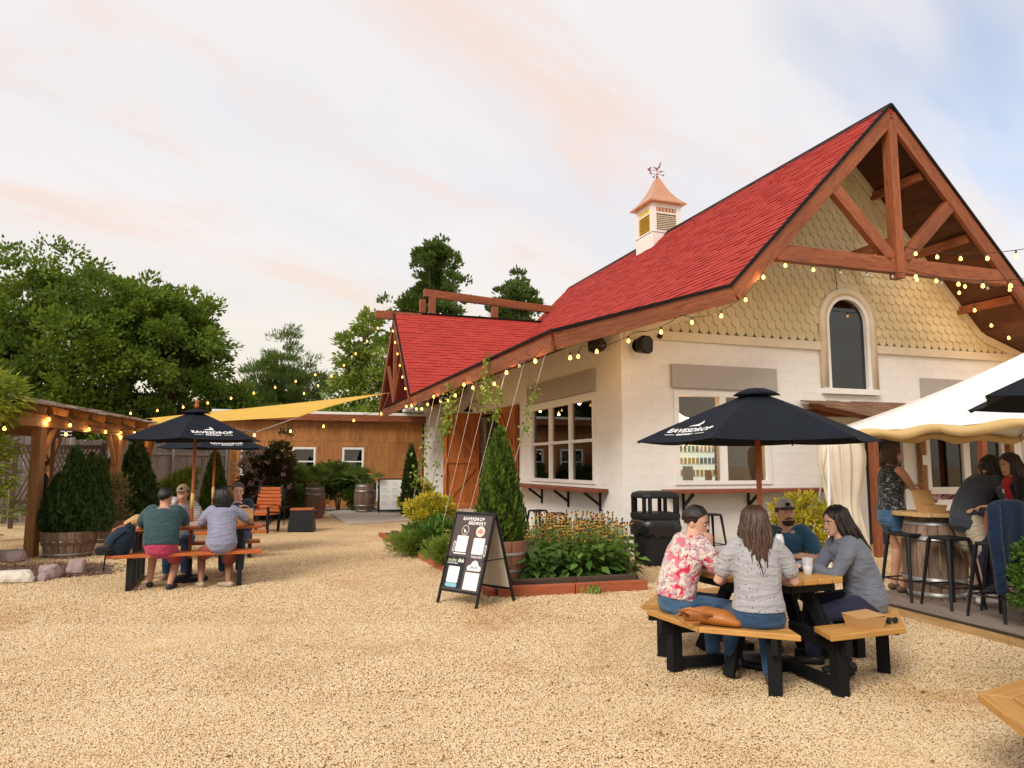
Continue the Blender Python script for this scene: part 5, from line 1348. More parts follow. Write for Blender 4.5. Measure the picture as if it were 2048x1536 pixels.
def unit(a): return a / (np.linalg.norm(a, axis=-1, keepdims=True) + 1e-9)
def crown(blobs, nclump, nleaf, cl_r, leaf, wid, up=.25, droop=0.0, fill=.45, spread=1.0):
    """leaf clumps spread over and through overlapping ellipsoids -> arrays for leaf_mesh"""
    B = np.array([b[0] for b in blobs], float); Rr = np.array([b[1] for b in blobs], float)
    vol = Rr.prod(1) ** .67; pick = rng.choice(len(B), nclump, p=vol / vol.sum())
    d = unit(rng.normal(size=(nclump, 3))); rad = np.where(rng.random(nclump) < fill, rng.random(nclump) ** .5 * .9, rng.uniform(.86, 1.06, nclump))
    C = B[pick] + d * Rr[pick] * rad[:, None]
    ct_ = rng.random(nclump); cs = rng.uniform(.6, 1.35, nclump) * cl_r
    idx = np.repeat(np.arange(nclump), nleaf)
    ld = unit(rng.normal(size=(len(idx), 3)) * [1, 1, .75]); lr = rng.random(len(idx)) ** .5
    P = C[idx] + ld * (cs[idx] * lr)[:, None] * [1, 1, .7]
    out = unit(d[idx] * .8 + ld * spread + [0, 0, up - droop])
    N = unit(ld * .7 + rng.normal(size=ld.shape) * .55 + [0, 0, .75])
    tint = np.clip(ct_[idx] * .55 + rng.random(len(idx)) * .45, 0, 1)
    L = leaf * rng.uniform(.65, 1.25, len(idx))
    return P, N, out, L, L * wid, tint, C
def tree(name, label, loc, blobs, trunk_h, trunk_r, nclump, nleaf, cl_r, leaf, wid, mat, up=.25, droop=0.0, fill=.45, group='trees behind the yard', limbs=14):
    t = thing(name, label, 'tree', loc, 0, group)
    P, N, U, L, W, ti, C = crown(blobs, nclump, nleaf, cl_r, leaf, wid, up, droop, fill)
    obj('crown', leaf_mesh('crown', P, N, U, L, W, .06, ti), M[mat], t)
    m = MB(); top = max(b[0][2] for b in blobs); m.tube([(0, 0, -.1), (.05, .03, trunk_h * .5), (-.04, .05, trunk_h), (0, 0, top)], [trunk_r * 1.3, trunk_r, trunk_r * .8, trunk_r * .15], 9)
    for k in rng.choice(len(C), min(limbs, len(C)), replace=False):
        c = C[k]; z0 = min(trunk_h + rng.uniform(-.3, .5) * trunk_h, c[2] - .3); mid = ((c[0]) * .45, c[1] * .45, z0 + (c[2] - z0) * .6); m.tube([(0, 0, max(.5, z0)), mid, tuple(c)], [trunk_r * .45, trunk_r * .28, trunk_r * .08], 6)
    m.build('trunk', M['bark'], t, True); return t
def blobset(n, rx, rz, zc, seed, br=(.35, .6), top_taper=.5):
    rd = random.Random(seed); out = []
    for k in range(n):
        a = rd.uniform(0, 6.28); h = rd.uniform(-1, 1); rr_ = math.sqrt(max(0, 1 - h * h)) * rd.uniform(.3, .85) * (1 - top_taper * max(0, h) * .6)
        s = rd.uniform(*br) * rx; out.append(((math.cos(a) * rr_ * rx, math.sin(a) * rr_ * rx, zc + h * rz * .85), (s, s, s * rd.uniform(.65, .9))))
    return out
def tufts(n, rx, rz, zc, seed, r=(.3, .55)):
    rd = random.Random(seed); out = []
    for k in range(n): a = rd.uniform(0, 6.28); e = rd.uniform(.1, 1.45); q = rd.uniform(.88, 1.12); s_ = rd.uniform(*r); out.append(((math.cos(a) * math.cos(e) * rx * q, math.sin(a) * math.cos(e) * rx * q, zc + math.sin(e) * rz * q), (s_, s_, s_ * rd.uniform(.7, 1.3))))
    return out
tree('oak_tree', 'tallest broad oak at the far left behind the pergola', (-19.6, 30, 0), blobset(20, 4.1, 4.0, 6.0, 1) + tufts(26, 3.9, 4.1, 6.2, 71), 3.2, .28, 430, 95, .58, .20, .62, 'leaf_oak')
tree('oak_tree', 'broad dark oak right of the tallest left tree', (-15.9, 29.5, 0), blobset(18, 3.6, 3.3, 5.3, 2) + tufts(24, 3.4, 3.4, 5.5, 72), 2.6, .24, 390, 95, .56, .195, .62, 'leaf_oak')
tree('oak_tree', 'smaller oak with a ragged branch at the right end of the left tree row', (-14.3, 30.5, 0), blobset(13, 2.1, 3.4, 5.1, 3) + tufts(14, 2.0, 3.3, 5.2, 73, (.25, .45)) + [((1.55, -.3, 8.0), (.55, .55, .5)), ((1.9, -.2, 6.6), (.5, .5, .4))], 2.6, .2, 260, 90, .46, .185, .62, 'leaf_oak')
tree('oak_tree', 'dark oak half hidden at the left edge of the picture', (-23.5, 28.5, 0), blobset(12, 3.4, 3.6, 5.4, 4), 2.6, .25, 240, 80, .62, .26, .62, 'leaf_dark')
tree('willow_tree', 'feathery conical grey green tree left of the shade sail end', (-12.0, 38, 0), [((0, 0, 6.9), (1.0, 1.0, 1.9)), ((-.9, 0, 5.4), (1.3, 1.3, 1.8)), ((1.0, 0, 5.3), (1.3, 1.3, 1.9)), ((0, 0, 4.5), (2.1, 2.1, 2.0)), ((1.4, 0, 3.6), (1.3, 1.3, 1.6)), ((-1.5, 0, 3.5), (1.3, 1.3, 1.6))], 3, .16, 420, 80, .42, .24, .22, 'leaf_willow', .9, 0, .3)
tree('maple_tree', 'slender light green tree left of the cross gable', (-6.75, 33.5, 0), [((.1, 0, 8.0), (.6, .6, 1.2)), ((-.6, 0, 6.9), (.7, .7, .8)), ((.6, 0, 6.6), (.9, .9, 1.0)), ((-.3, 0, 5.6), (1.1, 1.1, 1.0)), ((.7, 0, 5.0), (1.1, 1.1, 1.1)), ((-.9, 0, 4.4), (.9, .9, .9)), ((0, 0, 3.5), (1.5, 1.5, 1.2))], 3.5, .12, 165, 44, .40, .24, .66, 'leaf_light', .2, 0, .4)
def spire(label, loc, h, w, z0, seed):
    rd = random.Random(seed); bl = []
    for k in range(46):
        f_ = rd.random() ** .8; z = z0 + (h - z0) * f_; r_ = w * (1 - f_) ** .75 * rd.uniform(.35, 1.0); a = rd.uniform(0, 6.28); bl.append(((math.cos(a) * r_, math.sin(a) * r_, z), (.34, .34, .75)))
    for k in range(9): a = rd.uniform(0, 6.28); r_ = rd.uniform(0, w * .6); bl.append(((math.cos(a) * r_, math.sin(a) * r_, h - rd.uniform(0, 1.3)), (.22, .22, .8)))
    return tree('sweetgum_tree', label, loc, bl, z0, .2, 300, 46, .30, .27, .5, 'leaf_dark', .9, 0, .6)
def ragged(label, loc, zc, rx, rz, seed):
    rd = random.Random(seed); bl = []
    for k in range(26):
        f_ = rd.random(); r_ = rx * (1 - f_) ** .6 * rd.uniform(.2, .95); a = rd.uniform(0, 6.28); bl.append(((math.cos(a) * r_, math.sin(a) * r_, zc - rz + 1.75 * rz * f_), (.52, .52, .42)))
    for k in range(20):
        r_ = rx * math.sqrt(rd.random()) * .95; a = rd.uniform(0, 6.28); bl.append(((math.cos(a) * r_ * 1.05, math.sin(a) * r_, zc + rz * (1.0 - 1.15 * (r_ / rx) ** 1.3) - .3 + rd.uniform(-.3, .3)), (.17, .17, .62)))
    return tree('sweetgum_tree', label, loc, bl, zc - rz, .16, 520, 54, .34, .24, .5, 'leaf_gum', .9, 0, .6)
leafmat('leaf_gum', [(.020, .048, .012), (.040, .082, .018), (.070, .125, .024), (.11, .17, .035)])
ragged('tall ragged dark tree rising behind the cross gable ridge', (-4.2, 38, 0), 10.3, 2.55, 3.5, 11)
ragged('dark tree between the timber frame and main roof', (.4, 41, 0), 9.4, 2.45, 3.0, 12)
def shrubmass(name, label, loc, blobs, nclump, nleaf, cl_r, leaf, wid, mat, cat='shrub', group=None, up=.3, fill=.4, stems=8, stem_r=.015, rz=0):
    t = thing(name, label, cat, loc, rz, group); P, N, U, L, W, ti, C = crown(blobs, nclump, nleaf, cl_r, leaf, wid, up, 0, fill); P[:, 2] = np.maximum(P[:, 2], .02)
    obj('foliage', leaf_mesh('foliage', P, N, U, L, W, .06, ti), M[mat], t)
    m = MB()
    for k in rng.choice(len(C), min(stems, len(C)), replace=False): c = C[k]; m.tube([(c[0] * .12, c[1] * .12, 0), (c[0] * .5, c[1] * .5, c[2] * .55), tuple(c)], [stem_r, stem_r * .7, stem_r * .3], 5)
    m.build('stems', M['twig'], t, True); return t
for k, (x, y, h, lb, mt) in enumerate(((-14.5, 33, 4.0, 'dark shrub in the hedge behind the left umbrella', 'leaf_dark'), (-11.0, 33, 4.2, 'green shrub in the hedge left of the feathery tree', 'leaf_oak'), (-9.2, 34, 3.9, 'yellow green shrub above the middle of the shade sail', 'leaf_light'), (-12.6, 35, 4.6, 'dull green shrub at the foot of the feathery tree', 'leaf_willow'), (-4.6, 36, 5.0, 'dark shrub behind the slender light green tree', 'leaf_dark'), (-11.6, 31.2, 5.3, 'tall green shrub filling the gap beside the oaks', 'leaf_oak'), (-13.2, 37, 5.2, 'dull green shrub far behind the gap beside the oaks', 'leaf_dark'), (-8.0, 37, 4.6, 'green shrub between the feathery tree and the slender one', 'leaf_oak'))):
    shrubmass('hedge_shrub', lb, (x, y, 0), blobset(8, 1.5, h / 2 - .2, h / 2, 20 + k, (.4, .6)), 170, 70, .45, .22, .6, mt, group='shrubs behind the shed')
# ---- arborvitae
def thuja(label, loc, h, w, n, leaf=.085, mat='leaf_thuja', z0=0.0, group='conical evergreens', tops=1):
    t = thing('arborvitae', label, 'evergreen', loc, 0, group); f_ = rng.random(n) ** .62; z = z0 + (h - z0) * (1 - f_) ; a = rng.uniform(0, 2 * np.pi, n)
    prof = np.clip(np.minimum(1.0, f_ ** .62 * 1.12) * np.where(f_ > .86, 1 - (f_ - .86) * 1.6, 1), .03, None)
    lump = 1 + .13 * np.sin(a * 5 + z * 7) * np.sin(z * 9 + a * 2) + .08 * np.sin(a * 11 - z * 17)
    r_ = w / 2 * prof * lump * (rng.uniform(.62, 1.03, n))
    P = np.stack([np.cos(a) * r_, np.sin(a) * r_, z], 1); o_ = np.stack([np.cos(a), np.sin(a), np.zeros(n)], 1)
    U = unit(o_ * rng.uniform(.15, .7, (n, 1)) + [0, 0, 1] + rng.normal(size=(n, 3)) * .22); N = unit(np.cross(U, o_) * rng.choice([-1, 1], (n, 1)) * .6 + o_ * .7 + rng.normal(size=(n, 3)) * .3)
    L = leaf * rng.uniform(.6, 1.3, n); ti = np.clip(.5 + .3 * np.sin(a * 6 + z * 11) + rng.normal(0, .22, n), 0, 1)
    obj('foliage', leaf_mesh('foliage', P, N, U, L, L * .42, .05, ti), M[mat], t); MB().tube([(0, 0, z0 - .1), (0, 0, h * .9)], [.035, .01], 6).build('trunk', M['bark'], t); return t
thuja('conical arborvitae in the reddish barrel behind the menu sign', (-.16, 9.66, .55), 1.50, .60, 16000, .07, z0=.0)
for dx, dy, h, w, lb in ((-.27, .05, 1.0, .52, 'left dark conical evergreen in the half barrel'), (.05, -.05, 1.47, .62, 'tallest dark conical evergreen in the half barrel'), (.40, .08, 1.32, .50, 'right dark conical evergreen in the half barrel')):
    thuja(lb, (-7.75 + dx, 13.0 + dy, .40), h, w, 6500, .09, 'leaf_thuja_dark')
thuja('broad dark conical evergreen behind the left umbrella pole', (-9.0, 17.6, 0), 2.15, 1.1, 8000, .12, 'leaf_thuja_dark')
thuja('bright green evergreen against the fence right of the umbrella poles', (-8.25, 20.4, 0), 1.95, .75, 5000, .11)
thuja('small bright evergreen by the pergola end', (-9.75, 17.0, 0), 1.85, .42, 3000, .1)
thuja('thin bright evergreen beside the pergola back post', (-9.45, 17.3, 0), 1.75, .36, 3000, .1)
thuja('slim dark evergreen at the corner of shed and brewery', (-3.1, 22.6, .03), 2.15, .62, 5000, .1, 'leaf_thuja_dark')
shrubmass('fence_shrub', 'loose yellow green shrub in front of the grey fence', (-8.75, 19.3, 0), blobset(6, .5, .6, .9, 41, (.4, .6)), 60, 50, .22, .12, .4, 'leaf_light')
shrubmass('fence_shrub', 'dry twiggy shrub in the grey half barrel', (-8.45, 15.6, .4), blobset(6, .42, .5, .5, 42, (.4, .6)), 70, 40, .2, .09, .35, 'leaf_dry', stems=16)
shrubmass('flowering_bush', 'dark leaved bush with pale pink blossoms before the shed', (-7.15, 21.6, 0), [((0, 0, .8), (.75, .7, .8)), ((.25, 0, 1.6), (.4, .4, .6)), ((-.35, 0, 1.45), (.4, .4, .5)), ((.38, .1, 2.1), (.2, .2, .45))], 190, 70, .2, .11, .5, 'leaf_burgundy')
n = 70; Cc = np.concatenate([rng.normal([-.5, -.35, 1.75], [.22, .15, .25], (46, 3)), rng.normal([.05, -.45, 1.3], [.3, .15, .4], (24, 3))]); idx = np.repeat(np.arange(n), 26); P = Cc[idx] + rng.normal(0, .035, (len(idx), 3)); U = rng.normal(size=P.shape)
fl = obj('blossoms', leaf_mesh('blossoms', P, rng.normal(size=P.shape), U, .05, .045), M['petal_pink'], bpy.data.objects['flowering_bush']); fl['kind'] = 'stuff'
for k, (x, y, h, w, mt, lb) in enumerate(((-7.05, 22.6, .8, .55, 'leaf_broad', 'leafy green bush left of the palm barrel'), (-6.0, 25.6, 1.35, .75, 'leaf_dark', 'dark rounded bush between the two wine barrels'), (-5.35, 25.7, 1.1, .5, 'leaf_dark', 'dark bush touching the second wine barrel'), (-7.2, 24.6, 1.2, .8, 'leaf_dark', 'dark bush below the middle shed window'), (-3.05, 23.9, .8, .42, 'leaf_yellow', 'yellow tinged plant behind the menu board'))):
    shrubmass('garden_bush', lb, (x, y, 0), blobset(6, w, h / 2, h / 2 + .05, 50 + k, (.45, .65)), 110, 60, .24, .13, .5, mt, group='bushes along the shed')
def palm(label, loc, n=16, L=.75):
    t = thing('palm', label, 'palm', loc, 0, 'small palms in the wine barrels'); P = []; U = []; N = []; Ls = []
    m = MB()
    for k in range(n):
        a = rng.uniform(0, 6.28); e = rng.uniform(.25, 1.25); d_ = np.array([math.cos(a) * math.cos(e), math.sin(a) * math.cos(e), math.sin(e)]); l_ = L * rng.uniform(.55, .8); tip = d_ * l_; m.tube([(0, 0, 0), tuple(tip)], [.008, .005], 4)
        s = np.cross(d_, [0, 0, 1]); s /= np.linalg.norm(s); up_ = np.cross(s, d_)
        for j in range(15):
            b = -1.35 + 2.7 * j / 14; u = d_ * math.cos(b) + s * math.sin(b) - [0, 0, .12]; P.append(tip); U.append(u); N.append(up_ + rng.normal(0, .1, 3)); Ls.append(L * .5 * rng.uniform(.8, 1.1))
    obj('fronds', leaf_mesh('fronds', np.array(P), np.array(N), np.array(U), np.array(Ls), .035, .02), M['leaf_palm'], t); m.build('stems', M['stem_green'], t); return t
palm('fan palm growing from the wine barrel left of the concrete pad', (-6.05, 22.6, .88)); palm('fan palm in the barrel below the rightmost shed window', (-4.9, 24.5, .92), 14, .8)
# wood chips over the mulch patch
n = 2600; a = rng.uniform(0, 6.28, n); r_ = np.sqrt(rng.random(n)) * 1.12; P = np.stack([-7.15 + np.cos(a) * r_ * 1.2, 11.15 + np.sin(a) * r_ * .92, .055 - .045 * r_ + rng.random(n) * .02], 1); U = rng.normal(size=(n, 3)) * [1, 1, .25]
leafmat('chip', [(.07, .035, .02), (.16, .085, .05), (.28, .17, .11)], trans=.0)
o = obj('wood_chips', leaf_mesh('wood_chips', P, rng.normal(size=(n, 3)) * .35 + [0, 0, 1], U, rng.uniform(.03, .075, n), .018), M['chip']); tag(o, 'loose wood chips over the mulch patch', kind='stuff')
# ---- shrub on the left edge
bl = [((0, 0, .7), (.7, .6, .6)), ((.1, 0, 1.6), (.55, .5, .6)), ((0, 0, 2.4), (.65, .5, .55)), ((.25, 0, 2.75), (.45, .4, .35)), ((-.5, .2, 1.4), (.6, .6, 1.0)), ((-.6, .2, 2.6), (.6, .5, .4))]
shrubmass('bamboo_shrub', 'tall yellow green leafy shrub at the left edge beside the pergola', (-8.75, 11.7, 0), bl, 330, 46, .22, .135, .25, 'leaf_bamboo', up=-.1, fill=.35, stems=26, stem_r=.012)
shrubmass('garden_bush', 'dense clipped green bush at the right edge on the deck', (5.02, 6.72, .1), blobset(16, .40, .36, .44, 61, (.4, .6)), 420, 46, .075, .038, .6, 'leaf_box', fill=.3)
shrubmass('variegated_shrub', 'yellow variegated shrub behind the man in the cap', (4.72, 12.1, 0), [((0, 0, .8), (.42, .38, .28)), ((-.15, 0, .4), (.38, .35, .35)), ((.2, 0, .45), (.35, .35, .35))], 200, 34, .1, .075, .42, 'leaf_yellow', group='yellow variegated shrubs')
shrubmass('variegated_shrub', 'yellow topped shrub in the flower bed near the barn door', (-1.55, 13.9, .07), [((0, 0, .72), (.42, .40, .22)), ((.1, 0, .5), (.40, .38, .3))], 200, 34, .1, .075, .42, 'leaf_yellow', group='yellow variegated shrubs')
shrubmass('garden_bush', 'green leafy plant at the foot of the yellow topped shrub', (-1.5, 13.1, .07), blobset(6, .45, .25, .3, 62, (.4, .6)), 120, 40, .13, .13, .45, 'leaf_broad')
shrubmass('fern_plant', 'pale green feathery plant at the tip of the flower bed', (-1.75, 13.0, .07), blobset(6, .36, .15, .18, 63, (.35, .5)), 90, 46, .12, .09, .16, 'leaf_fern', up=.7)
shrubmass('fern_plant', 'pale green feathery plant left of the menu sign', (-1.0, 11.4, .07), blobset(7, .34, .15, .2, 64, (.35, .5)), 100, 46, .12, .09, .16, 'leaf_fern', up=.7)
# ---- black-eyed susans and broad leaves in the bed (nobody could count them)
def susans(region, n, h, label, seed):
    r_ = np.random.default_rng(seed); pts__ = []
    while len(pts__) < n:
        x, y = r_.uniform(region[0], region[1]), r_.uniform(region[2], region[3])
        if x > region[4](y): continue
        pts__.append((x, y))
    t = thing('coneflowers', label, 'flowers'); t['kind'] = 'stuff'
    PP = []; UU = []; NN = []; LL = []; st = MB(); cn = MB(); lp = []; lu = []
    for x, y in pts__:
        hh = h * r_.uniform(.7, 1.08); lean = r_.normal(0, .06, 2); top = np.array([x + lean[0], y + lean[1], hh])
        st.tube([(x, y, .05), ((x + top[0]) / 2, (y + top[1]) / 2, hh * .55), tuple(top)], .004, 3, False)
        cn.ell(tuple(top + [0, 0, .008]), (.013, .013, .016), 6, 4)
        k = 11; a = r_.uniform(0, 6) + np.arange(k) * 6.283 / k; fade = r_.random()
        for b in a:
            if fade < .22: break
            PP.append(top); UU.append([math.cos(b), math.sin(b), r_.uniform(-.55, .15)]); NN.append([0, 0, 1]); LL.append(.046 * r_.uniform(.8, 1.15))
        for j in range(9): zz = hh * r_.uniform(.15, .85); lp.append([x + lean[0] * zz / hh, y + lean[1] * zz / hh, zz]); lu.append([*r_.normal(0, 1, 2), .5])
    obj('petals', leaf_mesh('petals', np.array(PP), np.array(NN) + r_.normal(0, .2, (len(PP), 3)), np.array(UU), np.array(LL), .019), M['petal_orange'], t)
    st.build('stems', M['stem_green'], t); cn.build('cones', M['flower_cone'], t, True)
    obj('leaves', leaf_mesh('leaves', np.array(lp), r_.normal(0, .3, (len(lp), 3)) + [0, 0, 1], np.array(lu), .11, .035), M['leaf_fern'], t)
susans((.35, 1.62, 9.95, 12.4, lambda y: 1.70 + (y - 9.6) * .09), 460, .76, 'orange black-eyed flowers crowding the right of the flower bed', 1)
susans((-.9, .25, 10.2, 12.6, lambda y: 9), 150, .6, 'scattered orange flowers behind the menu sign', 2)
def broad(region, n, L, label, seed, h=.35):
    r_ = np.random.default_rng(seed); x = r_.uniform(region[0], region[1], n); y = r_.uniform(region[2], region[3], n) + (x - region[0]) * .27; z = r_.uniform(.12, h, n) + r_.random(n) * .12 * (y - region[2])
    a = r_.uniform(-2.6, -.5, n); U = np.stack([np.cos(a), np.sin(a), r_.uniform(-.7, .25, n)], 1); N = np.stack([np.cos(a) * .6, np.sin(a) * .6, np.ones(n)], 1) + r_.normal(0, .3, (n, 3))
    o = obj('broad_leaves', leaf_mesh('broad_leaves', np.stack([x, y, z], 1), N, U, L * r_.uniform(.6, 1.2, n), L * .48, .10), M['leaf_broad']); tag(o, label, 'ground cover', kind='stuff')
broad((.12, 1.68, 9.42, 10.2), 620, .20, 'broad dark green leaves spilling over the front timber', 3, .50)
broad((-.35, .0, 9.6, 10.4), 60, .14, 'green leaves around the base of the barrel planter', 5, .25)
# weeds at the timber
for x, y, lb in ((1.02, 9.25, 'small weed growing at the front of the red timber'), (-1.62, 12.9, 'grassy weeds at the left edge of the flower bed')):
    n = 60; P = np.array([x, y, 0]) + rng.normal(0, .05, (n, 3)) * [1, 1, 0]; U = rng.normal(0, .5, (n, 3)) + [0, 0, 1]; o = obj('weed', leaf_mesh('weed', P, rng.normal(size=(n, 3)), U, .12, .018), M['leaf_fern']); tag(o, lb, 'weed')
# ---- ropes from the eave to the bed and vines climbing them
rp = []
for k in range(9):
    v = -1.0 + .98 * k; top_ = Bw(-1.86, v, 3.34); s = k / 8; bot = Vector((-.42 - 1.75 * s, 10.15 + 4.9 * s, .08)); rp.append((top_, bot))
    o = MB().tube([top_, (top_ + bot) / 2 + Vector((0, 0, -.02)), bot], .0055, 6).build('rope', M['rope']); tag(o, ('taut pale rope from eave to flower bed, ' + ['nearest the front corner', 'second', 'third', 'fourth', 'fifth', 'sixth', 'seventh', 'eighth', 'farthest one by the barn door'][k] + ('' if k in (0, 8) else ' from the front corner')), 'rope', 'vine ropes along the side eave')
def vine(label, path, n, spread, leaf=.11, mat='leaf_light'):
    t = thing('climbing_vine', label, 'vine'); pts_ = [Vector(p) for p in path]; MB().tube(pts_, .006, 5).build('stem', M['stem_green'], t); seg = np.array([tuple(p) for p in pts_])
    i = rng.integers(0, len(seg) - 1, n); f_ = rng.random(n)[:, None]; P = seg[i] * (1 - f_) + seg[i + 1] * f_ + rng.normal(0, spread, (n, 3)); U = rng.normal(0, .8, (n, 3)) + [0, 0, -.5]
    obj('leaves', leaf_mesh('leaves', P, rng.normal(size=(n, 3)) + [0, -.8, .6], U, leaf * rng.uniform(.6, 1.2, n), leaf * .6, .05), M[mat], t)
a, b = rp[6]; vine('dense leafy vine hanging from the middle of the side eave', [a + Vector((.3, -.2, .25)), a, a + (b - a) * .2, a + (b - a) * .36], 300, .10)
vine('thin vine trailing down a rope beside the barn door', [a + (b - a) * .3, a + (b - a) * .5, a + (b - a) * .75], 45, .07)
a, b = rp[3]; vine('bushy vine on the fascia above the ropes', [a + Vector((.05, -.1, .32)), a + Vector((0, 0, .1)), a + (b - a) * .10, a + (b - a) * .22], 240, .085, .10)
a, b = rp[2]; vine('short vine climbing a rope in front of the side window', [a + (b - a) * .12, a + (b - a) * .22, a + (b - a) * .30], 50, .05)
a, b = rp[0]; vine('sparse vine climbing the rope nearest the corner', [a + (b - a) * .15, a + (b - a) * .3, a + (b - a) * .42], 60, .05, .08)
a, b = rp[8]; vine('pale vine near the far end of the side eave', [a + (b - a) * .25, a + (b - a) * .5, a + (b - a) * .7], 90, .10)

# stray dry leaves on the gravel
n = 170; y = rng.uniform(3.6, 11, n); x = rng.uniform(-.72, .72, n) * y; P = np.stack([x, y, np.full(n, .012)], 1); U = rng.normal(size=(n, 3)) * [1, 1, .15]
leafmat('leaf_fallen', [(.09, .05, .025), (.20, .11, .05), (.14, .13, .05)], trans=.1)
o = obj('fallen_leaves', leaf_mesh('fallen_leaves', P, rng.normal(size=(n, 3)) * .3 + [0, 0, 1], U, rng.uniform(.02, .05, n), .02, .1), M['leaf_fallen']); tag(o, 'a few dry leaves scattered over the gravel', kind='stuff')
# ================================================================ people
def skinmat(name, col):
    m, nt, b, out = _mat(name); t = nd(nt, 'ShaderNodeTexCoord'); n = nd(nt, 'ShaderNodeTexNoise', {'Vector': t.outputs['Object'], 'Scale': 9, 'Detail': 5})
    nt.links.new(ramp(nt, n.outputs['Fac'], [(.3, mul(col, .86)), (.55, col), (.75, (min(1, col[0] * 1.1), col[1] * .98, col[2] * .95))]), b.inputs['Base Color'])
    b.inputs['Roughness'].default_value = .52; b.inputs['Subsurface Weight'].default_value = .08; b.inputs['Subsurface Radius'].default_value = (.012, .005, .003); b.inputs['Specular IOR Level'].default_value = .35; return m
skinmat('skin_fair', (.62, .36, .26)); skinmat('skin_tan', (.56, .31, .205)); skinmat('skin_warm', (.55, .29, .185)); skinmat('skin_brown', (.30, .145, .085))
def cloth(name, col, var=.18, rough=.9, fold=.38):
    m, nt, b, out = _mat(name); t = nd(nt, 'ShaderNodeTexCoord')
    n = nd(nt, 'ShaderNodeTexNoise', {'Vector': t.outputs['Object'], 'Scale': 7, 'Detail': 4}); c = ramp(nt, n.outputs['Fac'], [(.3, mul(col, 1 - var)), (.7, mul(col, 1 + var * .6))])
    nt.links.new(c, b.inputs['Base Color']); b.inputs['Roughness'].default_value = rough; b.inputs['Specular IOR Level'].default_value = .2; b.inputs['Sheen Weight'].default_value = .15
    mp_ = nd(nt, 'ShaderNodeMapping', {0: t.outputs['Object'], 'Rotation': (.3, .5, .2), 'Scale': (1, 1, 2.6)})
    f_ = nd(nt, 'ShaderNodeTexNoise', {'Vector': mp_.outputs[0], 'Scale': 5.5, 'Detail': 3, 'Distortion': 1.2}); w = nd(nt, 'ShaderNodeTexNoise', {'Vector': t.outputs['Object'], 'Scale': 260, 'Detail': 2})
    h = nd(nt, 'ShaderNodeMath', {0: f_.outputs['Fac'], 1: nd(nt, 'ShaderNodeMath', {0: w.outputs['Fac'], 1: .03}, operation='MULTIPLY').outputs[0]}, operation='ADD')
    bp = nd(nt, 'ShaderNodeBump', {'Height': h.outputs[0], 'Strength': fold, 'Distance': .09}); nt.links.new(bp.outputs[0], b.inputs['Normal'])
    return m, nt, b, t, c
cloth('tee_teal', (.035, .075, .085)); cloth('tee_lavender', (.26, .27, .38)); cloth('tee_navy', (.022, .032, .065)); cloth('tee_blue', (.035, .115, .20)); cloth('jacket_grey', (.15, .165, .21)); cloth('pants_navy', (.025, .025, .055))
cloth('denim', (.055, .12, .22), .3); cloth('denim_dark', (.03, .075, .16), .3); cloth('shorts_red', (.30, .06, .045)); cloth('shorts_pink', (.45, .05, .12)); cloth('shorts_khaki', (.50, .42, .30)); cloth('cloth_black', (.012, .012, .014)); cloth('tee_charcoal', (.05, .055, .07)); cloth('tee_red', (.40, .03, .03)); cloth('jacket_navy', (.006, .018, .048)); cloth('cap_beige', (.42, .32, .19)); cloth('cap_grey', (.42, .38, .35)); cloth('sock_white', (.7, .69, .66))
plain('shoe_white', (.72, .70, .66), .6); plain('shoe_dark', (.03, .028, .027), .6); plain('shoe_tan', (.42, .33, .22), .7); plain('sandal', (.10, .06, .04), .6)
def patt(name, base, marks, scale, thr, fold=.5, scale2=None):
    m, nt, b, t, c = cloth(name, base, .06, .9, fold)
    for i, (col, sc_, lo, hi, seed) in enumerate(marks):
        mp_ = nd(nt, 'ShaderNodeMapping', {0: t.outputs['Object'], 'Location': (seed, seed * 1.7, seed * .6)})
        n = nd(nt, 'ShaderNodeTexNoise', {'Vector': mp_.outputs[0], 'Scale': sc_, 'Detail': 2, 'Distortion': 1.6}); c = mixc(nt, ramp(nt, n.outputs['Fac'], [(lo, (0, 0, 0)), (hi, (1, 1, 1))]), c, col)
    nt.links.new(c, b.inputs['Base Color']); return m
patt('shirt_floral', (.70, .60, .53), [((.50, .34, .38), 14, .52, .56, 1.0), ((.66, .16, .22), 9, .57, .60, 4.0), ((.55, .03, .07), 11, .62, .64, 7.0), ((.30, .20, .26), 22, .63, .66, 2.0)], 1, 1)
def dotted():
    m, nt, b, t, c = cloth('tee_dotted', (.38, .375, .40), .10); v = nd(nt, 'ShaderNodeTexVoronoi', {'Vector': t.outputs['Object'], 'Scale': 30})
    c = mixc(nt, ramp(nt, v.outputs['Distance'], [(.13, (1, 1, 1)), (.19, (0, 0, 0))]), c, (.09, .05, .06)); nt.links.new(c, b.inputs['Base Color'])
dotted()
patt('top_floral_dark', (.020, .022, .026), [((.38, .33, .26), 34, .62, .64, 3.0), ((.16, .20, .24), 40, .63, .66, 8.0)], 1, 1)
def plaid():
    m, nt, b, t, c = cloth('shirt_plaid', (.50, .48, .45), .06); wv_ = nd(nt, 'ShaderNodeTexWave', {'Vector': t.outputs['Object'], 'Scale': 9}); wz = nd(nt, 'ShaderNodeTexWave', {'Vector': t.outputs['Object'], 'Scale': 9}, bands_direction='Z')
    c = mixc(nt, ramp(nt, wv_.outputs['Fac'], [(.6, (0, 0, 0)), (.75, (.7, .7, .7))]), c, (.20, .20, .22)); c = mixc(nt, ramp(nt, wz.outputs['Fac'], [(.6, (0, 0, 0)), (.75, (.6, .6, .6))]), c, (.15, .15, .18)); nt.links.new(c, b.inputs['Base Color'])
plaid()
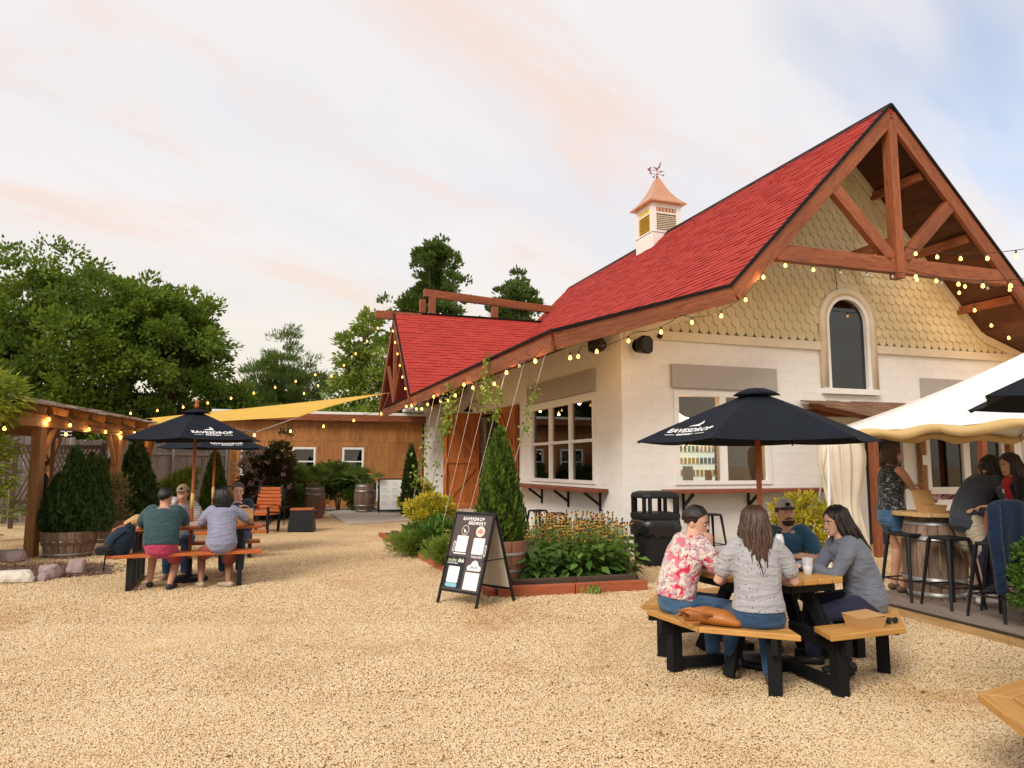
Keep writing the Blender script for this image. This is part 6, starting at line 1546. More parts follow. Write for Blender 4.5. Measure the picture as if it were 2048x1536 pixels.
def stripes():
    m, nt, b, t, c = cloth('shorts_striped', (.42, .36, .30), .06); w = nd(nt, 'ShaderNodeTexWave', {'Vector': t.outputs['Object'], 'Scale': 14}); c = mixc(nt, ramp(nt, w.outputs['Fac'], [(.45, (0, 0, 0)), (.6, (1, 1, 1))]), c, (.10, .07, .06)); nt.links.new(c, b.inputs['Base Color'])
stripes()
def hairmat(name, col):
    m, nt, b, out = _mat(name); t = nd(nt, 'ShaderNodeTexCoord'); mp_ = nd(nt, 'ShaderNodeMapping', {0: t.outputs['Object'], 'Scale': (1, 1, .08)}); n = nd(nt, 'ShaderNodeTexNoise', {'Vector': mp_.outputs[0], 'Scale': 150, 'Detail': 4})
    nt.links.new(ramp(nt, n.outputs['Fac'], [(.35, mul(col, .45)), (.6, col), (.8, mul(col, 1.7))]), b.inputs['Base Color']); b.inputs['Roughness'].default_value = .42
    bp = nd(nt, 'ShaderNodeBump', {'Height': n.outputs['Fac'], 'Strength': .6, 'Distance': .01}); nt.links.new(bp.outputs[0], b.inputs['Normal'])
hairmat('hair_brown', (.085, .04, .025)); hairmat('hair_dark', (.022, .014, .011)); hairmat('hair_black', (.010, .009, .010)); hairmat('hair_auburn', (.10, .045, .03))
plain('eye_white', (.72, .70, .68), .3, .02); plain('iris', (.03, .018, .012), .2); plain('lip', (.42, .15, .13), .45, .08); plain('beard', (.035, .02, .015), .9, .2, 60, .5)

LAST = {}
def ring_at(c, d, side, a, b, n=12):
    d = d.normalized(); s = (side - d * side.dot(d)).normalized(); u = d.cross(s)
    return [c + s * (a * math.cos(t)) + u * (b * math.sin(t)) for t in [2 * math.pi * k / n for k in range(n)]]
def loft(mb_, pts, rad, side=Vector((1, 0, 0)), n=12):
    """closed tapered tube through pts; rad is a list of (a, b) half widths"""
    k = len(pts); rg = []
    for i, p in enumerate(pts):
        d = pts[min(i + 1, k - 1)] - pts[max(i - 1, 0)]; r_ = rad[i]; a, b = r_ if isinstance(r_, tuple) else (r_, r_); rg.append(ring_at(p, d, side, a, b, n))
    # rounded ends
    d0 = (pts[0] - pts[1]).normalized(); d1 = (pts[-1] - pts[-2]).normalized(); r0 = rad[0] if isinstance(rad[0], tuple) else (rad[0],) * 2; r1 = rad[-1] if isinstance(rad[-1], tuple) else (rad[-1],) * 2
    e0 = [ring_at(pts[0] + d0 * min(r0) * f_, -d0, side, r0[0] * g, r0[1] * g, n) for f_, g in ((.85, .35), (.5, .82))]
    e1 = [ring_at(pts[-1] + d1 * min(r1) * f_, d1, side, r1[0] * g, r1[1] * g, n) for f_, g in ((.5, .82), (.85, .35))]
    mb_.rings(e0 + rg + e1); return mb_
def ik(a, t, l1, l2, pole):
    """two-bone limb from a towards t; returns the joint and the reached end"""
    d = t - a; L = d.length; L2 = min(L, (l1 + l2) * .995); dn_ = d.normalized(); t = a + dn_ * L2
    x = (l1 * l1 - l2 * l2 + L2 * L2) / (2 * L2); h_ = math.sqrt(max(1e-6, l1 * l1 - x * x)); p = pole - a; p = p - dn_ * p.dot(dn_)
    if p.length < 1e-5: p = Vector((0, 0, -1))
    return a + dn_ * x + p.normalized() * h_, t
def mesh_skin(name, mb_, mat, parent, vox, it, fac=.5):
    o = mb_.build(name, mat, parent, True); r_ = o.modifiers.new('remesh', 'REMESH'); r_.mode = 'VOXEL'; r_.voxel_size = vox; r_.use_smooth_shade = True
    s = o.modifiers.new('smooth', 'SMOOTH'); s.factor = fac; s.iterations = it; return o
HEAD = [(-.113, .020, .076, .036), (-.104, .034, .090, .010), (-.080, .049, .094, -.020), (-.045, .060, .091, -.055), (-.01, .068, .090, -.082), (.03, .072, .092, -.097), (.065, .070, .084, -.098), (.09, .058, .064, -.082), (.108, .036, .035, -.052), (.116, .012, .005, -.02)]
def hand(mb_, w, d, nrm, side, curl, s=1.0, grip=None):
    """palm, four fingers and a thumb; d along the hand, nrm out of the back of the hand, side towards the thumb"""
    d = d.normalized(); nrm = (nrm - d * nrm.dot(d)).normalized(); th_ = d.cross(nrm) * (1 if d.cross(nrm).dot(side) > 0 else -1)
    loft(mb_, [w - d * .02, w + d * .03 * s, w + d * .085 * s], [(.026 * s, .019 * s), (.038 * s, .016 * s), (.040 * s, .013 * s)], th_, 10)
    for k, (o_, l_) in enumerate(((.031, .070), (.0105, .080), (-.0105, .075), (-.031, .058))):
        b = w + d * .082 * s + th_ * o_ * s; dd = (d + th_ * o_ * 1.6).normalized(); p = [b]; ang = curl * (.8 + .12 * k)
        for f_, ll in ((.35, .42), (1.0, .33), (1.6, .25)):
            q = (dd * math.cos(ang * f_) - nrm * math.sin(ang * f_)); p.append(p[-1] + q * l_ * ll * s * 1.05)
        loft(mb_, p, [.0095 * s, .009 * s, .0085 * s, .0075 * s], th_, 8)
    b = w + d * .025 * s + th_ * .032 * s; q = (d * .65 + th_ * .75 - nrm * (.25 + .3 * curl)).normalized(); q2 = (d * .95 + th_ * (.25 - .35 * curl) - nrm * (.3 + .3 * curl)).normalized()
    loft(mb_, [b - th_ * .012 * s, b + q * .032 * s, b + q * .03 * s + q2 * .03 * s], [.013 * s, .0105 * s, .0085 * s], nrm, 8)
def person(label, loc, rz, cfg):
    g = cfg.get; s = g('scale', 1.0); fem = g('fem', False); vox = g('vox', .008); t = thing('person', label, 'person', loc, rz, g('group'))
    V = Vector; hz = g('hip', .52); lean = R(g('lean', 8)); sl = R(g('side', 0)); tw = R(g('twist', 0)); bulk = g('bulk', 1.0)
    P0 = V((0, 0, hz)); up0 = V((math.sin(sl) * .5, math.sin(lean * .55), math.cos(lean * .55))).normalized(); up1 = V((math.sin(sl), math.sin(lean * 1.1), math.cos(lean * 1.1))).normalized(); up2 = V((math.sin(sl), math.sin(lean * 1.35), math.cos(lean * 1.35))).normalized()
    W_ = P0 + up0 * .17 * s; Ch = W_ + up1 * .19 * s; Nb = Ch + up2 * .155 * s
    sx = V((math.cos(tw), -math.sin(tw), 0)); sxh = V((1, 0, 0))
    shw = (.165 if fem else .185) * s; Sh = {1: Ch + up2 * .105 * s + sx * shw, -1: Ch + up2 * .105 * s - sx * shw}
    # torso sections: hip, belly, waist, chest, upper chest, neck base
    tw_, td = ((.158, .118), (.128, .098), (.142, .108), (.140, .088)) if fem else ((.155, .12), (.142, .108), (.162, .118), (.165, .095)), 0
    TS = [(a * s * bulk, b * s * bulk) for a, b in tw_]
    seat = hz < .7; tp = [P0 - up0 * (.0 if seat else .07) * s, P0 + up0 * .02 * s, W_, Ch, Ch + up2 * .09 * s, Nb - up2 * .01 * s]; tr_ = [(TS[0][0] * .92, TS[0][1]), TS[0], TS[1], TS[2], TS[3], (.075 * s, .062 * s)]
    # head frame
    hy, hp, hr = [R(a) for a in g('head', (0, 0, 0))]
    nk = g('neck', None); Hc = Nb + (V(nk) if nk else up2 * .045 * s + V((0, .014, .082)) * s)
    HM = Matrix.Translation(Hc) @ Matrix.Rotation(hy, 4, 'Z') @ Matrix.Rotation(-hp, 4, 'X') @ Matrix.Rotation(hr, 4, 'Y'); hs = s * (.94 if fem else .98) * g('head_scale', 1.0)
    hpnt = lambda x, y, z: HM @ V((x * hs, y * hs, z * hs))
    body = MB()
    loft(body, tp, [(a * .96, b * .96) for a, b in tr_], sx, 16)
    neck_r = (.050 if fem else .058) * s; loft(body, [Nb - up2 * .04, Nb + up2 * .02, hpnt(0, -.012, -.06), hpnt(0, -.012, -.02)], [neck_r * 1.25, neck_r, neck_r * .97, neck_r], sx, 12)
    rg = []
    for z, w, yf, yb in HEAD:
        ring = []
        for k in range(20):
            a = 2 * math.pi * k / 20; c_, s_ = math.cos(a), math.sin(a); e = .82; X = w * math.copysign(abs(c_) ** e, c_); yy = (yf + yb) / 2 + (yf - yb) / 2 * math.copysign(abs(s_) ** e, s_); ring.append(hpnt(X, yy, z))
        rg.append(ring)
    body.rings(rg)
    loft(body, [hpnt(0, .088, .022), hpnt(0, .100, -.008), hpnt(0, .113, -.030), hpnt(0, .094, -.040)], [(.008 * hs, .008 * hs), (.009 * hs, .009 * hs), (.014 * hs, .010 * hs), (.010 * hs, .006 * hs)], (HM.to_3x3() @ V((1, 0, 0))), 10)
    for k in (-1, 1):
        body.ell(hpnt(k * .072, -.006, -.012), (.010 * hs, .020 * hs, .031 * hs), 10, 8, HM.to_3x3())
        body.ell(hpnt(k * .031, .083, .026), (.024 * hs, .010 * hs, .007 * hs), 8, 6, HM.to_3x3())
    # arms
    ua, fa = .275 * s, .25 * s; arms = {}
    for k, key in ((1, 'R'), (-1, 'L')):
        tgt = V(g('hand' + key, (k * .26, .05, hz + .02))); pole = V(g('elbow' + key, (k * .5, -.3, hz - .1))); 
        if g('chin') == key: tgt = hpnt(k * .02, .150, -.175); cfg['handdir' + key] = tuple(hpnt(0, .125, -.08) - tgt); cfg['handnrm' + key] = tuple(HM.to_3x3() @ V((k * .5, .85, 0)))
        E_, Wr = ik(Sh[k], tgt, ua, fa, pole); arms[k] = (Sh[k], E_, Wr)
        ar = g('arm', 1.0) * s * (.90 if fem else 1.0)
        loft(body, [Sh[k] - sx * k * .03, Sh[k] + (E_ - Sh[k]) * .35, E_, E_ + (Wr - E_) * .3, Wr], [.056 * ar, .047 * ar, .038 * ar, .040 * ar, .026 * ar], V((0, 1, .2)), 12)
        hd = g('handdir' + key); hd = V(hd) if hd else (Wr - E_); nrm = V(g('handnrm' + key, (0, 0, 1))); hand(body, Wr, hd, nrm, V(g('thumb' + key, (-k, .3, .2))), R(g('curl' + key, 35)), s * (.93 if fem else 1.02))
    # legs
    th_, sh_ = .415 * s, .40 * s; legs = {}
    for k, key in ((1, 'R'), (-1, 'L')):
        H_ = P0 + sxh * k * .088 * s - up0 * .02; tgt = V(g('foot' + key, (k * .11, .36, .075))); pole = V(g('knee' + key, (k * .2, 1.2, hz + .8))); K_, A_ = ik(H_, tgt, th_, sh_, pole); legs[k] = (H_, K_, A_)
        lr = g('leg', 1.0) * s; loft(body, [H_, H_ + (K_ - H_) * .4, K_, K_ + (A_ - K_) * .28, A_], [.086 * lr, .075 * lr, .056 * lr, .055 * lr, .036 * lr], V((1, 0, 0)), 12)
        fd = V(g('toe' + key, (k * .18, 1, 0))).normalized(); zf = A_.z - .072 * s
        loft(body, [A_ - fd * .035 + V((0, 0, -.035)), A_ + fd * .06 + V((0, 0, -.045)), A_ + fd * .16 * s + V((0, 0, -.056))], [(.032 * s, .032 * s), (.040 * s, .027 * s), (.036 * s, .015 * s)], fd.cross(V((0, 0, 1))), 10)
        legs[k] += (fd,)
    bo = mesh_skin('body', body, M[g('skin', 'skin_fair')], t, vox, 2, .45)
    # face
    Rm = HM.to_3x3()
    if g('face', True):
        for k in (-1, 1):
            ey = MB().ell(hpnt(k * .031, .0855, .004), (.0125 * hs, .008 * hs, .0058 * hs), 10, 6, Rm).build('eye', M['eye_white'], t, True); MB().ell(hpnt(k * .031, .0915, .004), (.0068 * hs, .005 * hs, .0068 * hs), 8, 6, Rm).build('iris', M['iris'], ey, True)
            loft(MB(), [hpnt(k * .012, .0975, .024), hpnt(k * .032, .0955, .030), hpnt(k * .052, .082, .023)], [.0036 * hs, .0038 * hs, .002 * hs], V((0, 0, 1)), 6).build('eyebrow', M[g('hair', 'hair_dark')], t, True)
        MB().ell(hpnt(0, .0925, -.064), (.024 * hs, .009 * hs, .0085 * hs), 12, 6, Rm).build('lips', M['lip'], t, True)
        if g('smile'): MB().ell(hpnt(0, .0965, -.062), (.019 * hs, .0075 * hs, .0042 * hs), 12, 6, Rm).build('teeth', M['eye_white'], t, True)
        if g('beard'):
            m = MB(); rg = []
            for z, w, yf, yb in [(-.121, .018, .080, .03), (-.112, .040, .100, .0), (-.090, .054, .103, .01), (-.072, .058, .101, .03)]:
                rg.append([hpnt(w * math.cos(a), (yf + yb) / 2 + (yf - yb) / 2 * math.sin(a), z) for a in [math.pi * (-.05 + 1.1 * k / 14) for k in range(15)]])
            m.rings(rg, False, False); m.build('beard', M['beard'], t, True).modifiers.new('thick', 'SOLIDIFY').thickness = .006 * 1
            loft(MB(), [hpnt(-.034, .086, -.058), hpnt(-.012, .1005, -.049), hpnt(.012, .1005, -.049), hpnt(.034, .086, -.058)], [.005 * hs] * 4, V((0, 0, 1)), 6).build('moustache', M['beard'], t, True)
    # shirt
    sv = g('sleeve', 'short'); inf = g('loose', .016) * s; sh_m = MB(); hem = (g('hem', .07) - (.075 if seat else 0)) * s
    loft(sh_m, [P0 - up0 * hem] + tp[1:5] + [Nb - up2 * .03 * s], [(TS[0][0] * .97 + inf, TS[0][1] + inf), (TS[0][0] + inf, TS[0][1] + inf), (TS[1][0] + inf * 1.4, TS[1][1] + inf * 1.3), (TS[2][0] + inf, TS[2][1] + inf), (TS[3][0] + inf * .8, TS[3][1] + inf), (.085 * s, .07 * s)], sx, 18)
    if sv != 'none':
        for k in (1, -1):
            S_, E_, W2 = arms[k]; ar = g('arm', 1.0) * s * (.92 if fem else 1.0)
            if sv == 'short': e_ = S_ + (E_ - S_) * .68; loft(sh_m, [S_ - sx * k * .05, S_ + (E_ - S_) * .3, e_], [.074 * ar + .006, .064 * ar + .006, .060 * ar + .008], V((0, 1, .2)), 12)
            else: loft(sh_m, [S_ - sx * k * .05, S_ + (E_ - S_) * .35, E_, E_ + (W2 - E_) * .4, E_ + (W2 - E_) * .97], [.074 * ar + .006, .060 * ar + .008, .050 * ar + .006, .046 * ar + .006, .036 * ar + .004], V((0, 1, .2)), 12)
    else:
        for k in (1, -1): loft(sh_m, [Nb + sx * k * .075 * s - up2 * .02, Ch + up2 * .07 * s + sx * k * .11 * s], [(.03 * s, .075 * s), (.04 * s, .08 * s)], sx, 10)
    mesh_skin(g('top_name', 'shirt'), sh_m, M[g('shirt', 'tee_teal')], t, max(.010, vox * 1.2), 4, .5)
    # trousers / shorts
    bt_ = g('bottom', 'long'); pm = MB(); binf = .014 * s
    loft(pm, [P0 - up0 * (.008 if seat else .085) * s, P0 + up0 * .01, P0 + up0 * .09 * s], [(TS[0][0] * .95 + binf * .6, TS[0][1] + binf * .6), (TS[0][0] + binf * .7, TS[0][1] + binf * .7), (TS[1][0] + binf * .6, TS[1][1] + binf * .5)], sxh, 16)
    for k in (1, -1):
        H_, K_, A_, fd = legs[k]; lr = g('leg', 1.0) * s
        if bt_ == 'long': loft(pm, [H_, H_ + (K_ - H_) * .4, K_, K_ + (A_ - K_) * .3, K_ + (A_ - K_) * .93], [.086 * lr + binf, .075 * lr + binf, .060 * lr + binf, .056 * lr + binf, .046 * lr + binf], V((1, 0, 0)), 12)
        else: f_ = g('short_len', .8); loft(pm, [H_, H_ + (K_ - H_) * .4, H_ + (K_ - H_) * f_], [.088 * lr + binf, .080 * lr + binf, .074 * lr + binf * 1.6], V((1, 0, 0)), 12)
    mesh_skin('trousers' if bt_ == 'long' else 'shorts', pm, M[g('bottom_mat', 'denim')], t, max(.010, vox * 1.2), 4, .5)
    LAST.update(Ch=Ch, up2=up2, sx=sx, TS=TS, t=t)
    # shoes
    if g('shoe'):
        for k in (1, -1):
            H_, K_, A_, fd = legs[k]; m = MB(); loft(m, [A_ - fd * .05 + V((0, 0, -.038)), A_ + fd * .06 + V((0, 0, -.044)), A_ + fd * .18 * s + V((0, 0, -.052))], [(.038 * s, .040 * s), (.047 * s, .034 * s), (.042 * s, .024 * s)], fd.cross(V((0, 0, 1))), 12); mesh_skin('shoe', m, M[g('shoe')], t, .010, 3, .5)
    # hair
    hst = g('hairstyle', 'short'); hm_ = M[g('hair', 'hair_dark')]; ec = V((0, -.010, .018)); er = (.083, .106, .106)
    def cap_pt(ph, th__, k=1.0): return V((ec.x + er[0] * k * math.sin(th__) * math.sin(ph), ec.y + er[1] * k * math.sin(th__) * math.cos(ph), ec.z + er[2] * k * math.cos(th__)))
    def hairline(ph):
        a = abs(ph) / math.pi
        if hst == 'short': return R(52 + 26 * min(1, a * 2.6) ** 2 + 34 * max(0, a - .5) * 2)
        return R(48 + 62 * min(1, a * 2.0) + 18 * max(0, a - .5) * 2)
    if g('hair_on', True):
        m = MB(); rg = []; rdh = random.Random(len(label)); NP = 40
        for j in range(9):
            rg.append([hpnt(*cap_pt(ph, hairline(ph) * (.03 + .97 * j / 8), (.99 if g('cap') else 1.02) + .012 * math.sin(ph * 9 + j) + (.03 if hst == 'short' and j < 4 and abs(ph) < 1.4 else 0))) for ph in [-math.pi + 2 * math.pi * k / NP for k in range(NP)]])
        m.rings(rg, False); ho = m.build('hair', hm_, t, True)
        if hst == 'short':
            m = MB(); m.rings([[hpnt(*cap_pt(ph, R(40 + (a_ - 40) * f_), kq)) for ph, a_ in [(-math.pi + 2 * math.pi * k / NP, 60 + 44 * min(1, (abs(-math.pi + 2 * math.pi * k / NP) / math.pi) * 2.4) ** 3 + 26 * max(0, abs(-1 + 2 * k / NP) - .5) * 2) for k in range(NP)]] for f_, kq in ((0, .95), (.35, .97), (.7, .965), (1.0, .93))], False); fd_ = m.build('hair_fade', hm_, ho, True); fd_.modifiers.new('thick', 'SOLIDIFY').thickness = .006 * hs
        sd_ = ho.modifiers.new('thick', 'SOLIDIFY'); sd_.thickness = .012 * hs; sd_.offset = 0
        if hst in ('long', 'bob'):
            L_ = g('hair_len', .30); m = MB(); nl = g('locks', 150); fall = V(g('fall', (0, 0, 0))); back = g('back_y', None)
            for k in range(nl):
                ph = rdh.uniform(.32 if hst == 'long' else .44, 1.0) * math.pi * rdh.choice((-1, 1)); kk = rdh.uniform(1.02, 1.16); p = [cap_pt(ph, R(a), kk * (.98 + .02 * math.sin(a))) for a in (25, 60, 92)]
                pts_ = [HM @ (q * hs) for q in p]; e_ = pts_[-1].copy(); ll = L_ * rdh.uniform(.72, 1.05); wv_ = rdh.uniform(-.03, .03)
                steps = 5
                for q in range(1, steps + 1):
                    f_ = q / steps; pos = e_ + V((wv_ * math.sin(f_ * 5) + (e_.x - Hc.x) * .10 * f_, (e_.y - Hc.y) * .05 * f_, -ll * f_)) + fall * f_ ** 1.1 + V((rdh.uniform(-1, 1) * .008, rdh.uniform(-1, 1) * .008, 0)); pts_.append(pos)
                r0 = rdh.uniform(.011, .018) * hs; m.tube(pts_, [r0 * .5, r0, r0 * 1.05, r0, r0 * .95, r0 * .8, r0 * .55, r0 * .15], 5)
            m.build('hair_locks', hm_, ho, True)
        if hst == 'short' and not g('cap'):
            m = MB()
            for k in range(160):
                ph = rdh.uniform(-math.pi, math.pi); th__ = hairline(ph) * math.sqrt(rdh.random()) * .98; a = cap_pt(ph, th__, 1.0); b = cap_pt(ph * .97, max(.01, th__ - .16), 1.11 if th__ < .75 else 1.03); m.tube([HM @ (a * hs), HM @ ((a + b) * .5 * hs * 1.01), HM @ (b * hs)], [.009 * hs, .007 * hs, .002], 4)
            m.build('hair_tufts', hm_, ho, True)
    if g('cap'):
        m = MB(); m.rings([[hpnt(*cap_pt(ph, R(a), kk)) for ph in [2 * math.pi * k / 28 for k in range(28)]] for a, kk in ((4, 1.13), (25, 1.13), (50, 1.12), (66, 1.10), (73, 1.09))], False); c_ = m.build('cap', M[g('cap')], t, True); c_.modifiers.new('thick', 'SOLIDIFY').thickness = .006
        m = MB(); br = []
        for f_ in (0, .35, .7, 1.0): br.append([hpnt((.078 - .012 * f_) * math.sin(a), .050 + .055 * math.cos(a) * (1 - f_) + (.055 * math.cos(a) + .075 * max(0, math.cos(a)) ** .6) * f_,   .056 - .012 * f_ - .018 * abs(math.sin(a)) ** 2) for a in [math.pi * (-.5 + k / 12) for k in range(13)]])
        m.rings(br, False, False); m.build('brim', M[g('brim', g('cap'))], c_, True).modifiers.new('thick', 'SOLIDIFY').thickness = .006
        MB().ell(hpnt(0, .098, .075), (.022 * hs, .006 * hs, .018 * hs), 10, 6, Rm).build('badge', M['cloth_black'], c_, True)
    return t
g1 = 'people at the octagonal table'; g2 = 'people at the orange picnic table'; g3 = 'people at the barrel table on the deck'
near = .0075; far = .012
# ---- octagonal table
person('man in pink floral shirt resting chin on his hand at the octagonal table', (1.27, 5.84, 0), R(-72), dict(group=g1, vox=near, hip=.53, lean=20, chin='R', head=(-52, 14, 6), shirt='shirt_floral', bottom_mat='denim', hair='hair_dark', hairstyle='short', skin='skin_fair', loose=.024, hem=.05, shoe='shoe_dark', bulk=1.02,
    elbowR=(.15, 1.2, -.6), thumbR=(-.3, -.5, .6), curlR=80, handL=(-.12, .46, .80), elbowL=(-.6, .1, .3), curlL=40, footR=(.06, .50, .075), footL=(-.14, .42, .075)))
person('woman seen from behind with long brown hair and dotted grey tee', (1.75, 5.32, 0), R(-8), dict(group=g1, vox=near, fem=True, hip=.53, lean=5, head=(6, -2, 0), shirt='tee_dotted', bottom_mat='denim_dark', hair='hair_brown', hairstyle='long', hair_len=.36, fall=(0, -.05, 0), locks=190, skin='skin_fair', loose=.018, hem=.0, arm=1.05, bulk=1.08, shoe='sandal',
    handR=(.20, .32, .72), elbowR=(.45, -.1, .5), handL=(-.18, .32, .72), elbowL=(-.45, -.1, .5), footR=(.10, .16, .075), footL=(-.14, .34, .075)))
person('man in blue tee and grey cap facing the camera across the table', (2.50, 6.86, 0), R(172), dict(group=g1, vox=near, hip=.53, lean=15, head=(4, -4, 3), shirt='tee_blue', bottom='short', bottom_mat='shorts_striped', hair='hair_dark', hairstyle='short', cap='cap_grey', brim='cloth_black', beard=True, skin='skin_tan', bulk=1.05, shoe='shoe_dark', loose=.02,
    handR=(.02, .42, .79), elbowR=(.55, .1, .55), handdirR=(-.8, .3, 0), handL=(-.06, .40, .80), elbowL=(-.55, .1, .55), handdirL=(.8, .3, 0), footR=(.16, .40, .075), footL=(-.12, .36, .075)))
person('laughing woman in grey jacket with long dark hair at right of the table', (2.80, 5.92, 0), R(86), dict(group=g1, vox=near, fem=True, hip=.53, lean=20, head=(18, 12, -4), shirt='jacket_grey', top_name='jacket', sleeve='long', bottom_mat='pants_navy', hair='hair_dark', hairstyle='long', hair_len=.34, fall=(0, -.14, 0), locks=150, skin='skin_fair', loose=.03, hem=.10, bulk=1.06, smile=True, shoe='shoe_dark',
    handR=(-.02, .52, .79), elbowR=(.35, .1, .4), handL=(-.06, .50, .79), elbowL=(-.4, .2, .4), handdirL=(.1, 1, -.02), footR=(.08, .40, .075), footL=(-.12, .22, .075)))
# ---- orange table
def tl(lx, ly): return TL + Vector((lx * math.cos(TL_A) - ly * math.sin(TL_A), lx * math.sin(TL_A) + ly * math.cos(TL_A), 0))
person('large man seen from behind in dark teal tee', tl(-.30, -.74), TL_A + R(-4), dict(group=g2, vox=far, hip=.54, lean=14, head=(-22, 4, 0), shirt='tee_teal', bottom='short', bottom_mat='shorts_pink', hair='hair_black', hairstyle='short', skin='skin_warm', bulk=1.28, arm=1.15, loose=.022, hem=.03, shoe='shoe_dark',
    handR=(.16, .50, .80), elbowR=(.5, .1, .5), handL=(-.22, .46, .80), elbowL=(-.5, .1, .5), footR=(.12, .05, .075), footL=(-.16, .30, .075)))
person('woman seen from behind with black hair and lavender tee', tl(.42, -.74), TL_A + R(6), dict(group=g2, vox=far, fem=True, hip=.54, lean=16, head=(10, 6, 0), shirt='tee_lavender', bottom='short', bottom_mat='shorts_red', hair='hair_black', hairstyle='bob', hair_len=.20, locks=150, head_scale=1.08, skin='skin_brown', bulk=1.14, loose=.022, shoe='shoe_tan',
    handR=(.36, .44, .80), elbowR=(.6, .1, .6), handL=(-.14, .46, .80), elbowL=(-.5, .1, .5), footR=(.10, -.02, .075), footL=(-.22, .12, .075), toeR=(-.5, .8, 0)))
person('man in beige cap and plaid shirt holding a cup to his mouth', tl(-.16, .66), TL_A + R(176), dict(group=g2, vox=far, hip=.54, lean=10, head=(-6, 2, 0), shirt='shirt_plaid', bottom_mat='denim', hair='hair_dark', hairstyle='short', cap='cap_beige', skin='skin_tan', bulk=1.0,
    handR=(.05, .26, 1.04), elbowR=(.4, .3, .5), handdirR=(-.3, .1, .6), handnrmR=(.6, .6, 0), curlR=60, handL=(-.10, .40, .80), elbowL=(-.5, .1, .5), footR=(.12, .38, .075)))
person('man in navy tee facing the camera at the right end of the table', tl(.62, .66), TL_A + R(168), dict(group=g2, vox=far, hip=.56, lean=12, head=(14, 4, -5), shirt='tee_navy', bottom_mat='denim_dark', hair='hair_brown', hairstyle='short', skin='skin_fair', bulk=1.04, sleeve='long',
    handR=(-.06, .34, .98), elbowR=(.45, .25, .6), handdirR=(-.9, .1, .1), handL=(-.02, .42, .80), elbowL=(-.5, .1, .5), footR=(.12, .38, .075)))
# ---- deck
person('woman in dark floral sleeveless top and denim shorts standing at the barrel', (4.50, 8.78, .11), R(-82), dict(group=g3, vox=near, fem=True, hip=.92, scale=1.04, lean=4, head=(-10, 12, 0), shirt='top_floral_dark', sleeve='none', bottom='short', short_len=.42, bottom_mat='denim', hair='hair_auburn', hairstyle='bob', hair_len=.14, locks=130, skin='skin_warm', bulk=1.08, arm=1.12, leg=1.05, shoe='sandal', loose=.014, hem=-.03,
    handR=(.08, .44, 1.10), elbowR=(.4, -.2, .8), handL=(-.16, .42, 1.22), elbowL=(-.5, -.1, .9), footR=(.12, .02, .078), footL=(-.10, .06, .078), kneeR=(.15, 2, .5), kneeL=(-.15, 2, .5)))
person('person with long black hair bending forward in a charcoal tee', (4.86, 7.92, .11), R(-80), dict(group=g3, vox=near, hip=.93, lean=38, head=(-8, 42, 0), shirt='tee_charcoal', bottom='short', bottom_mat='shorts_khaki', hair='hair_black', hairstyle='long', hair_len=.38, fall=(0, .02, 0), locks=170, head_scale=1.05, skin='skin_fair', bulk=1.0, shoe='shoe_white', loose=.024,
    handR=(.24, .42, .98), elbowR=(.7, -.2, .9), handdirR=(.15, .9, -.3), curlR=60, handL=(-.18, .50, .98), elbowL=(-.6, .1, .8), footR=(.12, .04, .078), footL=(-.10, .20, .078), kneeR=(.15, 2, .5), kneeL=(-.15, 2, .5)))
person('dark haired woman in black jacket over a red tee on the deck', (5.30, 7.66, .11), R(88), dict(group=g3, vox=near, fem=True, hip=.84, lean=10, head=(14, 12, 0), shirt='cloth_black', top_name='jacket', sleeve='long', bottom_mat='pants_navy', hair='hair_dark', hairstyle='long', hair_len=.26, fall=(0, -.05, 0), skin='skin_warm', bulk=1.06, shoe='shoe_dark', loose=.02,
    handR=(.14, .40, 1.02), elbowR=(.5, 0, .8), handL=(-.12, .40, 1.05), elbowL=(-.5, 0, .8), footR=(.10, .34, .25), footL=(-.10, .34, .25)))
# the red tee front under the black jacket, with white letters
_c = LAST['Ch']; rt = MB().ell(_c + Vector((0, LAST['TS'][2][1] - .045, -.03)), (.105, .085, .20), 16, 12).build('red_tee_front', M['tee_red'], LAST['t'], True)
for _k, _ch in enumerate('ER'): text(_ch, .07, M['white_print'], rt, M4=frame_of((_c.x + .03 - .06 * _k, _c.y + LAST['TS'][2][1] + .042, _c.z + .02 - .02 * _k), (-1, 0, 0), (0, 0, 1)), extrude=.002)
# ---- under the pergola
person('person in black standing in the shade under the pergola', (-9.85, 15.4, 0), R(-60), dict(vox=far, fem=True, hip=.90, lean=3, head=(0, 6, 0), shirt='cloth_black', sleeve='long', hem=.35, bottom='short', bottom_mat='cloth_black', hair='hair_black', hairstyle='bob', hair_len=.22, skin='skin_warm', shoe='shoe_dark',
    handR=(.16, .28, .98), handL=(-.16, .28, .98), footR=(.1, .02, .075), footL=(-.1, .04, .075), kneeR=(.15, 2, .5), kneeL=(-.15, 2, .5)))
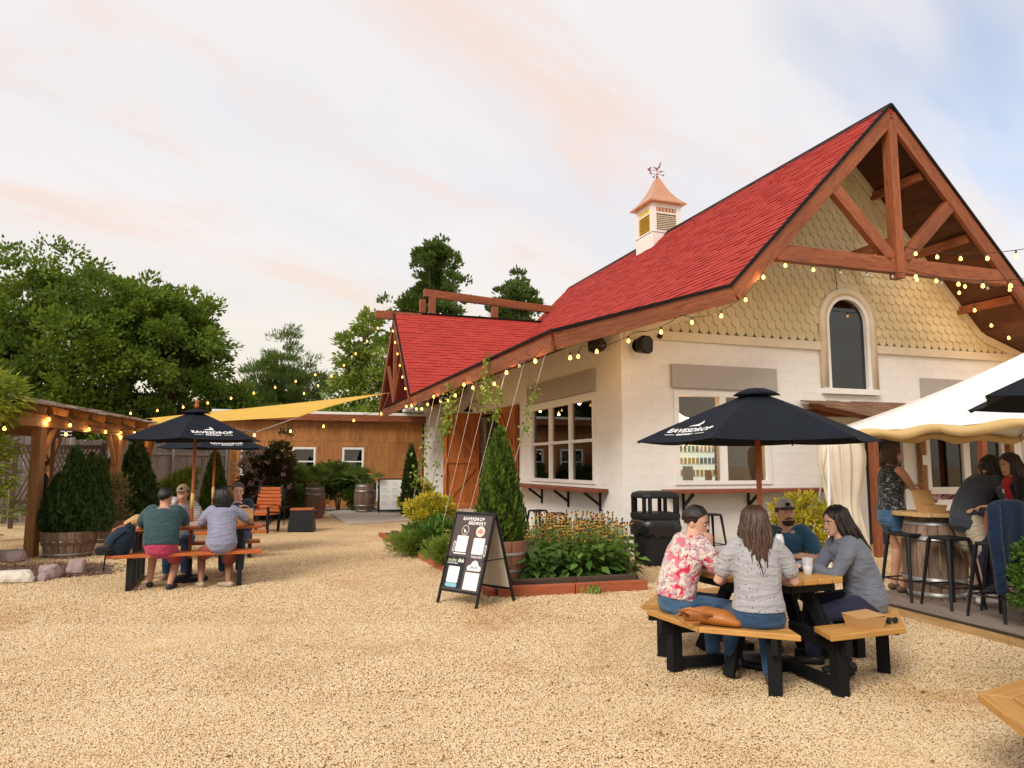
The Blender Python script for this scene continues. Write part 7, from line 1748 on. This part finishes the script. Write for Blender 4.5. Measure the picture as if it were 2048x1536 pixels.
# ================================================================ string lights
bulb_m = MB().lathe([(.012, 0), (.018, -.012), (.032, -.045), (.034, -.06), (.024, -.082), (.0, -.09)], 10).mesh('bulb', True); sock_m = MB().lathe([(.006, .055), (.016, .05), (.017, .0), (.013, -.006)], 8).mesh('socket', True)
def string_lights(label, pts_, n, sag, off=(), glow='bulb_glow', drop=.05, sub=4, s=.82, lamp=0):
    t = thing('string_lights', label, 'string lights', (0, 0, 0), 0, 'string lights'); pts_ = [Vector(p) for p in pts_]; path = []
    segL = [(b - a).length for a, b in zip(pts_[:-1], pts_[1:])]; tot = sum(segL)
    for a, b, L_ in zip(pts_[:-1], pts_[1:], segL):
        k = max(4, int(L_ * sub))
        for i in range(k): f_ = i / k; p = a + (b - a) * f_; p.z -= sag * (L_ / tot) * 4 * f_ * (1 - f_); path.append(p)
    path.append(pts_[-1]); MB().tube(path, .006, 5).build('cable', M['cable'], t)
    cum = [0]
    for a, b in zip(path[:-1], path[1:]): cum.append(cum[-1] + (b - a).length)
    for k in range(n):
        d_ = cum[-1] * (k + .5) / n; i = max(j for j in range(len(cum)) if cum[j] <= d_); i = min(i, len(path) - 2); f_ = (d_ - cum[i]) / max(1e-6, cum[i + 1] - cum[i]); p = path[i] + (path[i + 1] - path[i]) * f_
        so_ = obj('socket', sock_m, M['cable'], t); so_.location = p - Vector((0, 0, drop)); so_.scale = (s, s, s); so_.rotation_euler = (random.uniform(-.12, .12), random.uniform(-.12, .12), 0)
        o = bpy.data.objects.new('bulb', bulb_m); COL.objects.link(o); o.parent = so_; 
        if not bulb_m.materials: bulb_m.materials.append(M['bulb_glow'])
        o.material_slots[0].link = 'OBJECT'; o.material_slots[0].material = M['bulb_off'] if k in off else M[glow]
        if lamp and k not in off and k % 2 == 0:
            ld_ = bpy.data.lights.new('bulb_light', 'POINT'); ld_.energy = lamp; ld_.color = (1, .55, .2); ld_.shadow_soft_size = .04; lo_ = bpy.data.objects.new('bulb_light', ld_); COL.objects.link(lo_); lo_.parent = so_; lo_.location = (0, 0, -.13)
    return t
string_lights('string of bulbs crossing the yard in front of the left umbrella', [(-8.9, 12.0, 2.33), Bw(-1.92, 8.6, 3.42)], 11, .55)
string_lights('string of small bulbs rising from the pergola towards the middle trees', [(-12.2, 19.6, 2.95), (-6.2, 24.0, 4.75)], 11, .35)
string_lights('string of bulbs rising to the tip of the cross gable', [(-7.4, 25.0, 4.0), Bw(-2.3, 12.77, 6.5)], 7, .35)
string_lights('string of bulbs on the near rake of the cross gable', [Bw(-2.02, 12.6, 6.35), Bw(-2.02, 9.75, 3.75)], 6, .10)
string_lights('string of bulbs looped under the side eave', [Bw(-1.98, 9.6, 3.50), Bw(-1.98, 6.4, 3.40), Bw(-1.98, 3.4, 3.42), Bw(-1.98, .2, 3.42), Bw(-1.98, -1.2, 3.40)], 15, .9, off=(13,), lamp=4)
string_lights('string of bulbs under the eave at the front corner', [Bw(-1.6, -1.2, 3.42), Bw(-.9, -.3, 3.62), Bw(-.2, -.9, 3.80), Bw(.35, -1.42, 4.02), Bw(1.3, -1.46, 4.24), Bw(2.15, -1.46, 5.12)], 9, .5, lamp=4)
string_lights('string of bulbs along the tie beam of the front gable', [Bw(2.15, -1.47, 5.14), Bw(5.1, -1.47, 5.14), Bw(8.15, -1.47, 5.14)], 10, .10, off=(2, 3, 4, 6, 8))
string_lights('upper string of bulbs running right from the king post', [Bw(5.15, -1.52, 5.62), (8.0, 9.6, 4.75)], 7, .22)
string_lights('lower string of bulbs running right from the king post', [Bw(5.15, -1.52, 5.2), (7.6, 9.3, 4.15)], 7, .2)
string_lights('string of bulbs under the right slope of the front gable', [Bw(6.9, -.7, 5.75), Bw(8.3, -.8, 4.45), Bw(9.8, -.9, 4.0)], 7, .2, lamp=3)
string_lights('string of bulbs strung along the pergola beam', [pt(.2, -.10, 2.52), pt(AL, -.10, 2.52)], 7, .15, lamp=3)
string_lights('far string of bulbs beside the timber frame on the cross ridge', [Bw(-.5, 13.4, 7.1), Bw(4.3, 13.6, 6.75)], 7, .2, glow='bulb_dim')
# bare wire on the gable shingles
o = MB().tube([Bw(4.9, -.06, 5.2), Bw(4.85, -.06, 5.55), Bw(4.75, -.07, 5.75)], .008, 5).build('wire', M['cable']); tag(o, 'short black wire on the gable shingles above the arched window', 'wire')
# ================================================================ things on the tables and benches
def tr(lx, ly, z): return TR + Vector((lx, ly, z))
def cup(label, loc, s=1.0, fill=(.80, .66, .42), h=.12):
    t = thing('plastic_cup', label, 'cup', loc, 0, 'plastic cups'); MB().lathe([(.030 * s, 0), (.042 * s, h * s), (.040 * s, h * s), (.028 * s, .004)], 16, cap=False).build('cup', M['cup_clear'], t, True)
    nm = 'drink%d' % (int(fill[0] * 100)); 
    if nm not in M: plain(nm, fill, .2, .05)
    MB().lathe([(.028 * s, .004), (.035 * s, h * .55 * s), (0, h * .55 * s)], 14).build('drink', M[nm], t, True); return t
cup('clear plastic cup on the octagonal table in front of the laughing woman', tr(.22, -.30, .74), 1.0, (.78, .74, .68), .13)
cup('plastic cup behind the water bottle on the octagonal table', tr(.06, .12, .74), .95)
plain('bottle_white', (.72, .72, .76), .35, .04)
t = thing('water_bottle', 'tall white and clear water bottle on the octagonal table', 'bottle', tr(.06, -.16, .74)); MB().lathe([(.034, 0), (.036, .02), (.036, .10)], 16).build('base', M['cup_clear'], t, True); MB().lathe([(.037, .10), (.037, .24), (.030, .28), (.018, .30)], 16).build('body', M['bottle_white'], t, True); MB().lathe([(.020, .298), (.020, .325), (0, .326)], 12).build('cap', M['cloth_black'], t, True)
plain('paper', (.78, .76, .74), .8, .04); plain('book_red', (.30, .03, .06), .5, .1)
o = MB().box((0, 0, .008), (.22, .15, .015)).build('book', M['book_red'], bevel=.003); o.location = tr(.34, -.05, .742); o.rotation_euler = (0, 0, .3); tag(o, 'dark red booklet on the octagonal table', 'booklet')
o = MB().box((0, 0, .004), (.16, .11, .006)).build('napkin', M['paper']); o.location = tr(.02, -.34, .742); o.rotation_euler = (0, 0, -.4); tag(o, 'white napkin near the front edge of the octagonal table', 'napkin')
o = MB().rings([[(x * s_, y * s_, z) for x, y in ((-.08, -.055), (.08, -.055), (.08, .055), (-.08, .055))] for s_, z in ((.8, 0), (1.0, .04), (.97, .04), (.78, .006))]).build('paper_tray', M['paper']); o.location = tr(-.30, .0, .742); o.rotation_euler = (0, 0, .5); tag(o, 'crumpled white paper tray by the elbow of the man in pink', 'tray')
t = thing('handbag', 'tan leather handbag lying on the front left bench', 'handbag', (1.44, 5.40, .44), R(-28))
mesh_skin('bag', loft(MB(), [Vector((-.17, 0, .05)), Vector((-.05, 0, .065)), Vector((.10, 0, .055)), Vector((.19, 0, .03))], [(.06, .05), (.095, .062), (.10, .055), (.07, .03)], Vector((0, 1, 0)), 14), M['leather'], t, .010, 3)
MB().tube([(-.16, -.06, .06), (-.20, -.13, .10), (-.12, -.16, .13), (-.02, -.13, .10), (.02, -.09, .08)], .011, 8).tube([(-.18, .0, .09), (-.24, -.09, .05), (-.16, -.13, .02), (-.06, -.11, .03)], .010, 8).build('strap', M['leather'], t, True)
MB().ell((-.02, -.10, .075), (.02, .012, .016), 8, 6).build('buckle', M['copper_dark'], t, True)
def food_box(label, loc, rz, s=1.0, lid=True):
    t = thing('takeout_box', label, 'takeout box', loc, rz, 'brown card food boxes'); MB().rings([[(x * k_, y * k_, z) for x, y in ((-.11 * s, -.085 * s), (.11 * s, -.085 * s), (.11 * s, .085 * s), (-.11 * s, .085 * s))] for k_, z in ((.82, 0), (1.0, .075 * s), (.98, .075 * s), (.80, .008))]).build('tray', M['kraft'], t)
    if lid: o = MB().box((0, 0, 0), (.22 * s, .17 * s, .004)).build('lid', M['kraft'], t); o.location = (0, .005, .082 * s); o.rotation_euler = (R(4), R(-3), 0)
    else: o = MB().box((0, 0, 0), (.22 * s, .15 * s, .004)).build('lid', M['kraft'], t); o.location = (0, .10 * s, .14 * s); o.rotation_euler = (R(70), 0, 0)
    return t
food_box('closed brown card takeout box on the right bench', (2.50, 5.33, .44), R(20), 1.05)
t = thing('sunglasses', 'black sunglasses lying beside the takeout box on the bench', 'sunglasses', (2.74, 5.42, .44), R(25))
MB().ell((-.035, 0, .025), (.032, .012, .022)).ell((.035, 0, .025), (.032, .012, .022)).build('lenses', M['cloth_black'], t, True); MB().tube([(-.065, 0, .03), (-.06, .13, .02)], .005, 5).tube([(.065, 0, .03), (.06, .13, .02)], .005, 5).tube([(-.01, 0, .03), (.01, 0, .03)], .004, 5).build('arms', M['cloth_black'], t)
# orange table
def tlz(lx, ly, z): p = tl(lx, ly); p.z = z; return p
t = thing('paper_bag', 'crumpled brown paper bag on the left end of the orange table', 'paper bag', tlz(-.62, -.12, .75), TL_A); mesh_skin('bag', loft(MB(), [Vector((-.16, 0, .05)), Vector((-.05, .02, .09)), Vector((.08, 0, .085)), Vector((.17, 0, .04))], [(.07, .05), (.10, .085), (.10, .08), (.06, .04)], Vector((0, 1, 0)), 9), M['kraft'], t, .014, 1)
cup('clear plastic cup left of the paper bag on the orange table', tlz(-.72, .12, .75), 1.1, (.70, .70, .68)); cup('cup of beer before the man in navy', tlz(.52, .16, .75), 1.15, (.62, .40, .12), .15)
t = thing('water_bottle', 'clear plastic water bottle on the orange table', 'bottle', tlz(-.44, .20, .75)); MB().lathe([(.032, 0), (.034, .02), (.034, .15), (.015, .20), (.015, .22)], 14).build('body', M['cup_clear'], t, True); MB().lathe([(.017, .22), (.017, .24), (0, .241)], 10).build('cap', M['bottle_white'], t)
food_box('open brown card food box before the man in navy', tlz(.70, .0, .75), TL_A, 1.0, False)
o = MB().rings([[(x * s_, y * s_, z) for x, y in ((-.12, -.08), (.12, -.08), (.12, .08), (-.12, .08))] for s_, z in ((.8, 0), (1.0, .05), (.97, .05), (.78, .006))]).build('paper_tray', M['paper']); o.location = tlz(.02, -.05, .752); o.rotation_euler = (0, 0, TL_A); tag(o, 'white paper food tray in the middle of the orange table', 'tray')
t = thing('phone', 'dark phone lying on the right end of the orange table', 'phone', tlz(.78, -.2, .752), .4); MB().box((0, 0, .005), (.075, .15, .009)).build('case', M['cloth_black'], t); MB().box((0, 0, .0105), (.068, .142, .001)).build('screen', M['pane_dark'], t)
cup('paper cup the man in the beige cap drinks from', tl(-.16, .66) + Vector((.02, -.33, 1.03)), .9, (.7, .68, .64), .11)
cloth('pack_navy', (.009, .022, .042)); t = thing('backpack', 'navy backpack lying on the left end of the near bench', 'backpack', tlz(-.76, -.70, .46), TL_A)
mesh_skin('pack', loft(MB(), [Vector((-.06, .02, .06)), Vector((-.01, .02, .16)), Vector((.06, .02, .27)), Vector((.09, .02, .32))], [(.16, .13), (.165, .15), (.13, .12), (.07, .07)], Vector((1, 0, 0)), 16), M['pack_navy'], t, .012, 2); mesh_skin('front_pocket', loft(MB(), [Vector((-.24, -.02, .06)), Vector((-.10, -.05, .075))], [(.09, .06), (.11, .075)], Vector((0, 1, 0)), 12), M['cloth_black'], t, .012, 2)
MB().tube([(.06, -.10, .30), (-.06, -.13, .20), (-.14, -.14, .06), (-.16, -.14, -.18)], .011, 6).tube([(.08, .0, .36), (.10, -.05, .40), (.04, -.07, .36)], .01, 6).build('strap', M['cloth_black'], t)
# deck
food_box('open brown card food box on the barrel top', (4.66, 8.22, 1.055), R(10), 1.15, False)
o = MB().rings([[(x * s_, y * s_, z) for x, y in ((-.12, -.08), (.12, -.08), (.12, .08), (-.12, .08))] for s_, z in ((.75, 0), (1.0, .06), (.97, .06), (.73, .006))]).build('paper_tray', patt('check_red', (.75, .70, .68), [((.60, .04, .08), 30, .50, .53, 2.0)], 1, 1)); o.location = (4.92, 8.42, 1.19); o.rotation_euler = (0, 0, .2); tag(o, 'red and white paper food basket held over the barrel', 'food basket')
food_box('brown card food box at the right edge of the picture', (5.42, 7.45, 1.10), R(60), 1.2, False)
# navy jacket over the stool back
t = thing('draped_jacket', 'navy blue jacket draped over the stool back on the deck', 'jacket', (4.72, 7.22, .11), R(15)); rd = random.Random(3); ph = [rd.uniform(0, 6) for _ in range(3)]; rg = []
for z, a, b in ((.36, .20, .03), (.5, .225, .05), (.7, .235, .052), (.9, .235, .055), (1.04, .235, .055), (1.12, .20, .04), (1.14, .10, .02)):
    rg.append([(a * math.cos(q) * (1 + .03 * math.sin(5 * q + z * 3)), -.14 + b * math.sin(q) * (1 + .0) + (.035 * math.sin(17 * a * math.cos(q) + ph[0] + 2 * z) + .022 * math.sin(33 * a * math.cos(q) + ph[2] - z)) * (1.3 - z), z - .12 * (1 if abs(math.cos(q)) > .75 and z < .6 else 0) * abs(math.cos(q)) + .03 * math.sin(3 * q + ph[1]) * (z < .6)) for q in [2 * math.pi * k / 60 for k in range(60)]])
mesh_skin('body', MB().rings(rg), M['jacket_navy'], t, .012, 2)
for sx in (-1, 1): mesh_skin('sleeve', loft(MB(), [Vector((sx * .20, -.16, 1.06)), Vector((sx * .25, -.20, .8)), Vector((sx * .24, -.22, .5)), Vector((sx * .235, -.21, .30))], [.06, .062, .056, .045], Vector((0, 1, 0)), 10), M['jacket_navy'], t, .012, 2)
# rope leaning from the folded canopy to the ground
o = MB().tube([(5.35, 12.4, 1.95), (4.62, 11.6, .1)], .012, 6).build('guy_rope', M['rope']); tag(o, 'pale guy rope running down beside the yellow shrub', 'rope')
# notice on the awning post
o = MB().box((0, 0, 0), (.14, .006, .2)).build('notice', M['paper']); o.location = Bw(6.85, -.16, 1.68); o.rotation_euler = (0, 0, YAW); tag(o, 'small white notice pinned on the wooden post behind the standing woman', 'notice')
o = MB().box((0, 0, 0), (.018, .018, .02)).build('speck', M['paper']); bpy.data.objects.remove(o)
